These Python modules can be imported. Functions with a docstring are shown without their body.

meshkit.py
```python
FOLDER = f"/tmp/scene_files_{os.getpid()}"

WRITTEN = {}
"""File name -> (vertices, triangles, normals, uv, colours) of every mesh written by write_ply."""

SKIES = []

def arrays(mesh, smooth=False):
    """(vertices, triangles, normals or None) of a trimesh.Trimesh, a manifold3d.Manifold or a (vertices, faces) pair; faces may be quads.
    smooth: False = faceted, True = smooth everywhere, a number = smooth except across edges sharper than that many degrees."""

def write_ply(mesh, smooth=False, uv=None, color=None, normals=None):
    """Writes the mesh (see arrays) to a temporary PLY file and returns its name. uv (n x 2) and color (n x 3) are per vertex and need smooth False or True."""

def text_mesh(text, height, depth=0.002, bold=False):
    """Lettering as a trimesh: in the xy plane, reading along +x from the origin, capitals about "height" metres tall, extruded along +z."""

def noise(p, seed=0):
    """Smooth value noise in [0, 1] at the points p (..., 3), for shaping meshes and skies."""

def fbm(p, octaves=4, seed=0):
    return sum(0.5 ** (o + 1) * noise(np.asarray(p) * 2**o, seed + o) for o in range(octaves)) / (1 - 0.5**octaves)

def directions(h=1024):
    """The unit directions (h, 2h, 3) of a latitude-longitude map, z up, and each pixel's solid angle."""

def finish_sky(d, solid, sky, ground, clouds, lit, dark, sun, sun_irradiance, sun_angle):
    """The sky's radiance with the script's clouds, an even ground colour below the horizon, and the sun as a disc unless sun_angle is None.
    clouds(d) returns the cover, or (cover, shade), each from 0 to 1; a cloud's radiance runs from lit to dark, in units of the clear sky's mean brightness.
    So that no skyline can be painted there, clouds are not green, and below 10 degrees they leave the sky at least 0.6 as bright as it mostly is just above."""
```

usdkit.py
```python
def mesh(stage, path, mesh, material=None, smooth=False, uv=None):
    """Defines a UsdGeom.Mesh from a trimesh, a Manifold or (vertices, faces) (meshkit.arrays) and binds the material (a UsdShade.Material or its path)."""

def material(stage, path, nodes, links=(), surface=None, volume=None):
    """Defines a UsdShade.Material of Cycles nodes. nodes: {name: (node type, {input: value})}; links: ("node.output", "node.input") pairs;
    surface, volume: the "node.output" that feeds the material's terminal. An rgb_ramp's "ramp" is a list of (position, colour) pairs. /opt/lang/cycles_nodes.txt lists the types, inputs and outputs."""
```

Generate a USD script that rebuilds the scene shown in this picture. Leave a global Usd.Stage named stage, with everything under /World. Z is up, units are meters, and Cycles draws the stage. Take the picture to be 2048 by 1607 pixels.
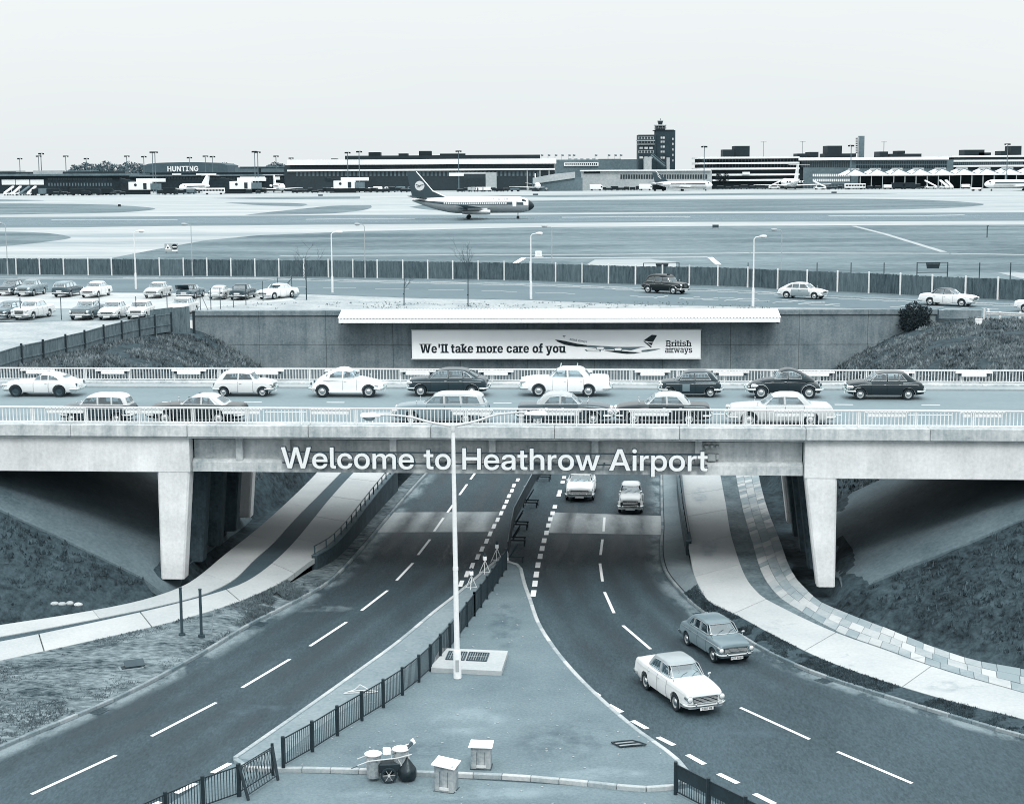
import math, random, glob
import numpy as np, trimesh, manifold3d as m3, usdkit, meshkit
from pxr import Usd, UsdGeom, UsdLux, UsdShade, Gf, Sdf, Vt
from shapely.geometry import Polygon, Point, LineString
from shapely import affinity, union_all
from scipy.interpolate import PchipInterpolator

rng = np.random.default_rng(7)
stage = Usd.Stage.CreateInMemory()
UsdGeom.SetStageUpAxis(stage, "Z"); UsdGeom.SetStageMetersPerUnit(stage, 1.0)
UsdGeom.Xform.Define(stage, "/World"); UsdGeom.Scope.Define(stage, "/World/Looks")

# ---------------------------------------------------------------- camera, sky, sun, exposure
CAM = np.array([0, 0, 11.5]); FPX = 3200.0; PITCH = math.atan((803.5 - 340) / FPX); ROLL = 0.0059
EXPOSURE = 0.12
_f = np.array([0, math.cos(PITCH), -math.sin(PITCH)]); _r0 = np.array([1.0, 0, 0]); _u0 = np.cross(_r0, _f)
_r = _r0 * math.cos(ROLL) - _u0 * math.sin(ROLL); _u = _u0 * math.cos(ROLL) + _r0 * math.sin(ROLL)
cam = UsdGeom.Camera.Define(stage, "/World/camera")
cam.CreateHorizontalApertureAttr(36.0); cam.CreateVerticalApertureAttr(36.0 * 803 / 1024)
cam.CreateFocalLengthAttr(FPX / 2048 * 36); cam.CreateClippingRangeAttr(Gf.Vec2f(0.5, 20000)); cam.CreateExposureAttr(EXPOSURE)
cam.AddTransformOp().Set(Gf.Matrix4d(*_r, 0, *_u, 0, *(-_f), 0, *CAM, 1))

SUN_EL, SUN_AZ = math.radians(50), math.radians(168)     # behind the camera, a little to the right
sun_dir = np.array([math.sin(SUN_AZ) * math.cos(SUN_EL), math.cos(SUN_AZ) * math.cos(SUN_EL), math.sin(SUN_EL)])
sun = UsdLux.DistantLight.Define(stage, "/World/sun")
sun.CreateIntensityAttr(0.4); sun.CreateAngleAttr(16.0); sun.CreateColorAttr(Gf.Vec3f(1.0, 0.975, 0.94))
sun.GetPrim().CreateAttribute("inputs:normalize", Sdf.ValueTypeNames.Bool).Set(True)
_z = sun_dir; _x = np.cross([0, 0, 1.0], _z); _x /= np.linalg.norm(_x); _y = np.cross(_z, _x)
sun.AddTransformOp().Set(Gf.Matrix4d(*_x, 0, *_y, 0, *_z, 0, 0, 0, 0, 1))

sky = UsdLux.DomeLight.Define(stage, "/World/sky")
SKY_S = 0.1
skym = usdkit.material(stage, "/World/Looks/sky", {
    "tc": ("texture_coordinate", {}),
    "sep": ("separate_xyz", {}),
    "st": ("sky_texture", {"sky_type": "single_scattering", "sun_disc": False, "sun_elevation": SUN_EL, "sun_rotation": SUN_AZ}),
    "n": ("noise_texture", {"scale": 2.2, "detail": 4.0, "roughness": 0.5}),
    "mp": ("mapping", {"scale": (1.0, 1.0, 4.0)}),
    "el": ("math", {"math_type": "maximum", "value2": 0.0}),
    "nm": ("math", {"math_type": "multiply_add", "value2": 0.10, "value3": -0.05}),
    "ad": ("math", {"math_type": "add"}),
    "rp": ("rgb_ramp", {"ramp": [(0.0, (7.45, 7.95, 8.08)), (0.06, (7.9, 8.3, 8.38)), (0.13, (8.4, 8.75, 8.8)), (0.3, (10.2, 10.6, 10.7)), (0.6, (16.6, 17.2, 17.4)), (1.0, (24.5, 25.2, 25.4))]}),
    "mx": ("mix", {"fac": 0.96}),
    "bg": ("background_shader", {"strength": SKY_S}),
}, [("tc.generated", "sep.vector"), ("tc.generated", "mp.vector"), ("mp.vector", "n.vector"), ("n.fac", "nm.value1"), ("sep.z", "el.value1"), ("el.value", "ad.value1"), ("nm.value", "ad.value2"),
    ("ad.value", "rp.fac"), ("st.color", "mx.color1"), ("rp.color", "mx.color2"), ("mx.color", "bg.color")], surface="bg.background")
UsdShade.MaterialBindingAPI.Apply(sky.GetPrim()).Bind(skym)
for q, t in (("label", "pale overcast sky above the airport"), ("category", "sky"), ("kind", "structure")):
    sky.GetPrim().SetCustomDataByKey(q, t)

# ---------------------------------------------------------------- photograph geometry -> world points
def ray(px, py):
    d = _f + _r * ((px - 1024) / FPX) + _u * ((803.5 - py) / FPX)
    return d
def P(px, py, z=0.0):
    """the point of the level plane z that is seen in this direction"""
    d = ray(px, py); return CAM + d * ((z - CAM[2]) / d[2])
def Q(px, py, y):
    d = ray(px, py); return CAM + d * ((y - CAM[1]) / d[1])
def zpath(y): return -7.3 + 0.033 * np.maximum(np.asarray(y, float) - 60, 0)
def PP(px, py, off=0.0):
    z = -7.0
    for _ in range(12): p = P(px, py, z + off); z = float(zpath(p[1]))
    return P(px, py, z + off)
def scale_at(p):
    return FPX / float(np.dot(np.asarray(p) - CAM, _f))

# ---------------------------------------------------------------- colours and materials (the photograph is a blue-toned monochrome)
_TL = np.log([0.003, 0.012, 0.035, 0.1, 0.22, 0.37, 0.8]); _TC = np.array([(.80, 1.04, 1.15), (.66, 1.065, 1.29), (.61, 1.07, 1.36), (.70, 1.06, 1.25), (.80, 1.045, 1.14), (.955, 1.012, 1.025), (.975, 1.005, 1.015)])
def T(a):
    l = math.log(max(a, 0.003)); c = np.array([np.interp(l, _TL, _TC[:, k]) for k in range(3)]) * a
    return tuple(float(min(x, 0.95)) for x in c)
MATS = {}
def mat(name, lo, hi=None, s1=1.0, s2=12.0, w=0.5, rough=0.8, bump=0.0, bs=40.0, spec=0.3, metal=0.0, coat=0.0, stretch=(1, 1, 1), rnd=0.0, streak=0.0, obj=False, contrast=(0.3, 0.7), detail=6.0):
    """mottled surface: colour runs from lo to hi through two noises (s1 broad, s2 fine); rnd: tone differs from object to object; streak: vertical run marks"""
    if name in MATS: return MATS[name]
    hi = lo if hi is None else hi
    nodes = {"p": ("principled_bsdf", {"roughness": rough, "specular_ior_level": spec, "metallic": metal, "coat_weight": coat, "coat_roughness": 0.08, "specular_tint": (0.80, 1.0, 1.08), "base_color": T(lo)})}
    links = []
    if hi != lo or bump or rnd or streak:
        nodes.update({"g": ("texture_coordinate", {}) if obj else ("geometry", {}), "m": ("mapping", {"scale": stretch}),
                      "n1": ("noise_texture", {"scale": s1, "detail": detail, "roughness": 0.6}), "n2": ("noise_texture", {"scale": s2, "detail": 4.0, "roughness": 0.7}),
                      "a": ("math", {"math_type": "multiply", "value2": 1 - w}), "b": ("math", {"math_type": "multiply_add", "value2": w}),
                      "r": ("rgb_ramp", {"ramp": [(contrast[0], T(lo)), (contrast[1], T(hi))]})}) 
        links += [("g.object" if obj else "g.position", "m.vector"), ("m.vector", "n1.vector"), ("m.vector", "n2.vector"), ("n1.fac", "a.value1"), ("n2.fac", "b.value1"), ("a.value", "b.value3")]
        fac = "b.value"
        if rnd:
            nodes.update({"oi": ("object_info", {}), "ro": ("math", {"math_type": "multiply_add", "value2": rnd, "value3": -rnd / 2}), "rs": ("math", {"math_type": "add"})})
            links += [("oi.random", "ro.value1"), ("ro.value", "rs.value1"), (fac, "rs.value2")]; fac = "rs.value"
        if streak:
            nodes.update({"ms": ("mapping", {"scale": (1.6, 1.6, 0.12)}), "ns": ("noise_texture", {"scale": 1.3, "detail": 5.0, "roughness": 0.7}), "so": ("math", {"math_type": "multiply_add", "value2": streak, "value3": -streak / 2}), "ss": ("math", {"math_type": "add"})})
            links += [("g.object" if obj else "g.position", "ms.vector"), ("ms.vector", "ns.vector"), ("ns.fac", "so.value1"), ("so.value", "ss.value1"), (fac, "ss.value2")]; fac = "ss.value"
        links += [(fac, "r.fac"), ("r.color", "p.base_color")]
        if bump:
            nodes.update({"nb": ("noise_texture", {"scale": bs, "detail": 3.0}), "bu": ("bump", {"distance": 0.02, "strength": bump})})
            links += [("m.vector", "nb.vector"), ("nb.fac", "bu.height"), ("bu.normal", "p.normal")]
    MATS[name] = usdkit.material(stage, "/World/Looks/" + name, nodes, links, surface="p.BSDF")
    return MATS[name]
def glassmat(name, tint, base=0.12):
    if name not in MATS:
        MATS[name] = usdkit.material(stage, "/World/Looks/" + name, {"t": ("transparent_bsdf", {"color": tint}), "g": ("glossy_bsdf", {"roughness": 0.02, "color": (0.82, 0.95, 1)}), "f": ("fresnel", {"IOR": 1.5}),
            "k": ("math", {"math_type": "multiply_add", "value2": 1.0, "value3": base}), "m": ("mix_closure", {})}, [("f.fac", "k.value1"), ("k.value", "m.fac"), ("t.BSDF", "m.closure1"), ("g.BSDF", "m.closure2")], surface="m.closure")
    return MATS[name]

# ---------------------------------------------------------------- prims
_used = {}
def _path(parent, name):
    base = f"{parent}/{name}"; n = _used.get(base, 0); _used[base] = n + 1
    return base if n == 0 else f"{base}_{n:03d}"
def _data(prim, label=None, cat=None, group=None, kind=None):
    for k, v in (("label", label), ("category", cat), ("group", group), ("kind", kind)):
        if v: prim.SetCustomDataByKey(k, v)
    return prim
def thing(name, label, cat, loc=(0, 0, 0), rz=0.0, group=None, kind=None, rot=None):
    x = UsdGeom.Xform.Define(stage, _path("/World", name)); x.AddTranslateOp().Set(Gf.Vec3d(*map(float, loc)))
    if rot is not None: x.AddRotateXYZOp().Set(Gf.Vec3f(*map(float, rot)))
    else: x.AddRotateZOp().Set(float(math.degrees(rz)))
    return _data(x.GetPrim(), label, cat, group, kind)
def cat_mesh(ms):
    vs, fs, n = [], [], 0
    for q in ms:
        v, f, _ = meshkit.arrays(q); vs.append(v); fs.append(f + n); n += len(v)
    return np.vstack(vs), np.vstack(fs)
def part(name, mesh, m, parent, smooth=False, label=None, kind=None):
    if isinstance(mesh, list): mesh = cat_mesh(mesh)
    o = usdkit.mesh(stage, _path(str(parent.GetPath()), name), mesh, m, smooth=smooth)
    return _data(o.GetPrim(), label, None, None, kind)
ORD = "first second third fourth fifth sixth seventh eighth ninth tenth eleventh twelfth thirteenth fourteenth fifteenth sixteenth seventeenth eighteenth nineteenth twentieth twenty-first twenty-second".split()
def solo(name, mesh, m, label, cat=None, group=None, kind=None, smooth=False):
    """a thing (or piece of the setting) that is one mesh"""
    if isinstance(mesh, list): mesh = cat_mesh(mesh)
    o = usdkit.mesh(stage, _path("/World", name), mesh, m, smooth=smooth)
    return _data(o.GetPrim(), label, cat, group, kind)
def copy_of(src, loc, rz=0.0, label=None, group=None, scale=None):
    d = src.GetCustomData(); nm = src.GetName().rsplit("_", 1)
    name = nm[0] if len(nm) == 2 and nm[1].isdigit() else src.GetName()
    x = UsdGeom.Xform.Define(stage, _path("/World", name)); pr = x.GetPrim()
    pr.GetReferences().AddInternalReference(src.GetPath())
    x.ClearXformOpOrder(); x.AddTranslateOp(opSuffix="c").Set(Gf.Vec3d(*map(float, loc))); x.AddRotateZOp(opSuffix="c").Set(float(math.degrees(rz)))
    if scale is not None: x.AddScaleOp(opSuffix="c").Set(Gf.Vec3f(*map(float, scale)))
    _data(pr, label or d.get("label"), d["category"], group or d.get("group")); pr.SetInstanceable(True)
    return pr

# ---------------------------------------------------------------- mesh makers
def box(x0, x1, y0, y1, z0, z1):
    m = trimesh.creation.box([x1 - x0, y1 - y0, z1 - z0]); m.apply_translation([(x0 + x1) / 2, (y0 + y1) / 2, (z0 + z1) / 2]); return m
def cbox(c, s, rz=0.0, rx=0.0, ry=0.0):
    m = trimesh.creation.box(s)
    if rx: m.apply_transform(trimesh.transformations.rotation_matrix(rx, [1, 0, 0]))
    if ry: m.apply_transform(trimesh.transformations.rotation_matrix(ry, [0, 1, 0]))
    if rz: m.apply_transform(trimesh.transformations.rotation_matrix(rz, [0, 0, 1]))
    m.apply_translation(c); return m
def rbox(c, s, r=0.03, rz=0.0):
    """box with bevelled edges"""
    h = np.array(s) / 2; pts = [[sx * (h[0] - (r if a != 0 else 0)), sy * (h[1] - (r if a != 1 else 0)), sz * (h[2] - (r if a != 2 else 0))] for sx in (-1, 1) for sy in (-1, 1) for sz in (-1, 1) for a in range(3)]
    m = trimesh.convex.convex_hull(np.array(pts))
    if rz: m.apply_transform(trimesh.transformations.rotation_matrix(rz, [0, 0, 1]))
    m.apply_translation(c); return m
def tube(pts, r, sides=8, cap=True):
    p = np.asarray(pts, float); r = np.broadcast_to(r, (len(p),)); t = np.gradient(p, axis=0); t /= np.linalg.norm(t, axis=1, keepdims=True)
    a = np.array([0, 0, 1.0]) if abs(t[0, 2]) < 0.9 else np.array([1.0, 0, 0]); vs = []
    for i in range(len(p)):
        a = a - t[i] * np.dot(a, t[i]); a /= np.linalg.norm(a); b = np.cross(t[i], a)
        ang = np.arange(sides) * 2 * np.pi / sides; vs.append(p[i] + r[i] * (np.cos(ang)[:, None] * a + np.sin(ang)[:, None] * b))
    v = np.vstack(vs); f = []
    for i in range(len(p) - 1):
        for j in range(sides):
            k = (j + 1) % sides; f += [[i * sides + j, i * sides + k, (i + 1) * sides + k], [i * sides + j, (i + 1) * sides + k, (i + 1) * sides + j]]
    if cap:
        n = len(v); v = np.vstack([v, p[0], p[-1]])
        for j in range(sides):
            k = (j + 1) % sides; f += [[n, k, j], [n + 1, (len(p) - 1) * sides + j, (len(p) - 1) * sides + k]]
    return v, np.array(f)
def lathe(prof, n=16, axis="z", c=(0, 0, 0)):
    prof = np.asarray(prof, float); a = np.arange(n) * 2 * np.pi / n
    v = np.array([[r * np.cos(q), r * np.sin(q), z] for r, z in prof for q in a]); f = []
    for i in range(len(prof) - 1):
        for j in range(n):
            k = (j + 1) % n; f += [[i * n + j, i * n + k, (i + 1) * n + k], [i * n + j, (i + 1) * n + k, (i + 1) * n + j]]
    f = np.array(f)
    if axis == "y": v = v[:, [0, 2, 1]] * [1, 1, 1]; f = f[:, ::-1]
    if axis == "x": v = v[:, [2, 0, 1]]
    return v + np.array(c), f
def cyl(c, r, h, axis="z", n=14, r2=None):
    r2 = r if r2 is None else r2
    return lathe([(1e-4, -h / 2), (r, -h / 2), (r2, h / 2), (1e-4, h / 2)], n, axis, c)
def tri2d(poly):
    v, f = trimesh.creation.triangulate_polygon(poly, engine="earcut"); return np.asarray(v), np.asarray(f)
def prism(poly, z0, z1):
    out = []
    for g in getattr(poly, "geoms", [poly]):
        m = trimesh.creation.extrude_polygon(g, z1 - z0, engine="earcut"); m.apply_translation([0, 0, z0]); out.append(m)
    return trimesh.util.concatenate(out)
def sheet(pts, z):
    """flat (or zpath-following) sheet over the closed outline pts; z number or function(x, y)"""
    poly = pts if isinstance(pts, Polygon) else Polygon(np.asarray(pts)[:, :2])
    if not poly.is_valid: poly = poly.buffer(0)
    out = []
    for g in getattr(poly, "geoms", [poly]):
        v, f = tri2d(g); zz = z(v[:, 0], v[:, 1]) if callable(z) else np.full(len(v), z)
        f = np.array([t if np.cross(v[t[1]] - v[t[0]], v[t[2]] - v[t[0]]) > 0 else t[::-1] for t in f]); out.append((np.column_stack([v, zz]), f))
    return cat_mesh(out)
def spline(pts, step=0.7, n=None):
    p = np.asarray(pts, float); d = np.r_[0, np.cumsum(np.linalg.norm(np.diff(p, axis=0), axis=1))]
    n = n or max(2, int(d[-1] / step) + 1)
    return np.column_stack([PchipInterpolator(d, p[:, k])(np.linspace(0, d[-1], n)) for k in range(p.shape[1])])
def strip(L, R):
    n = len(L); v = np.vstack([L, R]); f = []
    for i in range(n - 1): f += [[i, n + i, n + i + 1], [i, n + i + 1, i + 1]]
    f = np.array(f); a = np.cross(v[f[0, 1]] - v[f[0, 0]], v[f[0, 2]] - v[f[0, 0]])
    return v, (f if a[2] > 0 else f[:, ::-1])
def slab_strip(L, R, t):
    """strip with thickness t downwards"""
    n = len(L); lo = np.array([0, 0, t]); v = np.vstack([L, R, L - lo, R - lo]); _, ft = strip(L, R); f = [ft, ft[:, ::-1] + 2 * n]
    ring = list(range(n)) + list(range(2 * n - 1, n - 1, -1))
    for i in range(len(ring)):
        a, b = ring[i], ring[(i + 1) % len(ring)]; f.append(np.array([[a, a + 2 * n, b + 2 * n], [a, b + 2 * n, b]]))
    m = trimesh.Trimesh(v, np.vstack(f), process=False); m.fix_normals(); return m
def line_quad(a, b, w, z):
    a, b = np.asarray(a)[:2], np.asarray(b)[:2]; d = (b - a) / np.linalg.norm(b - a); n = np.array([-d[1], d[0]]) * w / 2
    v = np.array([[*(a - n), z], [*(b - n), z], [*(b + n), z], [*(a + n), z]]); return v, np.array([[0, 1, 2], [0, 2, 3]])

def font(weight, opsz=32, size=160):
    from PIL import ImageFont
    f = ImageFont.truetype(glob.glob("/opt/blender-*/*/datafiles/fonts/Inter.woff2")[0], size)
    try: f.set_variation_by_axes([opsz, weight])
    except Exception: pass
    return f
def glyph(ch, f):
    """a letter's outline as a shapely shape in font pixels, baseline at 0"""
    from PIL import Image, ImageDraw
    from shapely import box as sbox
    x0, y0, x1, y1 = f.getbbox(ch, anchor="ls"); im = Image.new("L", (x1 - x0 + 8, y1 - y0 + 8)); ImageDraw.Draw(im).text((4 - x0, 4 - y0), ch, 255, f, anchor="ls")
    on = np.pad(np.asarray(im) > 127, ((0, 0), (1, 1))).astype(np.int8); rows, st = np.nonzero(np.diff(on, axis=1) == 1); en = np.nonzero(np.diff(on, axis=1) == -1)[1]
    g = union_all(sbox(st, -rows - 1, en, -rows)).buffer(0.9).buffer(-0.9).simplify(0.8)
    return affinity.translate(g, x0 - 4, -(y0 - 4))
def text_shapes(txt, f, serif=0.0):
    """[(letter, shape, x)] in font pixels"""
    out, x = [], 0.0
    for i, ch in enumerate(txt):
        if ch != " ": out.append((ch, affinity.translate(glyph(ch, f), x, 0)))
        x += f.getlength(txt[i:i + 2]) - f.getlength(txt[i + 1:i + 2]) if i + 1 < len(txt) else f.getlength(ch)
    return out, x
# ---------------------------------------------------------------- materials of the setting
M_grass = mat("airfield_grass", 0.075, 0.225, s1=0.045, s2=0.9, w=0.5, rough=0.95, spec=0.1, stretch=(0.45, 1.5, 1), contrast=(0.38, 0.63))
M_bank = mat("bank_grass", 0.01, 0.092, s1=0.35, s2=3.2, w=0.5, rough=0.95, spec=0.1, bump=0.9, bs=14, contrast=(0.36, 0.68))
M_verge = mat("scrub_grass", 0.03, 0.24, s1=0.5, s2=3.6, w=0.62, rough=0.95, spec=0.1, bump=0.7, bs=10, contrast=(0.38, 0.62), stretch=(0.7, 1.5, 1))
M_dverge = mat("dark_verge", 0.02, 0.09, s1=0.5, s2=6, w=0.6, rough=0.95, spec=0.1, bump=0.8, bs=14)
M_asph = mat("asphalt", 0.025, 0.088, s1=0.12, s2=9, w=0.55, rough=0.85, bump=0.35, bs=60, spec=0.25, stretch=(1.6, 0.5, 1), contrast=(0.34, 0.66))
M_asph2 = mat("island_asphalt", 0.105, 0.205, s1=0.35, s2=11, w=0.55, rough=0.9, bump=0.35, bs=50, spec=0.2)
M_paving = mat("island_edge_paving", 0.14, 0.26, s1=0.4, s2=6, w=0.5, rough=0.9, bump=0.2)
M_bridgeroad = mat("bridge_asphalt", 0.15, 0.23, s1=0.25, s2=8, w=0.5, rough=0.85, spec=0.3, stretch=(0.4, 1.5, 1))
M_bay = mat("road_concrete", 0.26, 0.44, s1=0.35, s2=7, w=0.45, rough=0.9, stretch=(1.4, 0.5, 1))
M_conc = mat("pale_concrete", 0.47, 0.78, s1=0.5, s2=7, w=0.4, rough=0.85, spec=0.2, streak=0.30, bump=0.1, bs=20)
M_conc2 = mat("weathered_concrete", 0.26, 0.64, s1=0.5, s2=6, w=0.4, rough=0.9, spec=0.2, streak=0.55, bump=0.1, bs=20)
M_pier = mat("stained_pier_concrete", 0.025, 0.1, s1=.6, s2=6, rough=.95, streak=.5)  # under-bridge shade put into the concrete colour, with run streaks
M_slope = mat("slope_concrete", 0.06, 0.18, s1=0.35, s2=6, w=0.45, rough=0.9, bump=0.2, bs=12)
M_path = mat("path_concrete", 0.31, 0.45, s1=0.3, s2=8, w=0.45, rough=0.9, rnd=0.12, bump=0.15, bs=25)
M_tile = mat("paving_slab", 0.24, 0.42, s1=0.6, s2=9, w=0.3, rough=0.9, rnd=0.5, bump=0.1, bs=25)
M_dstrip = mat("path_asphalt", 0.045, 0.085, s1=0.6, s2=8, w=0.5, rough=0.9, bump=0.2)
M_rstrip = mat("worn_path_strip", 0.045, 0.22, s1=0.45, s2=5, w=0.45, rough=0.9, bump=0.2, contrast=(0.36, 0.72))
M_kerb = mat("kerb_stone", 0.24, 0.46, s1=0.8, s2=9, w=0.5, rough=0.9, rnd=0.3)
M_kerbd = mat("dirty_kerb_stone", 0.13, 0.3, s1=0.8, s2=9, w=0.5, rough=0.9, rnd=0.3)
M_paint = mat("road_paint", 0.72, 0.85, s1=2, s2=18, w=0.6, rough=0.7)
M_wall = mat("portal_concrete", 0.1, 0.28, s1=0.7, s2=7, w=0.5, rough=0.9, bump=0.25, bs=18, streak=0.45, contrast=(0.3, 0.72))
M_railw = mat("railing_paint", .56, .74, s1=1.5, s2=15, w=.5, rough=.6)
M_white = mat("white_paint", 0.82, 0.89, s1=1.5, s2=15, w=0.5, rough=0.55)
M_offwhite = mat("off_white_paint", 0.55, 0.68, s1=1.5, s2=15, w=0.5, rough=0.6)
M_black = mat("black_paint", 0.012, 0.03, s1=2, s2=20, w=0.5, rough=0.5)
M_dark = mat("dark_metal", 0.03, 0.06, s1=2, s2=20, w=0.5, rough=0.5)
M_grey = mat("grey_metal", 0.28, 0.40, s1=1.5, s2=14, w=0.5, rough=0.5)
M_galv = mat("galvanised_steel", 0.42, 0.62, s1=1.5, s2=9, w=0.5, rough=0.5, streak=0.2)
M_taxi = mat("pale_taxiway", 0.2, 0.39, s1=0.03, s2=0.35, w=0.45, rough=0.9, stretch=(0.3, 2.2, 1), contrast=(0.34, 0.6))
M_runway = mat("runway_asphalt", 0.09, 0.18, s1=0.03, s2=0.6, w=0.4, rough=0.9, stretch=(0.3, 2.2, 1))
M_apron = mat("apron_concrete", 0.44, 0.55, s1=0.02, s2=0.3, w=0.4, rough=0.9, stretch=(0.5, 2, 1))
M_lot = mat("car_park_gravel", 0.3, 0.46, s1=0.15, s2=2.5, w=0.45, rough=0.95, stretch=(0.6, 1.5, 1))
M_lotd = mat("car_park_tarmac", 0.17, 0.28, s1=0.2, s2=3, w=0.5, rough=0.95)
M_pasph = mat("perimeter_asphalt", 0.1, 0.165, s1=0.1, s2=3, w=0.5, rough=0.9, stretch=(0.5, 1.5, 1))

ROAD = -7.5
# ---------------------------------------------------------------- lines of the cutting, read off the photograph
k_left = spline([P(*q, ROAD)[:2] for q in [(-260, 1618), (0, 1497), (250, 1390), (400, 1310), (500, 1250), (600, 1199), (659, 1164), (717, 1105), (776, 1035), (819, 985), (858, 942)]])
k_right = spline([P(*q, ROAD)[:2] for q in [(1323, 945), (1325, 1047), (1330, 1141), (1362, 1184), (1400, 1219), (1474, 1268), (1524, 1299), (1624, 1345), (1749, 1387), (1874, 1425), (2048, 1475), (2300, 1540)]])
def extend(line, y):                      # carries a line straight on to depth y
    d = line[-1] - line[-4]; return np.vstack([line, line[-1] + d * ((y - line[-1][1]) / d[1])])
k_left = extend(k_left, 126); k_right = extend(k_right[::-1], 126)[::-1]
pl_out = extend(spline([PP(*q)[:2] for q in [(-150, 1274), (0, 1249), (137, 1228), (273, 1202), (342, 1181), (376, 1166), (450, 1108), (526, 1047), (636, 942)]]), 125)
pl_d1 = extend(spline([PP(*q)[:2] for q in [(-150, 1296), (0, 1272), (205, 1234), (321, 1210), (417, 1184), (472, 1155), (506, 1121), (547, 1084), (588, 1039), (632, 995), (684, 942)]]), 125)
pl_d2 = extend(spline([PP(*q)[:2] for q in [(-150, 1308), (0, 1282), (205, 1240), (321, 1214), (417, 1189), (485, 1166), (533, 1135), (581, 1091), (625, 1039), (649, 1009), (700, 952)]]), 125)
pl_in = extend(spline([PP(*q)[:2] for q in [(-150, 1350), (0, 1320), (205, 1275), (342, 1243), (478, 1202), (560, 1165), (627, 1117), (659, 1098), (686, 1072), (717, 1033), (752, 988), (791, 942)]]), 125)
pr_in = extend(spline([PP(*q)[:2] for q in [(1358, 942), (1368, 1029), (1379, 1094), (1392, 1159), (1413, 1197), (1478, 1231), (1553, 1272), (1676, 1329), (1874, 1393), (2048, 1437), (2300, 1500)]])[::-1], 125)[::-1]
pr_d1 = extend(spline([PP(*q)[:2] for q in [(1440, 945), (1451, 1005), (1466, 1084), (1492, 1155), (1519, 1188), (1570, 1217), (1674, 1265), (1774, 1300), (1899, 1343), (2048, 1385), (2300, 1455)]])[::-1], 125)[::-1]
pr_d2 = extend(spline([PP(*q)[:2] for q in [(1471, 945), (1485, 1015), (1505, 1084), (1529, 1155), (1553, 1188), (1587, 1212), (1678, 1263), (1777, 1299), (1901, 1342), (2050, 1384), (2302, 1454)]])[::-1], 125)[::-1]
pr_out = extend(spline([PP(*q)[:2] for q in [(1517, 945), (1536, 1019), (1560, 1080), (1587, 1147), (1635, 1198), (1690, 1223), (1775, 1256), (1861, 1290), (1963, 1322), (2048, 1337), (2300, 1385)]])[::-1], 125)[::-1]
def xat(line, y):
    o = np.argsort(line[:, 1]); return np.interp(y, line[o, 1], line[o, 0])

# the bridge's own frame: u along the deck, v back from its near face
BA = 0.070; BO = np.array([0, 70.6, 0]); BU = np.array([math.cos(BA), -math.sin(BA), 0]); BV = np.array([math.sin(BA), math.cos(BA), 0])
def bw(u, v, z): return BO + BU * u + BV * v + np.array([0, 0, z])
def face(px, py, v=0.0):
    d = ray(px, py); p = CAM + d * (np.dot(bw(0, v, 0) - CAM, BV) / np.dot(d, BV)); return float(np.dot(p - BO, BU)), float(p[2])
BROT = -BA
def inb(m):                                # mesh in (u, v, z) -> world
    v, f, _ = meshkit.arrays(m); return np.outer(v[:, 0], BU) + np.outer(v[:, 1], BV) + np.outer(v[:, 2], [0, 0, 1.0]) + BO, f

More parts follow.
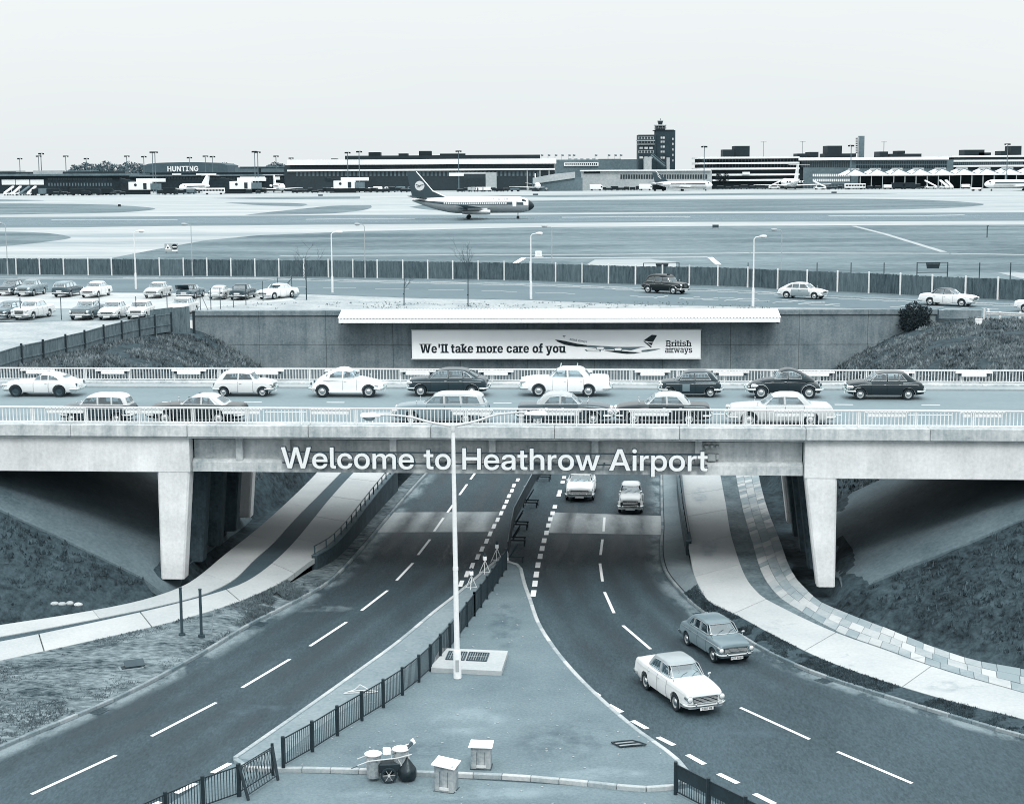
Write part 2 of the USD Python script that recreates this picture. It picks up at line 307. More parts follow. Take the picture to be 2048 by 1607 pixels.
# ---------------------------------------------------------------- ground: cutting with grass banks, level airfield beyond
WALL_A, WALL_B = Q(385, 650, 125.2), Q(1965, 645, 122.6)      # foot line of the tunnel head wall, left and right
def ywall(x): return WALL_A[1] + (x - WALL_A[0]) * (WALL_B[1] - WALL_A[1]) / (WALL_B[0] - WALL_A[0])
_tl = np.array([[20, -60], [55, -33], [67, -21.6], [70, -17.0], [74, -15.6], [80, -15.4], [87, -15.6], [99, -12.6], [126, -16.6]])
_tr = np.array([[20, 40], [52, 25], [60, 19.4], [68.5, 15.0], [71, 14.9], [78, 16.2], [87, 17.8], [98, 16.4], [126, 22.8]])
def terrain(x, y):
    zp = zpath(np.minimum(y, 104)); xl = np.minimum(np.interp(y, _tl[:, 0], _tl[:, 1]), xat(pl_out, y) + 0.1); xr = np.maximum(np.interp(y, _tr[:, 0], _tr[:, 1]), xat(pr_out, y) - 0.1)
    d = np.maximum(xl - x, x - xr); sl = np.interp(y, [20, 70, 90, 126], [2.2, 2.15, 1.95, 1.5])
    h = zp + d / sl
    n = (meshkit.fbm(np.stack([x * .35, y * .35, x * 0], -1), 4, 3) - .5) * 0.55 + (meshkit.fbm(np.stack([x * 1.3, y * 1.3, x * 0], -1), 3, 9) - .5) * .34
    under = np.exp(-((y - 79) / 12.0) ** 4)
    h = h + n * np.clip(d / 2.0, 0, 1) * (1 - 0.85 * under)
    top = -0.03 + 0.25 * (n) * (d > 10); k = 0.9
    h = -np.log(np.exp(-np.clip(h, -20, 20) / k) + np.exp(-top / k)) * k                     # rounded shoulder
    h = np.where(d < 0, np.minimum(zp + 2.0 * d, zp) - 0.06, h)
    return np.maximum(np.minimum(h, 0.05), -7.75)
gx = np.unique(np.r_[np.arange(-90, -30, 3), np.arange(-30, 36, 0.6), np.arange(36, 91, 3)]); gy = np.arange(24, 127.3, 0.8)
X, Y = np.meshgrid(gx, gy); Yw = np.minimum(Y, ywall(X) + 0.15)
Z = terrain(X, Yw); nx, ny = len(gx), len(gy)
gv = np.column_stack([X.ravel(), Yw.ravel(), Z.ravel()]); idx = np.arange(nx * ny).reshape(ny, nx)
gf = np.vstack([np.column_stack([idx[:-1, :-1].ravel(), idx[:-1, 1:].ravel(), idx[1:, 1:].ravel()]), np.column_stack([idx[:-1, :-1].ravel(), idx[1:, 1:].ravel(), idx[1:, :-1].ravel()])])
solo("cutting_ground", (gv, gf), M_bank, "grass banks of the road cutting under the bridge", kind="structure", smooth=True)
far = Polygon([(-5000, 24), (-90, 24), (-90, ywall(-90)), (90, ywall(90)), (90, 24), (5000, 24), (5000, 9000), (-5000, 9000)])
solo("airfield_ground", sheet(far, 0.0), M_grass, "level airfield grass reaching to the horizon", kind="structure")

# road, verges, paths
lo = 24.0
def clip_y(l, y0): return l[l[:, 1] > y0]
road_poly = np.vstack([k_left, k_right, [P(2400, 1800, ROAD)[:2], P(-500, 1800, ROAD)[:2]]])          # left going away, right coming back
solo("underpass_road", sheet(road_poly, ROAD), M_asph, "dark asphalt road running under the bridge", kind="structure")
n = 160
def rs(l, n=n):
    d = np.r_[0, np.cumsum(np.linalg.norm(np.diff(l, axis=0), axis=1))]; t = np.linspace(0, d[-1], n); return np.column_stack([np.interp(t, d, l[:, k]) for k in range(l.shape[1])])
def up(l, z): return np.column_stack([l, z(l[:, 1]) if callable(z) else np.full(len(l), z)])
WALL_Y0 = float(PP(627, 1117)[1])                 # where the retaining wall of the left path begins
def zverge(line_y): return np.where(line_y < WALL_Y0 - 7, zpath(line_y) - 0.02, np.where(line_y < WALL_Y0, zpath(line_y) - 0.02 - (line_y - WALL_Y0 + 7) / 7 * (zpath(WALL_Y0) + 7.32), -7.36))
solo("left_verge", strip(up(rs(pl_in + [0.0, 0]), zverge), up(rs(k_left + [-0.1, 0]), ROAD + 0.1)), M_verge, "scrubby bare grass verge beside the left carriageway", kind="structure")
WR_Y0 = float(P(1354, 1121, ROAD)[1])
cut = 1393
vr_n = pr_in[:, 1] < PP(1413, 1197)[1]; 
def zrv(y): return np.where(y < WR_Y0 - 5, zpath(y) - .02, np.where(y < WR_Y0, zpath(y) - .02 - (y - WR_Y0 + 5) / 5 * (zpath(WR_Y0) + 7.34), -7.36))
solo("right_verge", strip(up(rs(k_right + [0.1, 0]), ROAD + 0.1), up(rs(pr_in), zrv)), M_dverge, "narrow dark grass verge beside the right carriageway", kind="structure")
fw = [q for q in pr_in if q[1] > PP(1400, 1190)[1]]; fk = [q for q in k_right if q[1] > P(1385, 1205, ROAD)[1]]
solo("kerb_footway", strip(up(rs(np.array(fk) + [0.1, 0], 60), ROAD + 0.125), up(rs(np.array(fw), 60), lambda y: zrv(y) + 0.03)), M_paving, "pale footway strip between right kerb and concrete path", kind="structure")

def bays(root, name, L, R, cuts, z, t, m, gap=0.03, label=None):
    """a path laid in separate concrete bays"""
    Lr, Rr = rs(L, 400), rs(R, 400); s = np.r_[0, np.cumsum(np.linalg.norm(np.diff((Lr + Rr) / 2, axis=0), axis=1))]
    for a, b in zip(cuts[:-1], cuts[1:]):
        t_ = np.linspace(a + gap / 2, b - gap / 2, max(3, int((b - a) / 0.8) + 2)); ii = np.interp(t_, s, np.arange(400))
        l = np.column_stack([np.interp(ii, np.arange(400), Lr[:, k]) for k in (0, 1)]); r = np.column_stack([np.interp(ii, np.arange(400), Rr[:, k]) for k in (0, 1)])
        part(name, slab_strip(up(l, z), up(r, z), t), m, root)
    return s[-1]
def total(L, R): return float(np.sum(np.linalg.norm(np.diff((rs(L, 400) + rs(R, 400)) / 2, axis=0), axis=1)))
def cuts_for(tot, step, jit=0.0, seed=1):
    r = np.random.default_rng(seed); c = [0.0]
    while c[-1] < tot: c.append(c[-1] + step * (1 + jit * (r.random() - .5)))
    c[-1] = tot; return c
zl = lambda y: zpath(y) + 0.0
lp = _data(UsdGeom.Xform.Define(stage, "/World/left_path").GetPrim(), "pale concrete path with a dark asphalt strip, left of the road", kind="structure")
bays(lp, "narrow_bay", pl_out, pl_d1, cuts_for(total(pl_out, pl_d1), 7.0), zl, 0.25, M_path, 0.02)
bays(lp, "wide_bay", pl_d2, pl_in, cuts_for(total(pl_d2, pl_in), 4.6), zl, 0.25, M_path, 0.06)
part("asphalt_strip", slab_strip(up(rs(pl_d1 + [0.01, 0]), lambda y: zpath(y) - 0.035), up(rs(pl_d2 - [0.01, 0]), lambda y: zpath(y) - 0.035), 0.2), M_dstrip, lp)
rp = _data(UsdGeom.Xform.Define(stage, "/World/right_path").GetPrim(), "concrete path with patchwork paving slabs, right of the road", kind="structure")
bays(rp, "concrete_bay", pr_in, pr_d1, cuts_for(total(pr_in, pr_d1), 5.2, 0.2, 4), zl, 0.25, M_path, 0.05)
part("worn_strip", slab_strip(up(rs(pr_d1), lambda y: zpath(y) - 0.03), up(rs(pr_d2), lambda y: zpath(y) - 0.03), 0.2), M_rstrip, rp)
# patchwork slabs: rows across, each slab its own mesh
def lerp_line(A, B, f): return A + (B - A) * f
A_, B_ = rs(pr_d2, 600), rs(pr_out, 600); s_ = np.r_[0, np.cumsum(np.linalg.norm(np.diff((A_ + B_) / 2, axis=0), axis=1))]
r_ = np.random.default_rng(11); tiles = 0
width0 = np.linalg.norm(A_ - B_, axis=1); vis = (B_[:, 1] > 54) & (B_[:, 1] < 108)
t0, t1 = s_[vis].min(), s_[vis].max(); ncol = 3
for c in range(ncol):
    t = t0 + r_.random() * .4
    while t < t1 and tiles < 299:
        ln = r_.choice([0.62, 0.75, 0.92]); e = min(t + ln, t1)
        q = []
        for tt, ff in ((t + .012, c / ncol + .006), (e - .012, c / ncol + .006), (e - .012, (c + 1) / ncol - .006), (t + .012, (c + 1) / ncol - .006)):
            k = np.interp(tt, s_, np.arange(600)); a = np.array([np.interp(k, np.arange(600), A_[:, j]) for j in (0, 1)]); b = np.array([np.interp(k, np.arange(600), B_[:, j]) for j in (0, 1)])
            p_ = a + (b - a) * ff; q.append([*p_, zpath(p_[1])])
        q = np.array(q); q[:, 2] += r_.uniform(-.012, .012)
        part("paving_slab", slab_strip(q[:2], q[[3, 2]], 0.12), M_tile, rp); tiles += 1; t = e
part("paving_bed", slab_strip(up(A_, lambda y: zpath(y) - .05), up(B_, lambda y: zpath(y) - .05), 0.2), M_rstrip, rp)

def kerb(name, line, ztop, m, label, h=0.3, w=0.14, L=0.92, ymax=240, ymin=0, maxn=290):
    root = _data(UsdGeom.Xform.Define(stage, _path("/World", name)).GetPrim(), label, kind="structure")
    d = np.r_[0, np.cumsum(np.linalg.norm(np.diff(line, axis=0), axis=1))]; t, k = 0.0, 0
    while t + L < d[-1] and k < maxn:
        a = np.array([np.interp(t + .008, d, line[:, j]) for j in (0, 1)]); b = np.array([np.interp(t + L - .008, d, line[:, j]) for j in (0, 1)]); t += L
        if not (ymin < a[1] < ymax): continue
        c = (a + b) / 2; part("kerb_stone", rbox([c[0], c[1], ztop - h / 2], [np.linalg.norm(b - a), w, h], 0.018, math.atan2(b[1] - a[1], b[0] - a[0])), m, root); k += 1
kerb("left_kerb", k_left[k_left[:, 1] < 125], ROAD + 0.12, M_kerbd, "grey kerb stones along the left side of the road")
kerb("right_kerb", k_right[k_right[:, 1] < 125], ROAD + 0.12, M_kerbd, "grey kerb stones along the right side of the road")

# central island
i_left = spline([P(*q, ROAD)[:2] for q in [(470, 1521), (560, 1458), (600, 1430), (698, 1360), (795, 1289), (873, 1224), (909, 1196), (971, 1143), (1003, 1116)]])
i_tip = np.array([P(*q, ROAD)[:2] for q in [(1012, 1126), (1026, 1128), (1041, 1137)]])
i_right = spline([P(*q, ROAD)[:2] for q in [(1041, 1137), (1049, 1172), (1059, 1200), (1074, 1245), (1104, 1295), (1144, 1345), (1204, 1405), (1274, 1465), (1349, 1520), (1372, 1545), (1375, 1562), (1349, 1577)]])
i_bot = spline([P(*q, ROAD)[:2] for q in [(1349, 1577), (1304, 1582), (1174, 1570), (1024, 1557), (840, 1550), (725, 1545), (560, 1542), (505, 1545), (484, 1538), (470, 1521)]])
island = np.vstack([i_left, i_tip, i_right[1:], i_bot[1:]]); ISL = ROAD + 0.13
ip = Polygon(island).buffer(0)
solo("traffic_island", prism(ip.buffer(-0.05), ROAD - 0.2, ISL - 0.01), M_asph2, "tapering asphalt traffic island between the two carriageways", kind="structure")
solo("crossing_area", sheet([P(*q, ROAD)[:2] for q in [(270, 1650), (330, 1612), (470, 1524), (490, 1541), (560, 1544), (840, 1552), (1174, 1572), (1349, 1579), (1378, 1575), (1500, 1640), (1520, 1700), (270, 1700)]], ROAD + 0.008), M_asph2, "sunken paved crossing in front of the traffic island", kind="structure")
edge_in = spline([P(*q, ISL)[:2] for q in [(545, 1528), (600, 1482), (700, 1410), (795, 1352), (860, 1290), (915, 1225), (980, 1155)]])
strip_poly = Polygon(np.vstack([i_left, edge_in[::-1]])).buffer(0).intersection(ip.buffer(-0.13))
solo("island_paving", sheet(strip_poly, ISL - 0.004), M_paving, "paler paving strip between the left kerb and the guard railing", kind="structure")
kerb("island_left_kerb", i_left, ROAD + 0.145, M_kerb, "pale kerb stones on the left edge of the traffic island", w=0.16)
kerb("island_right_kerb", np.vstack([i_tip, i_right[1:]]), ROAD + 0.145, M_kerb, "pale kerb stones curving along the right edge of the traffic island", w=0.17)
kerb("island_front_kerb", i_bot, ROAD + 0.15, M_kerb, "pale kerb stones across the near end of the traffic island", w=0.17)

# concrete bays across the road
for k, pts in enumerate(([(787, 1024), (1004, 1023), (985, 1063), (752, 1064)], [(1106, 1024), (1322, 1031), (1324, 1069), (1096, 1065)])):
    solo("concrete_road_bay", sheet([P(*q, ROAD)[:2] for q in pts], ROAD + 0.004), M_bay, ("pale concrete band across the left carriageway", "pale concrete band across the right carriageway")[k], kind="structure")

# painted marks
def mark(pts, w, label, group, z=ROAD + 0.008, m=M_paint):
    solo("lane_dash", line_quad(P(*pts[0], z), P(*pts[1], z), w, z), m, label, "road marking", group)
for _i, d in enumerate([((63, 1587), (232, 1509)), ((303, 1471), (432, 1404)), ((484, 1374), (580, 1317)), ((620, 1291), (693, 1243)), ((723, 1220), (775, 1180)), ((793, 1160), (826, 1125)), ((836, 1109), (860, 1078)), ((868, 1062), (887, 1035)), ((895, 1024), (908, 1006)), ((919, 989), (934, 968)), ((941, 958), (954, 940))]):
    mark(d, 0.13, ORD[_i] + " long white centre dash of the left carriageway, from the bottom edge", "centre dashes of the left carriageway")
for _i, d in enumerate([((1209, 1034), (1207, 1062)), ((1205, 1078), (1201, 1109)), ((1200, 1126), (1205, 1162)), ((1209, 1183), (1228, 1225)), ((1246, 1250), (1301, 1297)), ((1481, 1414), (1619, 1477)), ((1675, 1502), (1824, 1565))]):
    mark(d, 0.13, ORD[_i] + " long white centre dash of the right carriageway below the pale band", "centre dashes of the right carriageway")
le = [(1115, 75), (1095, 103), (1085, 130), (1070, 157), (1058, 185), (1045, 213), (1030, 245), (1012, 278), (993, 312), (973, 350), (955, 388), (932, 428), (910, 468), (882, 513), (855, 556), (825, 605)]
for _i, (a, b) in enumerate(le):
    p = (600 + a / 2.56, 930 + b / 2.56); l = 2.6 + b / 170; mark(((p[0] + l * .35, p[1] - l), (p[0] - l * .35, p[1] + l)), 0.2, ORD[_i] + " short thick white dash left of the central barriers, from the bridge", "edge dashes beside the central barriers")
ri = [(1352, 62), (1345, 85), (1330, 135), (1325, 152), (1305, 212), (1293, 245), (1282, 275), (1272, 307), (1262, 345), (1250, 385), (1240, 425), (1230, 465), (1218, 510), (1210, 558), (1203, 605), (1195, 655)]
for _i, (a, b) in enumerate(ri):
    p = (600 + a / 2.56, 930 + b / 2.56); l = 2.0 + b / 150; mark(((p[0] + l * .15, p[1] - l), (p[0] - l * .15, p[1] + l)), 0.24, ORD[_i] + " short thick white dash right of the central barriers, from the bridge", "edge dashes right of the barriers")
for _i, d in enumerate([((1174, 1375), (1198, 1390)), ((1217, 1408), (1244, 1423)), ((1265, 1440), (1294, 1456)), ((1316, 1473), (1348, 1489)), ((1375, 1508), (1409, 1527)), ((1437, 1546), (1476, 1565)), ((1509, 1586), (1549, 1606))]):
    mark(d, 0.2, ORD[_i] + " short white dash by the island's right kerb, from the top", "edge dashes along the island kerb")
for _i, d in enumerate([((352, 1585), (392, 1565)), ((425, 1544), (460, 1525)), ((290, 1617), (320, 1602))]):
    mark(d, 0.2, ("middle", "upper", "lowest")[_i] + " short white dash beside the near left railing", "edge dashes by the near left railing")

# retaining walls of the paths, with handrails
M_rwall = mat("retaining_wall", 0.015, 0.08, s1=0.8, s2=8, w=0.5, rough=0.95, bump=0.3, bs=20)
def retaining(name, line, y0, y1, side, label):
    l = rs(line[(line[:, 1] > y0) & (line[:, 1] < y1)], 40); root = thing(name, label, "wall")
    zt = zpath(l[:, 1]) + 0.12; o = np.array([side * 0.13, 0]); a, b = np.column_stack([l + o, zt]), np.column_stack([l - o, zt])
    a0, b0 = a.copy(), b.copy(); a0[:, 2] = b0[:, 2] = ROAD - .1
    part("wall_face", [slab_strip(a0 + [0, 0, 0], b0, .05), strip(a, b), strip(a, a0), strip(b0, b), (np.array([a[0], b[0], b0[0], a0[0]]), np.array([[0, 1, 2], [0, 2, 3]]))], M_rwall, root)
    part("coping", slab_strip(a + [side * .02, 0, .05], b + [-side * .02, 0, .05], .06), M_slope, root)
    h = 0.42
    top = np.column_stack([l, zt + h + .05]); part("rail", tube(top, 0.028, 6), M_dark, root)
    d = np.r_[0, np.cumsum(np.linalg.norm(np.diff(l, axis=0), axis=1))]
    for t in np.arange(0.05, d[-1], 1.25):
        p = [np.interp(t, d, l[:, 0]), np.interp(t, d, l[:, 1])]; z = np.interp(t, d, zt); part("handrail_post", cbox([*p, z + .05 + h / 2], [.06, .06, h]), M_dark, root)
retaining("retaining_wall", pl_in, WALL_Y0, 124, 1, "dark retaining wall with handrail beside the left path")
pr_w = pr_in[::-1] if pr_in[0, 1] > pr_in[-1, 1] else pr_in
retaining("retaining_wall", pr_w[pr_w[:, 1].argsort()], WR_Y0, 124, -1, "dark retaining wall with handrail beside the right path")

# paved slopes under the bridge
def slope_sheet(x_lo, x_hi, left):
    us = np.linspace(0, 1, 16); vs = np.linspace(-0.8, 15.8, 22); v = []; y_ = []
    for vv in vs:
        for t in us:
            u = x_lo + (x_hi - x_lo) * t; p = bw(u + (0 if left else 0), vv, 0); v.append([p[0], p[1], 0])
    v = np.array(v); v[:, 2] = terrain(v[:, 0], v[:, 1]) + 0.10; f = []
    for i in range(len(vs) - 1):
        for j in range(len(us) - 1): a = i * 16 + j; f += [[a, a + 1, a + 17], [a, a + 17, a + 16]]
    return slab_from(v, np.array(f))
def slab_from(v, f, t=0.35):
    m = trimesh.Trimesh(v, f, process=False); e = trimesh.grouping.group_rows(np.sort(m.edges, axis=1), require_count=1); n = len(v)
    fs = [f, f[:, ::-1] + n]
    for a, b in m.edges[e]: fs.append(np.array([[b, a, a + n], [b, a + n, b + n]]))
    return np.vstack([v, v - [0, 0, t]]), np.vstack(fs)
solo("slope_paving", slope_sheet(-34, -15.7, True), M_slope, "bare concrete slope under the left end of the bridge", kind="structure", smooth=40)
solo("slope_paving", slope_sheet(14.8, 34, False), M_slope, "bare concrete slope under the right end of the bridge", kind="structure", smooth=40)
# ---------------------------------------------------------------- the road bridge
M_foot = mat("bridge_footway", .22, .36, s1=.5, s2=6, rough=.9)
UL, UR = -46.0, 46.0; DW = 15.2
zT = face(1000, 853)[1]; zB = face(1000, 877)[1]; uj1, uj2 = face(374, 870)[0], face(1612, 880)[0]
zS1 = face(200, 945)[1]; zS2 = face(1900, 961)[1]; zM = face(1000, 947, 0.5)[1]
br = thing("road_bridge", "concrete road bridge crossing above the dual carriageway", "bridge")
def bb(u0, u1, v0, v1, z0, z1, bev=0.02): return inb(rbox([(u0 + u1) / 2, (v0 + v1) / 2, (z0 + z1) / 2], [u1 - u0, v1 - v0, z1 - z0], bev))
ed = np.r_[UL, np.arange(uj1 - 16.2, uj1 - 1, 5.4), uj1, np.linspace(uj1, uj2, 6)[1:], np.arange(uj2 + 5.4, UR, 5.4), UR]
for a, b in zip(ed[:-1], ed[1:]):
    if b - a < 0.5: continue
    part("edge_beam", bb(a + .012, b - .012, 0, 0.75, zB, zT, 0.025), M_conc2, br)
    part("far_edge_beam", bb(a + .012, b - .012, DW - .75, DW, zB, zT + .05, 0.025), M_conc2, br)
part("drip_ledge", bb(UL, UR, 0.12, 0.7, zB - .09, zB - .002, .01), M_conc2, br)
part("end_girder", bb(UL, uj1, 0.28, 0.95, zS1, zB - .092), M_conc, br)
part("end_girder", bb(uj2, UR, 0.28, 0.95, zS2, zB - .092), M_conc, br)
# middle span: recessed web with a deeper bottom flange
prof = Polygon([(0.95, zB - .09), (1.5, zB - .09), (1.5, zM), (0.55, zM), (0.55, zM + .42), (0.72, zM + .55), (0.95, zM + .6)])
mw = prism(prof, uj1 + .05, uj2 - .05); v_ = np.array(mw.vertices); mw = trimesh.Trimesh(v_[:, [2, 0, 1]], mw.faces, process=False)
part("middle_girder", inb(mw), M_conc2, br)
for px in (480, 575, 787, 985, 1190, 1397): u = face(px, 900, .8)[0]; part("stiffener", bb(u - .16, u + .16, 0.62, 0.96, zM + .5, zB - .095), M_conc2, br)
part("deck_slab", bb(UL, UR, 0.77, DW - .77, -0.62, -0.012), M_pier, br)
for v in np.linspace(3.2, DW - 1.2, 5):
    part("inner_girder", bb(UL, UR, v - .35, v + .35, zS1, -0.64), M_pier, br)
part("road_surface", bb(UL - 300, UR + 300, 1.35, DW - 1.85, -0.010, 0.02, .004), M_bridgeroad, br)
part("near_footway", bb(UL, UR, 0.77, 1.35, -0.008, 0.10), M_foot, br); part("far_footway", bb(UL, UR, DW - 1.85, DW - .77, -0.008, 0.12), M_foot, br)
for vv in (4.9, 8.2):
    for u in np.arange(-22.5, 23, 4.2 if vv > 6 else 5.1): part("lane_line", bb(u, u + (0.9 if vv > 6 else 2.0), vv - .05, vv + .05, 0.021, 0.026, .001), M_paint, br)
# piers: one in front and a row behind, on both sides
def pier(u, w0, w1, v, d, z0, z1, m):
    pts = [[u - w1 / 2, v, z0], [u + w1 / 2, v, z0], [u + w1 / 2, v + d, z0], [u - w1 / 2, v + d, z0], [u - w0 / 2, v, z1], [u + w0 / 2, v, z1], [u + w0 / 2, v + d, z1], [u - w0 / 2, v + d, z1]]
    pts = np.array(pts); c = 0.07; out = []
    for p in pts:
        for ax in (0, 1): q = p.copy(); q[ax] -= np.sign(p[ax] - pts[:, ax].mean()) * c; out.append(q)
    return inb(trimesh.convex.convex_hull(np.array(out)))
uLa, uLb = face(315, 960, .3)[0], face(379, 960, .3)[0]; uLc, uLd = face(322, 1168, .3)[0], face(364, 1168, .3)[0]
uRa, uRb = face(1610, 970, .3)[0], face(1674, 970, .3)[0]; uRc, uRd = face(1634, 1180, .3)[0], face(1670, 1180, .3)[0]
zg = -7.1
def pr2(ua, ub, uc, ud, v, d, z1, m):
    pts = np.array([[uc, v, zg], [ud, v, zg], [ud, v + d, zg], [uc, v + d, zg], [ua, v, z1], [ub, v, z1], [ub, v + d, z1], [ua, v + d, z1]]); out = []
    for p in pts:
        for ax in (0, 1): q = p.copy(); q[ax] -= np.sign(p[ax] - pts[:, ax].mean()) * .08; out.append(q)
    return inb(trimesh.convex.convex_hull(np.array(out)))
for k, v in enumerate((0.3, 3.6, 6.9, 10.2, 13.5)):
    part("pier", pr2(uLa, uLb, uLc + .0, uLd + .1, v, 0.85, zS1 - .003, M_conc), M_conc if k in (0, 4) else M_pier, br); part("pier", pr2(uRa, uRb, uRc, uRd, v, 0.85, zS2 - .003, M_conc), M_conc if k in (0, 4) else M_pier, br)  # inner piers use the copy with shade in its colour
# railings
def railing(v, zbase, ztop, label, seed):
    root = thing("bridge_railing", label, "railing"); z0 = zbase
    part("top_rail", bb(UL, UR, v - .045, v + .045, ztop - .07, ztop, .015), M_railw, root)
    part("bottom_rail", bb(UL, UR, v - .025, v + .025, z0 + .07, z0 + .12, .01), M_railw, root)
    us = np.arange(-24.6, 24.6, 0.166); r = np.random.default_rng(seed)
    for i, u in enumerate(us[:296]):
        u = u + r.normal(0, .004); part("baluster", inb(box(u - .018, u + .018, v - .016, v + .016, z0 + .1, ztop - .06)), M_railw, root)
    for u in np.arange(-24.6, 24.7, 2.49): part("post", bb(u - .03 + .083, u + .03 + .083, v - .035, v + .035, z0, ztop - .06, .008), M_railw, root)
    ex = np.r_[np.arange(UL, -24.7, .166), np.arange(24.6, UR, .166)]
    part("further_balusters", [inb(box(u - .018, u + .018, v - .016, v + .016, z0 + .1, ztop - .06)) for u in ex], M_railw, root, kind="stuff")
zrt = face(1000, 816, .3)[1]; zrf = face(1000, 737, DW - .35)[1]
railing(0.30, zT, zrt, "white bar railing along the near edge of the bridge", 1); railing(DW - .35, zT + .05, zrf, "white bar railing along the far edge of the bridge", 2)
# light boxes hung under the hand rails
lb = None
M_lamp = mat("lamp_diffuser", 0.80, 0.88, s1=3, s2=20, w=.5, rough=0.35)
def light_box(u, v, ztop, s, label, group):
    root = thing("railing_light", label, "light", bw(u, v + s * .13, ztop - .1), BROT, group)
    part("housing", rbox([0, 0, -.03], [1.9, .16, .07], .012), M_white, root); part("diffuser", rbox([0, 0, -.155], [1.3 if s < 0 else 1.7, .15, .17], .035), M_lamp, root)
    if s < 0:
      for q in (-.74, .74): part("end_cap", rbox([q, 0, -.14], [.15, .13, .12], .02), M_black, root)
    return root
pos = [np.array([77, 227, 379, 534, 685, 836, 992, 1149, 1305, 1462, 1633, 1792, 1947]), np.array([128, 286, 480, 659, 943, 1120, 1300, 1590, 1774, 1967])]
a_ = light_box(face(77, 745, DW - .35)[0], DW - .35, zrf, -1, "first white tubular light from the left under the far bridge railing", "lights along the far bridge railing")
for _i, px in enumerate(pos[0][1:]): copy_of(a_, bw(face(px, 745, DW - .35)[0], DW - .35 - .13, zrf - .1), BROT, ORD[_i + 1] + " white tubular light from the left under the far bridge railing")
b_ = light_box(face(128, 822, .3)[0], .3, zrt, 1, "first white light box from the left behind the near bridge railing", "lights along the near bridge railing")
for _i, px in enumerate(pos[1][1:]): copy_of(b_, bw(face(px, 822, .3)[0], .3 + .13, zrt - .1), BROT, ORD[_i + 1] + " white light box from the left behind the near bridge railing")
# the welcome lettering on the middle girder
F_ = font(560, 32, 200); sh, adv = text_shapes("Welcome to Heathrow Airport", F_)
u0, zb0 = face(563, 936, .1); u1, zb1 = face(1415, 942, .1); sc = (u1 - u0) / (sh[-1][1].bounds[2] - sh[0][1].bounds[0]); sz = (face(580, 893, .1)[1] - face(580, 935, .1)[1]) / (glyph("W", F_).bounds[3])
sg = thing("welcome_sign", "raised white letters reading Welcome to Heathrow Airport on the bridge girder", "sign")
M_letter = mat("sign_letter", 0.66, 0.72, s1=2, s2=10, w=.5, rough=0.5)
M_letside = mat("sign_letter_side", 0.05, 0.08, rough=.6)
for ch, g in sh:
    g = affinity.scale(affinity.translate(g, -sh[0][1].bounds[0], 0), sc, sz, origin=(0, 0))
    m = prism(g, 0, .03); v = np.array(m.vertices); w = np.column_stack([u0 + v[:, 0], .13 - v[:, 2], zb0 + (zb1 - zb0) * v[:, 0] / (u1 - u0) + v[:, 1]])
    L = part("letter", inb(trimesh.Trimesh(w, m.faces)), M_letter, sg)
    m = prism(g.buffer(.028), 0, .14); v = np.array(m.vertices); w = np.column_stack([u0 + v[:, 0], .285 - v[:, 2], zb0 + (zb1 - zb0) * v[:, 0] / (u1 - u0) + v[:, 1]])
    part("return_edge", inb(trimesh.Trimesh(w, m.faces)), M_letside, L)
for zz in (0.22, 0.72): part("mounting_rail", inb(box(u0, u1, .30, .36, zb0 + zz - .03, zb0 + zz + .03)), M_dark, sg)
for u in np.linspace(u0 + .3, u1 - .3, 14): part("bracket", inb(box(u - .04, u + .04, .36, .96, zb0 + .2, zb0 + .26)), M_dark, sg)
jb = thing("junction_box", "small grey electrical boxes fixed beside the last sign letter", "electrical box")
for (a, b, c, d) in ((1415, 1431, 907, 921), (1409, 1417, 890, 896), (1421, 1427, 889, 895), (1431, 1438, 890, 896), (1432, 1438, 908, 918)):
    (p, q), (r, s) = face(a, c, .75), face(b, d, .75); part("box", bb(p, r, .62, .95, s, q, .02), M_grey, jb)

# ---------------------------------------------------------------- tunnel head wall with canopy and advertising board
WU = WALL_B - WALL_A; WU[2] = 0; WLEN = np.linalg.norm(WU); WU /= WLEN; WV = np.array([-WU[1], WU[0], 0]); WO = np.array([WALL_A[0], WALL_A[1], 0.0])
def wf(px, py, v=0.0):
    d = ray(px, py); p = CAM + d * (np.dot(WO + WV * v - CAM, WV) / np.dot(d, WV)); return float(np.dot(p - WO, WU)), float(p[2])
def inw(m):
    v, f, _ = meshkit.arrays(m); return np.outer(v[:, 0], WU) + np.outer(v[:, 1], WV) + np.outer(v[:, 2], [0, 0, 1.0]) + WO, f
def wb(u0, u1, v0, v1, z0, z1, bev=.015): return inw(rbox([(u0 + u1) / 2, (v0 + v1) / 2, (z0 + z1) / 2], [u1 - u0, v1 - v0, z1 - z0], bev))
hw = thing("tunnel_head_wall", "long grey concrete retaining wall above the tunnel mouth", "wall")
uE = wf(1874, 640)[0]; zc0, zc1 = wf(1000, 630)[1], wf(1000, 620)[1]
js = np.linspace(0, uE, 12); zj = wf(700, 690)[1]
for a, b in zip(js[:-1], js[1:]):
    for z0, z1 in ((-7.7, zj - .012), (zj + .012, zc0 - .002)):
        part("wall_panel", wb(a + .012, b - .012, 0, .5, z0, z1, .01), M_wall, hw)
    part("coping_stone", wb(a + .006, b - .006, -.12, .5, zc0, zc1, .02), M_wall, hw)
part("wall_core", wb(0, uE, .503, .9, -7.7, zc0 - .05), M_wall, hw)
uF = wf(1965, 640)[0]
part("wing_panel", wb(uE + .01, uF, .35, .8, -3.0, zc1 - .1), M_wall, hw); part("wall_joint_strip", wb(uE - .1, uE + .12, -.06, .3, -5, zc1 - .03), M_dark, hw)
cn = thing("wall_canopy", "long white corrugated canopy projecting from the head wall over the board", "canopy")
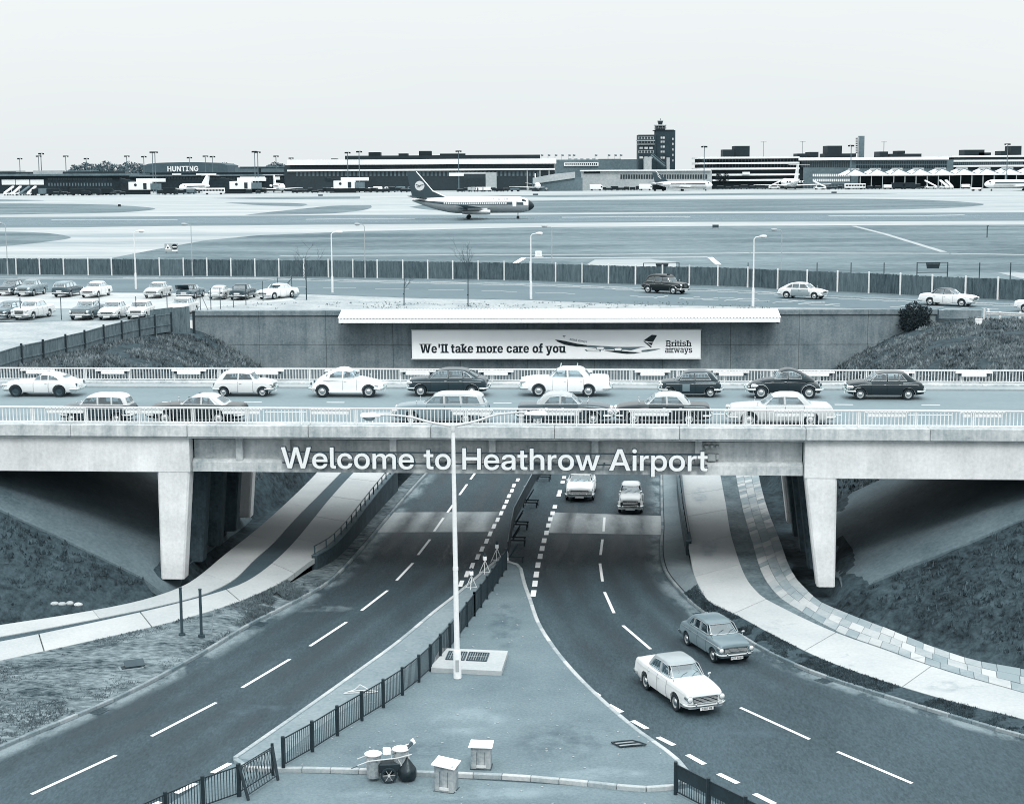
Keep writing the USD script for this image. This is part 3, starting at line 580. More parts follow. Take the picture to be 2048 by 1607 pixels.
ca, cb = wf(690, 621)[0], wf(1550, 621)[0]; cz = zc1 + .06; ov = 2.1; zf = wf(1000, 636.5, -ov)[1]; zq = wf(1000, 645.5, -ov)[1]
nn = int((cb - ca) / .0625); uu = np.linspace(ca - .25, cb + .2, nn); co = 0.022 * np.sin(uu * 2 * np.pi / .25)
rowb = np.column_stack([uu, np.full(nn, .1), cz + co]); rowf = np.column_stack([uu, np.full(nn, -ov - .06), zf + .03 + co])
k = np.arange(nn - 1); fr = np.vstack([np.column_stack([k, k + nn, k + nn + 1]), np.column_stack([k, k + nn + 1, k + 1])])
part("roof_sheet", inw(slab_from(np.vstack([rowb, rowf]), fr, .02)), M_white, cn, smooth=60)
for a, b in zip(np.linspace(ca - .2, cb + .15, 13)[:-1], np.linspace(ca - .2, cb + .15, 13)[1:]): part("fascia_board", wb(a + .004, b - .004, -ov - .02, -ov + .06, zq, zf - .02, .008), M_white, cn)
part("soffit", wb(ca - .2, cb + .15, -ov + .065, -.13, zq + .05, zq + .12), M_offwhite, cn)
for u in np.linspace(ca, cb, 12): part("cantilever_beam", wb(u - .06, u + .06, -ov + .1, -.13, zq - .12, zq + .048), M_dark, cn)
bd = thing("advertising_board", "long white airline advertisement board on the head wall", "billboard")
(b0, z0), (b1, z1) = wf(824, 717, -.55), wf(1402, 660, -.55); BW, BH = b1 - b0, z1 - z0
part("panel", wb(b0, b1, -.55, -.30, z0, z1, .02), M_white, bd)
M_frame = mat("board_frame", .45, .6, rough=.5)
for q in ((b0 - .05, b1 + .05, z1 + .004, z1 + .07), (b0 - .05, b1 + .05, z0 - .07, z0 - .004)): part("frame", wb(q[0], q[1], -.58, -.28, q[2], q[3], .01), M_frame, bd)
for u in np.linspace(b0 + .6, b1 - .6, 8): part("standoff", wb(u - .08, u + .08, -.298, -.002, z0 + .3, z0 + .5), M_dark, bd)
M_ink = mat("printed_black", .012, .018, rough=.6); M_ink2 = mat("printed_grey", .08, .20, s1=.8, s2=3, rough=.6)
def board(shape, m, name="print", lay=1, par=None):
    q = prism(shape, 0, .004); v = np.array(q.vertices); w = np.column_stack([b0 + v[:, 0], -.55 - .002 * lay - v[:, 2], z0 + v[:, 1]]); return part(name, inw(trimesh.Trimesh(w, q.faces[:, ::-1])), m, par or bd)
def bpx(px, py): return np.array([(px - 824) / (1402 - 824) * BW, (717 - py) / (717 - 660) * BH])
def serif_letters(txt, weight, px0, px1, base, cap_h, slab):
    """roman letters with bracketed slab serifs"""
    f = font(weight, 14, 200); sh, adv = text_shapes(txt, f); H = glyph("H", f).bounds[3]; xh = glyph("x", f).bounds[3]; asc = glyph("l", f).bounds[3]
    out = []
    for ch, g in sh:
        x0, y0, x1, y1 = g.bounds; w = x1 - x0; s = []; st = glyph("l", f).bounds[2] - glyph("l", f).bounds[0]; t = H * .085; e = st * .42
        def foot(x, y, l=e, r=e): s.append(Polygon([(x - st / 2 - l, y), (x + st / 2 + r, y), (x + st / 2 + r, y + t), (x + st / 2 + .1, y + t * 1.7), (x - st / 2 - .1, y + t * 1.7), (x - st / 2 - l, y + t)]))
        def flag(x, y): s.append(Polygon([(x - st / 2 - e * 1.15, y - t), (x + st / 2, y), (x + st / 2, y - t * 2.2), (x - st / 2 - e * 1.15, y - t * 1.7)]))
        def head(x, y, l=e, r=e): s.append(Polygon([(x - st / 2 - l, y - t), (x + st / 2 + r, y - t), (x + st / 2 + r, y), (x - st / 2 - l, y)]))
        if ch in "lhk": foot(x0 + st / 2, 0); flag(x0 + st / 2, y1)
        if ch in "hn": foot(x1 - st / 2, 0, e * .8)
        if ch == "k": foot(x1 - st / 2, 0)
        if ch == "i": foot(x0 + w / 2, 0); flag(x0 + w / 2, xh)
        if ch == "r": foot(x0 + st / 2, 0); flag(x0 + st / 2, xh)
        if ch == "m": foot(x0 + st / 2, 0); foot((x0 + x1) / 2, 0, e * .7, e * .7); foot(x1 - st / 2, 0, e * .7); flag(x0 + st / 2, xh)
        if ch == "u": flag(x0 + st / 2, xh); flag(x1 - st / 2, xh); foot(x1 - st / 2, 0, 0)
        if ch in "a": foot(x1 - st / 2, 0, 0, e * .7)
        if ch == "f": foot(x0 + w * .42, 0)
        if ch in "yvw": head(x0 + st * .5, xh, e * .5); head(x1 - st * .5, xh, e * .5, e * .5)
        if ch == "W": head(x0 + st * .5, H, e * .7, e * .7); head(x1 - st * .5, H, e * .7, e * .7); head((x0 + x1) / 2, H, e * .6, e * .6)
        if ch == "B": foot(x0 + st / 2, 0, e * .8, 0); head(x0 + st / 2, H, e * .8, 0)
        out.append((ch, union_all([g] + s).buffer(0)))
    X0 = out[0][1].bounds[0]; X1 = out[-1][1].bounds[2]; A, B = bpx(px0, base), bpx(px1, base); sx = (B[0] - A[0]) / (X1 - X0); sy = cap_h / H
    return [(ch, affinity.affine_transform(g, [sx, 0, 0, sy, A[0] - X0 * sx, A[1]])) for ch, g in out]
px_h = BH / 57.0
for ch, g in serif_letters("We'll take more care of you", 860, 839, 1134, 705.5, 18.5 * px_h, 1): board(g, M_ink, "letter")
for ch, g in serif_letters("British", 700, 1332, 1384, 693, 12.5 * px_h, 1) + serif_letters("airways", 700, 1331, 1385, 705.5, 12.5 * px_h, 1): board(g, M_ink, "letter")
bz = lambda pts: Polygon([bpx(820 + a / 3.471, 650 + b / 3.471) for a, b in pts])
board(bz([(1010, 98), (1075, 108), (1165, 128), (1235, 138), (1228, 152), (1165, 150), (1080, 136), (1030, 115)]), M_ink, "printed_aircraft_nose", 2)
board(bz([(1232, 138), (1300, 142), (1420, 150), (1540, 152), (1600, 158), (1540, 176), (1470, 172), (1350, 166), (1228, 153)]), M_ink2, "printed_aircraft_belly", 1)
board(bz([(1350, 178), (1450, 176), (1500, 182), (1608, 190), (1560, 199), (1510, 201), (1440, 193)]), M_ink, "printed_wing", 2)
board(bz([(1360, 172), (1470, 166), (1585, 160), (1640, 150), (1600, 150), (1480, 152), (1360, 166)]), M_ink2, "printed_wing_top", 3)
for q in ([(1296, 150), (1350, 148), (1360, 160), (1350, 172), (1300, 170), (1294, 160)], [(1424, 156), (1470, 154), (1482, 166), (1472, 182), (1424, 180), (1418, 166)], [(1216, 168), (1280, 166), (1330, 172), (1330, 184), (1230, 182)]):
    board(bz(q), M_ink2, "printed_engine", 4)
    c = np.mean(q, 0); board(bz([(c[0] + (a - c[0]) * .8, c[1] + (b - c[1]) * .6) for a, b in q]), M_white, "printed_engine_cowl", 5)
board(bz([(1622, 108), (1682, 66), (1718, 70), (1690, 118)]), M_ink, "printed_tail_fin", 2)
board(bz([(1624, 114), (1636, 114), (1682, 150), (1676, 158)]), M_ink, "printed_tail_fin", 2); board(bz([(1648, 120), (1690, 122), (1680, 142)]), M_ink, "printed_tail_fin", 2)
board(bz([(1610, 176), (1660, 168), (1745, 163), (1720, 172), (1650, 186), (1612, 188)]), M_ink2, "printed_tailplane", 2)
board(bz([(1066, 70), (1086, 72), (1084, 76), (1066, 75)]), M_ink, "printed_cockpit", 2); board(bz([(1066, 79), (1082, 82), (1076, 86)]), M_ink, "printed_cockpit", 2)
lt = serif_letters("British airways", 560, 1141, 1176, 680, 4.2 * px_h, 1)
for ch, g in lt: board(affinity.rotate(g, -8, origin=tuple(bpx(1141, 677))), M_ink2, "small_letter", 2)

# ---------------------------------------------------------------- airfield surfaces
def area(name, pts, z, m, label, h=0.0, smooth=True):
    w = np.array([P(*q, 0)[:2] for q in pts]); solo(name, sheet(w, z), m, label, kind="structure")
def sarea(name, pts, z, m, label):
    c = np.array(pts + [pts[0]], float); q = spline(c, n=90); area(name, [tuple(x) for x in q[:-1]], z, m, label)
area("taxiway", [(-300, 522), (219, 517), (342, 493), (410, 481), (513, 471), (700, 463), (1040, 455), (1400, 452), (2300, 448), (2300, 368), (-300, 376)], 0.010, M_taxi, "pale concrete taxiways and apron of the airfield")
area("runway", [(-300, 436), (300, 433), (700, 430), (1000, 430), (1348, 427), (2300, 424), (2300, 441), (1348, 444), (1000, 447), (700, 449), (350, 452), (150, 455), (-300, 457)], 0.022, M_runway, "long grey asphalt runway behind the wooden fence")
G = "grass_island"
sarea(G, [(-100, 463), (0, 463), (90, 466), (142, 475), (90, 484), (0, 493), (-100, 499)], 0.02, M_grass, "dark grass tongue at the left edge below the runway")
sarea(G, [(-200, 408), (0, 407), (200, 409), (311, 418), (250, 424.5), (0, 429.5), (-200, 432)], 0.02, M_grass, "long grass tongue at the left above the runway")
sarea(G, [(-200, 399), (0, 399), (89, 401), (0, 403), (-200, 404)], 0.02, M_grass, "thin grass sliver at the far left of the apron")
sarea(G, [(424, 396.5), (560, 394), (720, 393), (720, 397), (560, 398.5)], 0.02, M_grass, "thin grass strip left of the taxiing airliner's tail")
sarea(G, [(448, 405), (540, 405.5), (615, 409), (600, 413), (530, 411)], 0.02, M_grass, "pointed grass wedge on the taxiway")
sarea(G, [(490, 430), (600, 418), (690, 411), (742, 411), (744, 413), (700, 424), (640, 428)], 0.02, M_grass, "grass triangle between runway and taxiway")
sarea(G, [(818, 414), (900, 405), (1060, 401.5), (1350, 399), (1700, 397.5), (1850, 400), (1970, 409), (1880, 417), (1600, 422), (1348, 424), (1060, 426), (860, 420)], 0.02, M_grass, "long oval of grass behind the taxiing airliner")
sarea(G, [(964, 391), (1200, 389.5), (1348, 387.5), (1600, 386), (1796, 387), (1600, 389.5), (1348, 391.5), (1100, 394.5)], 0.02, M_grass, "thin grass strip in front of the terminals")
def fline(name, pts, w, z, label, m=M_paint):
    q = [P(*p, 0)[:2] for p in pts]; solo(name, [line_quad(a, b, w, z) for a, b in zip(q[:-1], q[1:])], m, label, kind="structure")
fline("runway_line", [(1657, 432.2), (1929, 430.5)], 1.6, .03, "white line on the right half of the runway"); fline("runway_line", [(1124, 434.8), (1380, 434.2)], 1.3, .03, "white line ahead of the taxiing airliner")
fline("runway_line", [(103, 440.4), (355, 439.8)], 1.3, .03, "white line on the left half of the runway"); fline("runway_line", [(612, 438.8), (830, 438)], 1.2, .03, "white line behind the taxiing airliner")
M_pale = mat("pale_worn_ground", .26, .40, s1=.3, s2=3, w=.5, rough=.95)
fline("grass_track", [(1707, 452), (1770, 468), (1888, 504)], 1.0, .012, "pale trodden track crossing the airfield grass", M_pale)
fline("fence_track", [(560, 512), (900, 510), (1200, 509), (1500, 506), (1900, 507), (2200, 512)], 1.6, .012, "pale track running behind the wooden fence", M_pale)
fline("pad_line", [(1031, 526), (1048, 515.5), (1420, 514.5), (1437, 529)], .7, .016, "white painted outline of a pad behind the fence")
area("pale_pad", [(1172, 530), (1190, 519), (1300, 518), (1352, 524), (1352, 534), (1172, 536)], .010, M_taxi, "pale concrete pad behind the fence")
area("pale_pad", [(1995, 545), (2030, 544), (2100, 551), (2100, 562), (2040, 556)], .010, M_taxi, "small pale patch behind the right end of the fence")

# perimeter road in front of the fence
fb = spline([P(*q, 0)[:2] for q in [(-200, 549), (31, 549.6), (222, 551), (461, 553), (656, 555), (855, 558), (1008, 560.6), (1164, 565.7), (1271, 569.5), (1381, 571), (1496, 575), (1556, 579), (1676, 584), (1802, 590), (1866, 594), (1998, 600), (2200, 611)]], 1.0)
tp = [P(*q, 0)[:2] for q in [(-200, 555), (0, 557), (500, 558), (680, 563), (1090, 572), (1268, 579), (1382, 581), (1553, 589), (1656, 596), (1792, 602), (2048, 614), (2300, 628)]]
bt = [P(*q, 0)[:2] for q in [(2300, 660), (2048, 632), (1940, 622), (1880, 618.5), (1553, 614.5), (1380, 611), (1261, 608), (1022, 599), (868, 597), (680, 591), (560, 586), (0, 583), (-200, 582)]]
M_pverge = mat("dry_verge", .18, .44, s1=.4, s2=4, w=.5, rough=.95, bump=.4, bs=8)
road_up = spline([P(*q, 0)[:2] for q in [(-200, 555), (0, 556), (500, 557), (680, 561.5), (1090, 570.5), (1268, 577), (1382, 579), (1553, 587), (1656, 593.5), (1792, 599.5), (2048, 611.5), (2300, 625)]], 2.0)
solo("perimeter_road", sheet(np.vstack([road_up, bt]), .012), M_pasph, "grey perimeter road above the tunnel wall", kind="structure")
solo("fence_verge", sheet(np.vstack([fb, road_up[::-1]]), .006), mat("dusty_verge", .09, .2, s1=.5, s2=4, rough=.95), "dusty strip between wooden fence and perimeter road", kind="structure")
kerb("perimeter_kerb", road_up, 0.10, M_kerb, "thin kerb on the fence side of the perimeter road", L=2.0, w=.2)
rl = spline(np.array(tp), 4.0)
solo("road_edge_line", strip(up(rl + [0, .09], .018), up(rl - [0, .09], .018)), M_paint, "continuous white edge line on the perimeter road", kind="structure")
solo("wall_verge", sheet([P(*q, 0)[:2] for q in [(330, 624), (395, 616), (450, 611), (540, 603), (590, 599), (600, 588), (680, 591.2), (868, 597.2), (1022, 599.2), (1261, 608.2), (1380, 611.2), (1553, 614.7), (1880, 618.7), (1880, 626), (330, 630)]], .008), M_pverge, "pale dry verge along the top of the tunnel wall", kind="structure")
for _i, d in enumerate([((578, 573.5), (612, 574)), ((646, 575), (712, 576)), ((750, 577), (818, 577.8)), ((856, 579), (928, 580.2)), ((963, 581.5), (1034, 583)), ((1070, 584.5), (1150, 587))]):
    mark(d, .13, ORD[_i] + " white centre dash of the perimeter road, from the parked cars", "centre dashes of the perimeter road", .020)
hz = [((0, 300), (240, 315)), ((240, 318), (370, 300)), ((480, 325), (680, 310)), ((700, 330), (860, 322)), ((480, 322), (860, 342)), ((870, 318), (1260, 335)), ((920, 345), (1100, 330)), ((1060, 350), (1360, 345)), ((1390, 365), (1640, 350)), ((1480, 340), (1900, 365)), ((1640, 375), (1900, 362)), ((1640, 378), (2048, 395)), ((1900, 385), (2048, 378)), ((-170, 235), (190, 255))]
hs = [((1260 + a[0] / 4.876, 530 + a[1] / 4.876), (1260 + b[0] / 4.876, 530 + b[1] / 4.876)) for a, b in hz] + [((1780 + a[0] / 7.64, 540 + a[1] / 7.64), (1780 + b[0] / 7.64, 540 + b[1] / 7.64)) for a, b in [((0, 565), (370, 540)), ((300, 580), (820, 560)), ((740, 605), (1200, 578)), ((740, 606), (1400, 606)), ((1400, 580), (1660, 595))]]
for i, d in enumerate(hs): mark(d, .13, ORD[i] + " stroke of the white hatching on the perimeter road, from the taxi", "hatching strokes on the perimeter road", .020 + .004 * (i % 3))
# car park on the left
area("car_park", [(-200, 584), (560, 587), (592, 600), (540, 605), (440, 613), (395, 618), (330, 626), (-200, 640)], .010, M_lot, "pale gravel car park on the left")
area("car_park_bays", [(-200, 620), (90, 617), (240, 616), (330, 620), (318, 641), (-200, 645)], .016, M_lotd, "darker tarmac bays at the front of the car park")
area("dry_grass", [(-200, 650), (0, 645), (150, 642), (318, 641), (345, 655), (310, 660), (208, 682), (87, 715), (0, 728), (-200, 775)], .014, M_pverge, "pale dry grass in front of the car park")

# wooden fence with concrete posts
M_board = mat("fence_board", .03, .15, s1=3.0, s2=14, w=.4, rough=.95, stretch=(1.6, 1.6, .25), rnd=.12, contrast=(.3, .7)); M_post = mat("concrete_post", .50, .66, s1=2, s2=10, rough=.9, rnd=.2)
fpx = [-160, -112, -64, -16, 31, 78, 126, 175, 222, 270, 318, 366, 413, 461, 509, 557, 607, 656, 705, 754, 805, 855, 905, 956, 1008, 1060, 1111, 1164, 1217, 1271, 1325, 1379, 1436, 1496, 1556, 1615, 1676, 1739, 1802, 1866, 1933, 1998, 2066, 2138]
def on_line(px, line):
    d = ray(px, 500)[:2]; c = line[:, 0] * d[1] - line[:, 1] * d[0]; i = int(np.argmax(np.sign(c[1:]) != np.sign(c[:-1]))); t = c[i] / (c[i] - c[i + 1]); return line[i] + (line[i + 1] - line[i]) * t
fpts = [on_line(px, fb) for px in fpx]
wf_ = thing("boundary_fence", "long dark wooden board fence with pale concrete posts along the airfield", "fence")
r_ = np.random.default_rng(5); FH = 1.9
for a, b in zip(fpts[:-1], fpts[1:]):
    L = np.linalg.norm(b - a); k = max(8, int(L / .15)); an = math.atan2(b[1] - a[1], b[0] - a[0]); ms = []
    for i in range(k):
        t = (i + .5) / k; c = a + (b - a) * t; h = FH - .06 + r_.normal(0, .02); nn_ = np.array([-math.sin(an), math.cos(an)]); o = r_.normal(0, .006)
        ms.append(cbox([*(c + nn_ * o), h / 2 + .05], [L / k * .96, .02, h - .05], an))
    part("board_panel", ms, M_board, wf_)
for a in fpts:
    part("concrete_post", rbox([a[0], a[1] - .09, (FH + .14) / 2], [.14, .14, FH + .14], .02), M_post, wf_)
# worn lane tracks, gutter dust and patches on the carriageways
def stainmat(name, v, amount, s=0.5, stretch=(1, 1, 1), lo=.35, hi=.65):
    if name not in MATS:
        MATS[name] = usdkit.material(stage, "/World/Looks/" + name, {"g": ("geometry", {}), "m": ("mapping", {"scale": stretch}), "n": ("noise_texture", {"scale": s, "detail": 7.0, "roughness": .65}), "r": ("rgb_ramp", {"ramp": [(lo, (0, 0, 0)), (hi, (amount, amount, amount))]}), "d": ("principled_bsdf", {"base_color": T(v), "roughness": .85, "specular_ior_level": .2}), "t": ("transparent_bsdf", {}), "x": ("mix_closure", {}), "w": ("attribute", {"attribute": "fade"}), "k": ("math", {"math_type": "multiply"})},
            [("g.position", "m.vector"), ("m.vector", "n.vector"), ("n.fac", "r.fac"), ("r.color", "k.value1"), ("w.fac", "k.value2"), ("k.value", "x.fac"), ("t.BSDF", "x.closure1"), ("d.BSDF", "x.closure2")], surface="x.closure")
    return MATS[name]
M_track = stainmat("tyre_track", .018, .75, .5, (1.2, .35, 1), .3, .62); M_dust = stainmat("gutter_dust", .24, .65, .9, (1, .6, 1), .42, .68); M_stain = stainmat("ground_stain", .045, .6, .8, (1, 1, 1), .45, .66); M_pstain = stainmat("pale_patch", .22, .32, .6, (1, 1, 1), .42, .62); M_path_st = stainmat("path_stain", .10, .55, .7, (1, 1, 1), .46, .72); M_rubber = stainmat("tyre_rubber_marks", .10, .55, .06, (.35, 3, 1), .38, .6)
def fade(prim, w):
    UsdGeom.PrimvarsAPI(prim).CreatePrimvar("fade", Sdf.ValueTypeNames.FloatArray, "vertex").Set(Vt.FloatArray.FromNumpy(np.asarray(w, np.float32))); return prim
def fstrip(L, C, R, ends=8):
    n = len(L); v = np.vstack([L, C, R]); a, b = strip(L, C)[1], strip(C, R)[1] + n; e = np.clip(np.minimum(np.arange(n), np.arange(n)[::-1]) / ends, 0, 1); return (v, np.vstack([a, b])), np.r_[0 * e, e, 0 * e]
def road_line(f, side):
    ys = np.linspace(34, 118, 96)
    if side == "l": a, b = xat(k_left, ys), xat(np.vstack([i_left, [P(1020, 1090, ROAD)[:2], P(1060, 985, ROAD)[:2], P(1092, 935, ROAD)[:2]]]), ys)
    else: a, b = xat(np.vstack([i_right[:-3][::-1], [P(1078, 1100, ROAD)[:2], P(1105, 1024, ROAD)[:2], P(1131, 950, ROAD)[:2]]]), ys), xat(k_right, ys)
    return np.column_stack([a + (b - a) * f, ys])
for sd, nm in (("l", "left"), ("r", "right")):
    tr, fw_ = [], []
    for f in (.17, .35, .62, .82):
        l = road_line(f, sd); y0 = 46 if sd == "l" else 54; l = l[(l[:, 1] > y0)]; w = .75; t_ = np.gradient(l, axis=0); t_ /= np.linalg.norm(t_, axis=1, keepdims=True); nn2 = np.column_stack([-t_[:, 1], t_[:, 0]]) * w; q_ = fstrip(up(l + nn2, ROAD + .0055), up(l, ROAD + .0055), up(l - nn2, ROAD + .0055)); tr.append(q_[0]); fw_.append(q_[1])
    fade(solo("tyre_tracks", tr, M_track, f"darker worn tyre tracks along the {nm} carriageway", kind="structure"), np.concatenate(fw_))
for l, s, nm in ((k_left, 1, "left kerb"), (k_right, -1, "right kerb")):
    l = rs(l[(l[:, 1] > 30) & (l[:, 1] < 110)], 120); q_ = fstrip(up(l + [s * .05, 0], ROAD + .0035), up(l + [s * .2, 0], ROAD + .0035), up(l + [s * 1.0, 0], ROAD + .0035)); fade(solo("gutter_dust", q_[0], M_dust, f"pale dust in the gutter along the {nm}", kind="structure"), np.where(q_[1] > 0, q_[1], 0))
def fan(ring_, mid, m, label):
    ring_ = np.array(ring_); n = len(ring_); inner = mid + (ring_ - mid) * .55; v = np.vstack([mid, inner, ring_]); f = [[0, 1 + i, 1 + (i + 1) % n] for i in range(n)] + [[1 + i, 1 + n + i, 1 + n + (i + 1) % n] for i in range(n)] + [[1 + i, 1 + n + (i + 1) % n, 1 + (i + 1) % n] for i in range(n)]
    f = np.array(f); k = np.cross(v[f[0, 1]] - v[f[0, 0]], v[f[0, 2]] - v[f[0, 0]])[2]; fade(solo("ground_stain", (v, f if k > 0 else f[:, ::-1]), m, label, kind="structure"), np.r_[1, np.full(n, .9), np.zeros(n)])
def blob(px, py, rx, ry, m, z, label, seed):
    r2 = np.random.default_rng(seed); a = np.linspace(0, 2 * math.pi, 40)[:-1]; rr_ = 1 + .35 * (meshkit.fbm(np.column_stack([np.cos(a) * 1.5 + seed, np.sin(a) * 1.5, a * 0]), 4, seed) - .5) * 2
    fan([P(px + rx * c * q, py + ry * s_ * q, z) for c, s_, q in zip(np.cos(a), np.sin(a), rr_)], P(px, py, z), m, label)
for k, q in enumerate([(1130, 1480, 120, 50, M_stain, "dark stain across the middle of the traffic island"), (930, 1440, 90, 30, M_pstain, "pale scuffed patch on the island below the lamp post"), (800, 1500, 120, 26, M_stain, "dark stain on the island left of the barrow"), (1200, 1545, 110, 16, M_pstain, "pale scuffed patch near the island's front kerb"), (1010, 1250, 40, 50, M_stain, "dark stain on the island beyond the plinth"), (900, 1585, 260, 16, M_pstain, "pale scuffed patch on the sunken crossing")]):
    blob(q[0], q[1], q[2], q[3], q[4], (ROAD + .012) if q[1] > 1560 else (ISL - .005), q[5], k + 2)
for k, q in enumerate([(640, 1215, 60, 10, M_pstain, "pale worn patch on the left carriageway by the path"), (1480, 1460, 120, 22, M_stain, "oily stain on the right carriageway below the white saloon"), (520, 1420, 90, 14, M_stain, "oily stain in the left carriageway's near lane")]): blob(*q[:5], ROAD + .0065, q[5], k + 20)
for k, q in enumerate([(1690, 1320, 70, 16), (1560, 1250, 40, 14), (1420, 1090, 22, 30), (1900, 1370, 80, 12), (1400, 990, 18, 24), (1560, 1130, 26, 26), (1660, 1235, 50, 12), (1850, 1310, 60, 12), (1530, 1040, 18, 26)]):
    a = np.linspace(0, 2 * math.pi, 30)[:-1]; rr_ = 1 + .5 * (meshkit.fbm(np.column_stack([np.cos(a) * 1.5 + k, np.sin(a) * 1.5, a * 0]), 4, k) - .5) * 2; pts = np.array([PP(q[0] + q[2] * c * w_, q[1] + q[3] * s_ * w_, .004) for c, s_, w_ in zip(np.cos(a), np.sin(a), rr_)]); fan(pts, PP(q[0], q[1], .004), M_path_st, ORD[k] + " damp stain up the pale concrete path on the right")
w_ = np.array([P(*q, 0)[:2] for q in [(-300, 438), (300, 436), (700, 434), (1000, 434.5), (1348, 431), (2300, 427), (2300, 437), (1348, 440.5), (1000, 443), (700, 445), (350, 448), (-300, 452)]]); q_ = sheet(w_, .026); fade(solo("rubber_marks", q_, M_rubber, "dark tyre rubber streaks along the runway", kind="structure"), np.ones(len(q_[0])))
# ---------------------------------------------------------------- guard railings round the island
M_rail = mat("dark_railing_paint", .010, .03, s1=3, s2=20, w=.5, rough=.5, spec=.3)
def guard(points, label, group=None, h=1.0, z=ISL, post_r=.055, gap=.11, n_side=1, maxbars=290, name="guard_railing"):
    """posts at the given ground points, two rails and upright bars between them"""
    root = thing(name, label, "railing", group=group); left = maxbars
    for p in points: part("post", rbox([p[0], p[1], z + h * .53], [post_r * 2, post_r * 2, h * 1.06], .012), M_rail, root)
    for a, b in zip(points[:-1], points[1:]):
        a, b = np.asarray(a)[:2], np.asarray(b)[:2]; L = np.linalg.norm(b - a); an = math.atan2(b[1] - a[1], b[0] - a[0]); c = (a + b) / 2
        for zz in (z + .12, z + h * .97): part("rail", cbox([*c, zz], [L - .1, .035, .035], an), M_rail, root)
        k = max(2, int(L / gap))
        for i in range(1, k):
            q = a + (b - a) * i / k; part("bar", cbox([*q, z + h * .545], [.018, .018, h * .85], an), M_rail, root)
    return root
gl = [(567, 1535), (625, 1502), (675, 1470), (724, 1440), (767, 1414), (805, 1389), (838, 1363), (861, 1341), (881, 1319), (900, 1297), (918, 1274), (934, 1252), (949, 1231)]
guard([P(*q, ISL) for q in gl], "dark upright-bar railing climbing along the left side of the traffic island")
gl2 = [(949, 1231), (962, 1214), (974, 1197), (985, 1181), (995, 1166), (1004, 1152), (1012, 1139)]
guard([P(*q, ISL) for q in gl2], "far stretch of dark railing narrowing into the island's tip")
gn = [(333, 1650), (407, 1617), (478, 1592)]
guard([P(270, 1680, ROAD), *[P(*q, ROAD) for q in gn]], "dark railing at the bottom edge beside the left carriageway", z=ROAD)
gr_ = [(1351, 1588), (1416, 1622), (1490, 1660), (1570, 1702)]
r1 = guard([P(*q, ROAD) for q in gr_], "dark railing with solid top panels at the bottom right beside the right carriageway", z=ROAD)
for a, b in zip(gr_[:-1], gr_[1:]):
    a, b = P(*a, ROAD)[:2], P(*b, ROAD)[:2]; c = (a + b) / 2; L = np.linalg.norm(b - a); part("mesh_panel", cbox([*c, ROAD + .74], [L - .14, .02, .40], math.atan2(*(b - a)[::-1])), M_rail, r1)
# displaced hurdle leaning on the end of the railing
hp = thing("leaning_railing", "loose railing panel leaning against the standing one near the kerb corner", "railing")
a0, b0 = P(480, 1592, ROAD)[:2], P(546, 1550, ROAD)[:2]; a1, b1 = P(497, 1600, ROAD)[:2], P(556, 1560, ROAD)[:2]
for i, (A, B, A1, B1) in enumerate(((a0, b0, a0, b0), (a0, b0, a1, b1))):
    def at(t, s): lo_ = A1 + (B1 - A1) * t; hi_ = A + (B - A) * t; q = lo_ + (hi_ - lo_) * s; return [*q, ROAD + .02 + s * (1.0 - .04 * i)]
    for t in (0, 1): part("post", tube([at(t, 0), at(t, .5), at(t, 1.05)], .05, 6), M_rail, hp)
    for s in (.14, .93): part("rail", tube([at(0, s), at(.5, s), at(1, s)], .02, 5), M_rail, hp)
    for t in np.linspace(.08, .92, 11): part("bar", tube([at(t, .14), at(t, .5), at(t, .93)], .011, 5), M_rail, hp)

# barrier boards on trestles between the carriageways
M_bar = mat("barrier_board", .010, .04, s1=1.5, s2=10, w=.5, rough=.7)
bl = [(1016, 1128), (1022, 1088), (1028, 1056), (1050, 1012), (1077, 960), (1090, 935), (1103, 905)]
bp_ = [P(*q, ROAD)[:2] for q in bl]
for i, (a, b) in enumerate(zip(bp_[:-1], bp_[1:])):
    t_ = thing("barrier_board", ("dark board barrier nearest the island tip, partly behind the railing", "dark board barrier second from the island tip", "dark board barrier at the bend of the central line", "dark board barrier beyond the bend with a pale end post", "dark board barrier just below the bridge lettering", "farthest dark board barrier under the bridge")[i], "barrier", (*((a + b) / 2), ROAD), math.atan2(*(b - a)[::-1]))
    L = np.linalg.norm(b - a); H = 1.0
    for k in range(3): z0 = .32 + k * .27; part("board", rbox([0, 0, z0 + .13], [L - .06, .03, .255], .006), M_bar, t_)
    if i == 3: part("end_post", rbox([-L / 2 + .1, .04, .62], [.12, .06, 1.1], .01), M_kerb, t_)
    part("top_edge", rbox([0, 0, 1.135], [L - .06, .05, .02], .004), M_kerbd, t_)
    for q in (-L / 2 + .35, L / 2 - .35):
        part("trestle", [cbox([q, -.32, .30], [.09, .9, .07]), cbox([q, -.70, .15], [.09, .07, .30]), cbox([q, .05, .15], [.09, .07, .30]), cbox([q, -.28, .62], [.06, .06, .75], 0, .55)], M_bar, t_)
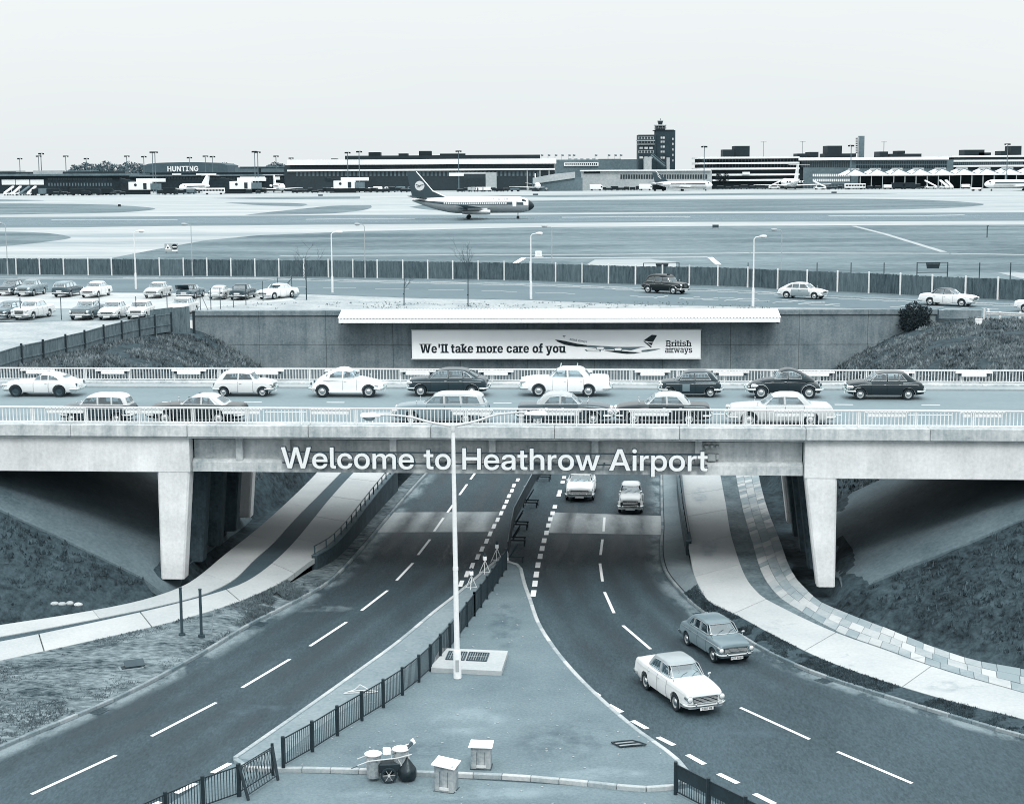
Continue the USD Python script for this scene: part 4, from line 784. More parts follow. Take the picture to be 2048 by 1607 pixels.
# road lamps on tripods and a white bollard
for i, q in enumerate([(943, 1181), (970, 1150), (994, 1125)]):
    p = P(*q, ROAD); t_ = thing("warning_lamp", ("hazard lamp on a white tripod nearest the tall lamp post", "hazard lamp on a tripod second from the lamp post", "hazard lamp on a tripod nearest the island tip")[i], "lamp", p, .2)
    for an in (0.35, 2.6, 4.4): part("leg", tube([[.33 * math.cos(an), .33 * math.sin(an), 0], [.15 * math.cos(an), .15 * math.sin(an), .4], [.01, 0, .74]], .013, 5), M_white, t_)
    part("cross_bar", tube([[.26 * math.cos(.35), .26 * math.sin(.35), .14], [0, .05, .14], [.26 * math.cos(2.6), .26 * math.sin(2.6), .14]], .011, 5), M_white, t_)
    part("lamp_body", rbox([0, 0, .83], [.17, .15, .2], .02), M_white, t_); part("lens", cyl([0, 0, .99], .07, .12, n=12), M_dark, t_); part("cap", cyl([0, 0, 1.07], .045, .05, n=10, r2=.02), M_dark, t_)
p = P(1013, 1125, ROAD); t_ = thing("bollard", "small white bollard at the tip of the traffic island", "bollard", p)
part("base", cyl([0, 0, .04], .22, .08), M_dark, t_); part("shaft", lathe([(.01, .08), (.12, .08), (.11, .5), (.09, .56), (.01, .58)], 14), M_white, t_, smooth=40)

# the tall double-armed lamp post on the island
lp0 = P(915, 1354, ISL); ltop = Q(906, 856, lp0[1])
t_ = thing("lamp_post", "tall pale double-armed street lamp standing on the traffic island", "street lamp")
base = np.array([lp0[0], lp0[1], ISL]); top = np.array([ltop[0], lp0[1], ltop[2]]); dv = top - base; H = np.linalg.norm(dv); dv /= H
M_col = mat("lamp_column_paint", .60, .78, s1=.6, s2=7, w=.5, rough=.55, streak=.2)
part("base_column", tube([base + dv * q for q in (-.2, .02, .55, 1.0, 1.08)], [.155, .15, .145, .145, .115], 16), M_col, t_, smooth=40)
part("column", tube([base + dv * q for q in (1.07, 4.0, 7.0, H)], [.105, .09, .078, .068], 16), M_col, t_, smooth=40)
part("base_door", cbox(base + [0, -.15, .5], [.13, .02, .45]), M_grey, t_); part("collar", cyl(base + dv * 4.2, .1, .12, n=14), M_col, t_); part("bracket_hub", cyl(top + [0, 0, .02], .1, .24, n=14), M_galv, t_)
for s, (px, py), (qx, qy) in ((-1, (758, 829), (724, 832)), (1, (1052, 824), (1090, 829))):
    e = Q(px, py, lp0[1]); f = Q(qx, qy, lp0[1]); ex = e - top; k1 = top + ex * .62; k1[2] = top[2] + (e[2] - top[2]) * .86
    arm = spline([top + [0, 0, .08], top + ex * .3 + [0, 0, ex[2] * .12], k1, e], n=14); part("arm", tube(arm, np.linspace(.05, .032, 14), 10), M_galv, t_, smooth=40)
    L = np.linalg.norm(f - e) + .12; c = (e + f) / 2 + [0, 0, -.02]
    prof = [(-.5, .03), (-.42, .09), (-.15, .135), (.15, .16), (.38, .15), (.48, .09), (.5, .02)]
    v = []; ns = 14
    for x, r in prof:
        for j in range(ns): a = 2 * math.pi * j / ns; v.append([s * x * L, r * 1.15 * math.cos(a), max(r * .8 * math.sin(a), -.035)])
    f_ = [[i * ns + j, i * ns + (j + 1) % ns, (i + 1) * ns + (j + 1) % ns] for i in range(6) for j in range(ns)] + [[i * ns + j, (i + 1) * ns + (j + 1) % ns, (i + 1) * ns + j] for i in range(6) for j in range(ns)]
    hd = part("lamp_head", (np.array(v) + c, np.array(f_)), M_white, t_, smooth=50)
    v = np.array([[s * (.08 + .3 * math.cos(a)) * L * r, .13 * math.sin(a) * r * 1.2, z] for r, z in ((1, -.036), (1, -.07), (.8, -.14), (.35, -.175)) for a in np.arange(16) * math.pi / 8]); v = np.vstack([v, [[s * .03 * L, 0, -.18]]])
    f_ = [[i * 16 + j, i * 16 + (j + 1) % 16, (i + 1) * 16 + (j + 1) % 16] for i in range(3) for j in range(16)] + [[i * 16 + j, (i + 1) * 16 + (j + 1) % 16, (i + 1) * 16 + j] for i in range(3) for j in range(16)] + [[48 + j, 48 + (j + 1) % 16, 64] for j in range(16)]
    part("lamp_bowl", (v + c, np.array(f_)), mat("lamp_bowl", .16, .26, rough=.2, spec=.6), hd, smooth=50)
    part("spigot", tube([e - [s * .2, 0, .01], e, c - [s * L * .3, 0, 0]], [.04, .055, .07], 10), M_galv, t_)
# raised concrete slab with two iron grates
sl = [P(*q, ISL)[:2] for q in [(862, 1343), (1003, 1350), (1016, 1309), (880, 1303)]]
t_ = thing("concrete_plinth", "low concrete slab with two iron grates behind the lamp post foot", "slab")
part("slab", prism(Polygon(sl).buffer(-.02).buffer(.02, join_style=1), ISL - .05, ISL + .17), M_path, t_)
def lerp4(u, v): A = np.array(sl[0]) * (1 - u) + np.array(sl[1]) * u; B = np.array(sl[3]) * (1 - u) + np.array(sl[2]) * u; return A * (1 - v) + B * v
for (ua, ub) in ((.16, .42), (.46, .74)):
    q = [lerp4(ua, .42), lerp4(ub, .42), lerp4(ub, .82), lerp4(ua, .82)]
    fr = part("grate", sheet(np.array(q), ISL + .174), M_black, t_); an = math.atan2(*(q[1] - q[0])[::-1])
    part("frame", [line3 for a, b in zip(q, q[1:] + q[:1]) for line3 in [cbox([*((a + b) / 2), ISL + .19], [np.linalg.norm(b - a), .05, .03], math.atan2(*(b - a)[::-1]))]], M_dark, fr)
    for k in np.linspace(.08, .92, 8): a, b = q[0] + (q[1] - q[0]) * k, q[3] + (q[2] - q[3]) * k; part("grate_bar", cbox([*((a + b) / 2), ISL + .187], [np.linalg.norm(b - a), .03, .02], math.atan2(*(b - a)[::-1])), M_kerbd, fr)
    m_ = [(q[0] + q[3]) / 2, (q[1] + q[2]) / 2]; part("grate_bar", cbox([*((m_[0] + m_[1]) / 2), ISL + .193], [np.linalg.norm(m_[1] - m_[0]), .03, .02], an), M_kerbd, fr)

# two metal cabinets
M_cab = mat("weathered_zinc", .13, .42, s1=1.6, s2=9, w=.45, rough=.6, spec=.4, streak=.6, obj=True)
def cabinet(p, rz, label, lidlabel, tilt, w=.62, d=.5, h=.82):
    t = thing("metal_cabinet", label, "cabinet", p, rz)
    part("casing", rbox([0, 0, h / 2], [w, d, h], .02), M_cab, t)
    v = np.array([[x, y, z] for z in (0, .022) for x, y in ((-.38, -.33), (.38, -.31), (.37, .33), (-.37, .31))]); v[:, 2] += h + .02 + tilt[0] * v[:, 0] + tilt[1] * v[:, 1]
    part("lid", trimesh.convex.convex_hull(v), M_paint, t, label=lidlabel)
    for x in (-.12, .14): part("door_seam", cbox([x, -d / 2 - .003, h * .42], [.012, .012, h * .75]), M_dark, t)
    part("vent_plate", rbox([.02, -d / 2 - .01, h * .14], [w * .5, .02, h * .12], .004), M_galv, t); part("foot", cbox([0, 0, -.02], [w + .06, d + .06, .08]), M_dark, t)
    return t
cabinet(P(893, 1578, ROAD), -.32, "dented metal cabinet with a tilted pale lid, standing before the kerb", "loose tilted pale lid", (-.12, .10), h=.84)
cabinet(P(963, 1532, ISL), -.1, "metal cabinet with a flat white lid on the island behind the kerb", "flat white square lid", (-.02, .03), h=.72)
# street cleaner's barrow: two bins on a wheeled frame, shovel, brushes, black bag
p = P(776, 1558, ROAD); t_ = thing("cleaning_barrow", "street cleaner's two-bin barrow with shovel and broom beside the kerb", "barrow", p, .12)
M_bin = mat("bin_metal", .14, .42, s1=3, s2=10, w=.5, rough=.5, streak=.5, obj=True)
for x, zl_ in ((-.45, .0), (.42, .12)):
    b_ = part("bin", lathe([(.01, .12 + zl_), (.20, .12 + zl_), (.225, .5 + zl_), (.24, .86 + zl_), (.01, .86 + zl_)], 18, c=(x, 0, 0)), M_bin, t_, smooth=40)
    part("lid", lathe([(.27, .86 + zl_), (.275, .89 + zl_), (.2, .93 + zl_), (.06, .955 + zl_), (.045, .99 + zl_), (.001, 1.0 + zl_)], 20, c=(x, 0, 0)), M_paint, b_, smooth=40)
part("box", rbox([-.02, .02, .93], [.24, .32, .16], .02), M_paint, t_)
for y in (-.28, .28): part("frame_rail", tube([[-.95, y, .62], [-.6, y, .74], [.3, y, .80], [.75, y, .90]], .018, 6), M_galv, t_)
for x in (-.62, .12, .66): part("frame_strut", tube([[x, -.28, .76], [x, 0, .76], [x, .28, .76]], .014, 5), M_galv, t_)
for y in (-.34, .34):
    w_ = part("wheel", lathe([(.20, -.03), (.25, -.03), (.26, 0), (.25, .03), (.20, .03)], 20, "y", (.02, y, .26)), M_black, t_); part("hub", cyl([.02, y, .26], .04, .08, "y"), M_galv, w_)
    for a in range(6): c_, s_2 = math.cos(a * math.pi / 3), math.sin(a * math.pi / 3); part("spoke", tube([[.02, y, .26], [.02 + .1 * c_, y, .26 + .1 * s_2], [.02 + .21 * c_, y, .26 + .21 * s_2]], .008, 4), M_galv, w_)
part("fork", [tube([[.3, y, .78], [.5, y, .4], [.75, y, .12]], .014, 5) for y in (-.24, .24)], M_galv, t_); part("stand", tube([[.62, -.24, .1], [.78, 0, .09], [.62, .24, .1]], .014, 5), M_galv, t_)
part("undertray", rbox([.05, 0, .45], [.7, .46, .3], .04), M_black, t_)
sh_ = part("shovel", tube([[.15, -.2, .9], [.4, -.12, .96], [.6, -.05, 1.02]], .016, 6), M_dark, t_); part("blade", cbox([.70, -.02, 1.10], [.26, .24, .02], .1, 0, -.75), M_dark, sh_)
br_ = part("broom", tube([[.1, .2, .88], [.4, .2, .98], [.76, .16, 1.1]], .014, 6), M_paint, t_); part("broom_head", cbox([.82, .15, 1.16], [.1, .26, .09], .1, 0, -.6), M_paint, br_)
part("brush_handle", tube([[-1.15, .1, .38], [-.8, .1, .52], [-.5, .1, .62]], .013, 5), M_dark, t_)
p = P(815, 1560, ROAD); M_bag = mat("black_bag", .008, .02, rough=.35, bump=.6, bs=9, s2=8, obj=True)
bag = trimesh.creation.icosphere(3, .3); v = np.array(bag.vertices); v *= 1 + .25 * (meshkit.fbm(v * 4 + 5, 3, 2)[:, None] - .5); v[:, 2] = v[:, 2] * 1.05 + .27; v[:, 2] = np.maximum(v[:, 2], .01)
nk = np.clip((v[:, 2] - .42) / .16, 0, 1)[:, None]; v[:, :2] *= 1 - .75 * nk; v[:, 2] += nk[:, 0] * .22
t_ = solo("rubbish_bag", (v + p, bag.faces), M_bag, "tied black rubbish bag beside the cleaning barrow", "bag", smooth=True)
# fallen warning-sign frames
def fallen(p, rz, label, s=1.0):
    t = thing("fallen_sign", label, "sign", p, rz)
    A, B, C, D = (np.array(q) * s for q in ([-.55, .18, .03], [-.25, -.22, .03], [.6, .02, .05], [.15, .34, .06])); 
    for a, b in ((A, B), (B, C), (C, D), (D, A), ((A + B) / 2, (C + D) / 2)): part("frame_bar", tube([a, (a + b) / 2 + [0, 0, .01], b], .028 * s, 6), M_rail, t)
    part("panel", trimesh.convex.convex_hull(np.array([A * .95 + C * .05, B * .92 + D * .08, C * .9 + A * .1, D * .95 + B * .05, A * .95 + C * .05 - [0, 0, .012], B * .92 + D * .08 - [0, 0, .012]]) + [0, 0, -.015]), M_pverge, t)
    return t
fallen(P(1256, 1490, ISL), -.1, "fallen folding sign frame lying on the right of the traffic island", 1.0)
fr_ = thing("bent_hurdle", "pale bent metal hurdle lying by the railing on the island edge", "frame", P(715, 1384, ISL), .1)
for pts in ([[-.5, -.1, .02], [-.1, .25, .03], [.1, .28, .2], [.25, .15, .15]], [[-.5, -.1, .02], [0, -.12, .03], [.35, -.1, .02]], [[-.3, .05, .02], [.05, .08, .05], [.3, .08, .05]], [[.25, .15, .15], [.45, .05, .05], [.75, -.02, .02]], [[.35, -.1, .02], [.6, -.08, .02], [.75, -.02, .02]]): part("bar", tube(pts, .02, 6), M_galv, fr_)
# posts, manhole and litter on the left verge
for q, qt, l in (((364, 1268), (361, 1180), "left one of two dark thin posts on the left verge"), ((403, 1270), (402, 1183), "right one of two dark thin posts on the left verge")):
    b_ = PP(*q); t_ = thing("thin_post", l, "post", (b_[0], b_[1], b_[2] - .1)); hh = (Q(*qt, b_[1])[2] - b_[2]); part("shaft", cyl([0, 0, hh / 2 + .1], .06, hh + .2, n=10), M_dark, t_); part("cap", cyl([0, 0, hh + .21], .075, .04, n=10), M_dark, t_); part("footing", cyl([0, 0, .06], .14, .16, n=10), M_dverge, t_)
b_ = PP(423, 1262); solo("broken_stake", tube([b_ + [0, 0, -.05], b_ + [.05, 0, .4], b_ + [.16, .02, .95]], [.03, .025, .02], 6), M_kerb, "thin pale broken stake leaning beside the verge posts", "stake")
b_ = PP(262, 1334); t_ = thing("manhole_cover", "open manhole with its cover tilted on the left verge", "manhole", b_ - [0, 0, .03]); part("frame", cbox([0, 0, .02], [.9, .6, .06], .4), M_kerbd, t_); part("pit", cbox([0, 0, .045], [.74, .44, .03], .4), M_black, t_); part("cover", cbox([.1, .14, .16], [.75, .45, .04], .4, .35), M_dark, t_)
b_ = PP(125, 1213); t_ = thing("litter", "pale crumpled litter in the grass at the foot of the left bank", "litter", b_ + [0, 0, .08])
for k, (x, y) in enumerate(((0, 0), (.3, .1), (-.35, .05), (.7, -.1))): m = trimesh.creation.icosphere(1, .16); m.vertices = m.vertices * [1.2, 1, .6] * (1 + .4 * (meshkit.noise(m.vertices * 5 + k) - .5)[:, None]) + [x, y, .05]; part("scrap", m, M_kerb, t_)
# drain gratings
# tunnel rim growth: the round bush by the wall
def bush(p, r, label, n=3000, seed=3, m=None, cat="bush", zs=.9, leaf=.085):
    r_ = np.random.default_rng(seed); t = thing("bush", label, cat, p)
    d = r_.normal(size=(n, 3)); d /= np.linalg.norm(d, axis=1, keepdims=True); rad = r * (0.35 + .65 * r_.random(n) ** .35) * (0.45 + 1.1 * meshkit.fbm(d * 1.9 + seed, 3, seed)); c = d * rad[:, None] * [1, 1, zs] + [0, 0, r * .85 * zs]; c = c[c[:, 2] > -.1]
    part("foliage", leaves(c, leaf * (.7 + .6 * r_.random(len(c))), r_), m or M_bush, t)
    part("stems", [tube([[0, 0, -.2], q * .5 + [0, 0, .1], q], [.05, .03, .01], 5) for q in c[::max(1, len(c) // 14)]], M_dark, t); return t
def leaves(c, s, r_):
    n = len(c); a = r_.normal(size=(n, 3)); a /= np.linalg.norm(a, axis=1, keepdims=True); b = np.cross(a, r_.normal(size=(n, 3))); b /= np.linalg.norm(b, axis=1, keepdims=True); s = np.asarray(s)[:, None]
    v = np.stack([c - a * s, c + b * s * .5, c + a * s, c - b * s * .5], 1).reshape(-1, 3); k = np.arange(n)[:, None] * 4; return v, np.vstack([k + [0, 1, 2], k + [0, 2, 3]])
M_bush = mat("bush_leaf", .008, .03, s1=2, s2=8, rough=.8, spec=.2)
b_ = Q(1828, 682, 122.0); bush(np.array([b_[0], b_[1], terrain(np.array([b_[0]]), np.array([b_[1]]))[0] - .1]), 1.25, "round dark bush growing against the right end of the tunnel wall")
# grass tufts on the banks and verges
M_tuft = mat("grass_blade", .016, .11, s1=.4, s2=3, w=.5, rough=.9, spec=.1, contrast=(.35, .66))
def tufts(xy, h, label, m, name, seed, zoff=0.0, zf=None):
    r_ = np.random.default_rng(seed); n = len(xy); z = (zf(xy) if zf is not None else terrain(xy[:, 0], xy[:, 1])) + zoff; V, F = [], []
    for k in range(3):
        a = r_.random(n) * 6.283; w = h * (.5 + r_.random(n)) * .32; hh = h * (.45 + r_.random(n) * .9); le = hh * (r_.random(n) - .5) * 1.3; c, s = np.cos(a), np.sin(a); b = r_.random(n) * 6.283
        o = np.column_stack([xy[:, 0] + r_.normal(0, h * .4, n), xy[:, 1] + r_.normal(0, h * .4, n), z - .02])
        v = np.stack([o + np.column_stack([c * w, s * w, 0 * w]), o - np.column_stack([c * w, s * w, 0 * w]), o + np.column_stack([np.cos(b) * le, np.sin(b) * le, hh])], 1).reshape(-1, 3); V.append(v)
        F.append(np.arange(3 * n).reshape(-1, 3) + k * 3 * n)
    solo(name, (np.vstack(V), np.vstack(F)), m, label, "grass", kind="stuff")
r_ = np.random.default_rng(21); q = np.column_stack([r_.uniform(-42, 44, 90000), r_.uniform(52, 126, 90000)])
xl_ = np.minimum(np.interp(q[:, 1], _tl[:, 0], _tl[:, 1]), xat(pl_out, q[:, 1])); xr_ = np.maximum(np.interp(q[:, 1], _tr[:, 0], _tr[:, 1]), xat(pr_out, q[:, 1]))
vv = (q - BO[:2]) @ BV[:2]; und = (vv > -1.0) & (vv < 16.0)
keep = ((q[:, 0] < xl_ - .02) | (q[:, 0] > xr_ + .02)) & ~und & (q[:, 1] < ywall(q[:, 0]) - .1) & (terrain(q[:, 0], q[:, 1]) < -.02) & ((q[:, 0] > 0) | ((q - P(0, 731, 0)[:2]) @ np.array([(P(345, 657, 0) - P(0, 731, 0))[1], -(P(345, 657, 0) - P(0, 731, 0))[0]]) > .3)) & (meshkit.fbm(np.column_stack([q * .5, q[:, :1] * 0]), 3, 4) > np.where(q[:, 1] < 80, .33, .39))
q = q[keep]; fr_ = q[:, 1] < 80
tufts(q[fr_], .20, "dark rough grass covering the banks in front of the bridge", M_tuft, "bank_tufts", 3)
M_tuftd = mat("straw_grass_blade", .03, .26, s1=.5, s2=2.5, w=.5, rough=.9, spec=.1, contrast=(.38, .64)); tufts(q[~fr_], .24, "straw-streaked rough grass on the banks behind the bridge", M_tuftd, "bank_tufts", 5)
def between(L, R, n, y0, y1, seed, dens=.45):
    r_ = np.random.default_rng(seed); y = r_.uniform(y0, y1, n); a, b = xat(L, y), xat(R, y); t = r_.random(n) * .94 + .03; q = np.column_stack([a + (b - a) * t, y]); return q[(meshkit.fbm(np.column_stack([q * 1.1, q[:, :1] * 0]), 3, seed) > dens)], t
kl = k_left; qv, _ = between(pl_in, k_left, 26000, 38, 72, 8, .47)
M_tuftp = mat("dry_grass_blade", .03, .22, s1=.7, s2=4, w=.5, rough=.9, spec=.1)
def zv(xy):
    y = xy[:, 1]; a, b = xat(pl_in, y), xat(k_left, y); t = np.clip((xy[:, 0] - a) / (b - a), 0, 1); return zpath(y) - .02 + (ROAD + .1 - zpath(y) + .02) * t
tufts(qv, .10, "thin scrubby grass on the verge left of the road", M_tuftp, "verge_tufts", 6, zf=zv)
qr, _ = between(k_right, pr_in, 16000, 38, 70, 9, .40)
def zvr(xy):
    y = xy[:, 1]; a, b = xat(k_right, y), xat(pr_in, y); t = np.clip((xy[:, 0] - a) / (b - a), 0, 1); return ROAD + .1 + (zrv(y) - ROAD - .1) * t
tufts(qr, .085, "dark rough grass on the narrow verge right of the road", M_tuft, "verge_tufts", 7, zf=zvr)
# gully gratings in the gutters, grit and scraps on the island
for k, (l, t, s) in enumerate(((k_left, 55, 1), (k_left, 66, 1), (k_right, 58, -1), (k_right, 67, -1))):
    x = float(xat(l, t)); x2 = float(xat(l, t + .5)); an = math.atan2(.5, x2 - x); nn3 = np.array([math.sin(an), -math.cos(an)]) * s * .32; g_ = thing("gully_grating", ("iron gully grating in the left gutter nearer the camera", "iron gully grating in the left gutter nearer the bridge", "iron gully grating in the right gutter beside the grey saloon's path", "iron gully grating in the right gutter nearer the bridge")[k], "drain", (x + nn3[0], t + nn3[1], ROAD + .012), an)
    part("frame", [cbox([0, q * .2, 0], [.52, .05, .016]) for q in (-1, 1)] + [cbox([q * .24, 0, 0], [.05, .36, .016]) for q in (-1, 1)], M_dark, g_); part("pit", cbox([0, 0, -.004], [.43, .35, .006]), M_black, g_)
    for q in np.linspace(-.17, .17, 6): part("grate_bar", cbox([q, 0, .002], [.03, .35, .012]), M_dark, g_)
r_ = np.random.default_rng(15); ms = []
while len(ms) < 170:
    px, py = r_.uniform(560, 1340), r_.uniform(1180, 1600); p = P(px, py, ISL)
    if not ip.contains(Point(p[0], p[1])) and py < 1560: continue
    s = r_.uniform(.015, .055); z = (ISL if py < 1540 else ROAD + .015) + .004; ms.append(cbox([p[0], p[1], z], [s * r_.uniform(1, 2), s, .008], r_.uniform(0, 3)))
solo("grit", ms, M_kerb, "pale grit and paper scraps scattered over the traffic island", kind="stuff")
# ---------------------------------------------------------------- cars
M_tyre = mat("tyre_rubber", .012, .022, rough=.8); M_chrome = mat("chrome", .62, .72, s1=4, s2=20, rough=.18, metal=1.0); M_rim = mat("wheel_rim", .36, .46, rough=.4)
M_trim = mat("window_trim", .5, .6, rough=.3, metal=.8); M_seal = mat("rubber_seal", .014, .022, rough=.6); M_int = mat("car_interior", .02, .05, s1=5, s2=20, rough=.8); M_seat = mat("seat_vinyl", .06, .12, s1=5, s2=20, rough=.6)
M_tail = mat("tail_lamp", .04, .06, rough=.2, spec=.6); M_lens = mat("lamp_glass", .55, .70, rough=.08, spec=.8); M_grille = mat("grille_dark", .010, .02, rough=.5); M_plate = mat("number_plate", .62, .70, rough=.4); M_gap = mat("door_gap", .008, .012, rough=.9)
M_glass = glassmat("window_glass", (.62, .72, .76), .13)
def paint(v, dirt=.0):
    k = "car_paint_%03d" % int(v * 1000)
    return mat(k, v * .93, v * 1.05, s1=1.5, s2=9, w=.5, rough=.22, spec=.45, obj=True)
def mani(v, f):
    m = m3.Manifold(m3.Mesh(vert_properties=np.asarray(v, np.float32), tri_verts=np.asarray(f, np.uint32)))
    if m.volume() < 0: m = m3.Manifold(m3.Mesh(vert_properties=np.asarray(v, np.float32), tri_verts=np.asarray(f, np.uint32)[:, ::-1].copy()))
    return m
def loft(rings):
    """closed solid through rings (k, n, 3), ends capped by a centre point"""
    r = np.asarray(rings); k, n, _ = r.shape; v = np.vstack([r.reshape(-1, 3), r[0].mean(0), r[-1].mean(0)]); f = []
    for i in range(k - 1):
        a = np.arange(n) + i * n; b = np.roll(np.arange(n), -1) + i * n; f += [np.column_stack([a, b, b + n]), np.column_stack([a, b + n, a + n])]
    a = np.arange(n); b = np.roll(a, -1); f += [np.column_stack([b, a, np.full(n, k * n)]), np.column_stack([a + (k - 1) * n, b + (k - 1) * n, np.full(n, k * n + 1)])]
    return v, np.vstack(f)
def xprism(poly, y0, y1):                  # polygon in (x, z) along y
    cs = m3.CrossSection([np.asarray(poly, float)], m3.FillRule.NonZero); return cs.extrude(y1 - y0).rotate([90, 0, 0]).translate([0, y1, 0])
def yprism(poly, x0, x1):                  # polygon in (y, z) along x
    cs = m3.CrossSection([np.asarray(poly, float)], m3.FillRule.NonZero); m = cs.extrude(x1 - x0); return m.transform(np.array([[0, 0, 1, x0], [1, 0, 0, 0], [0, 1, 0, 0]], float))

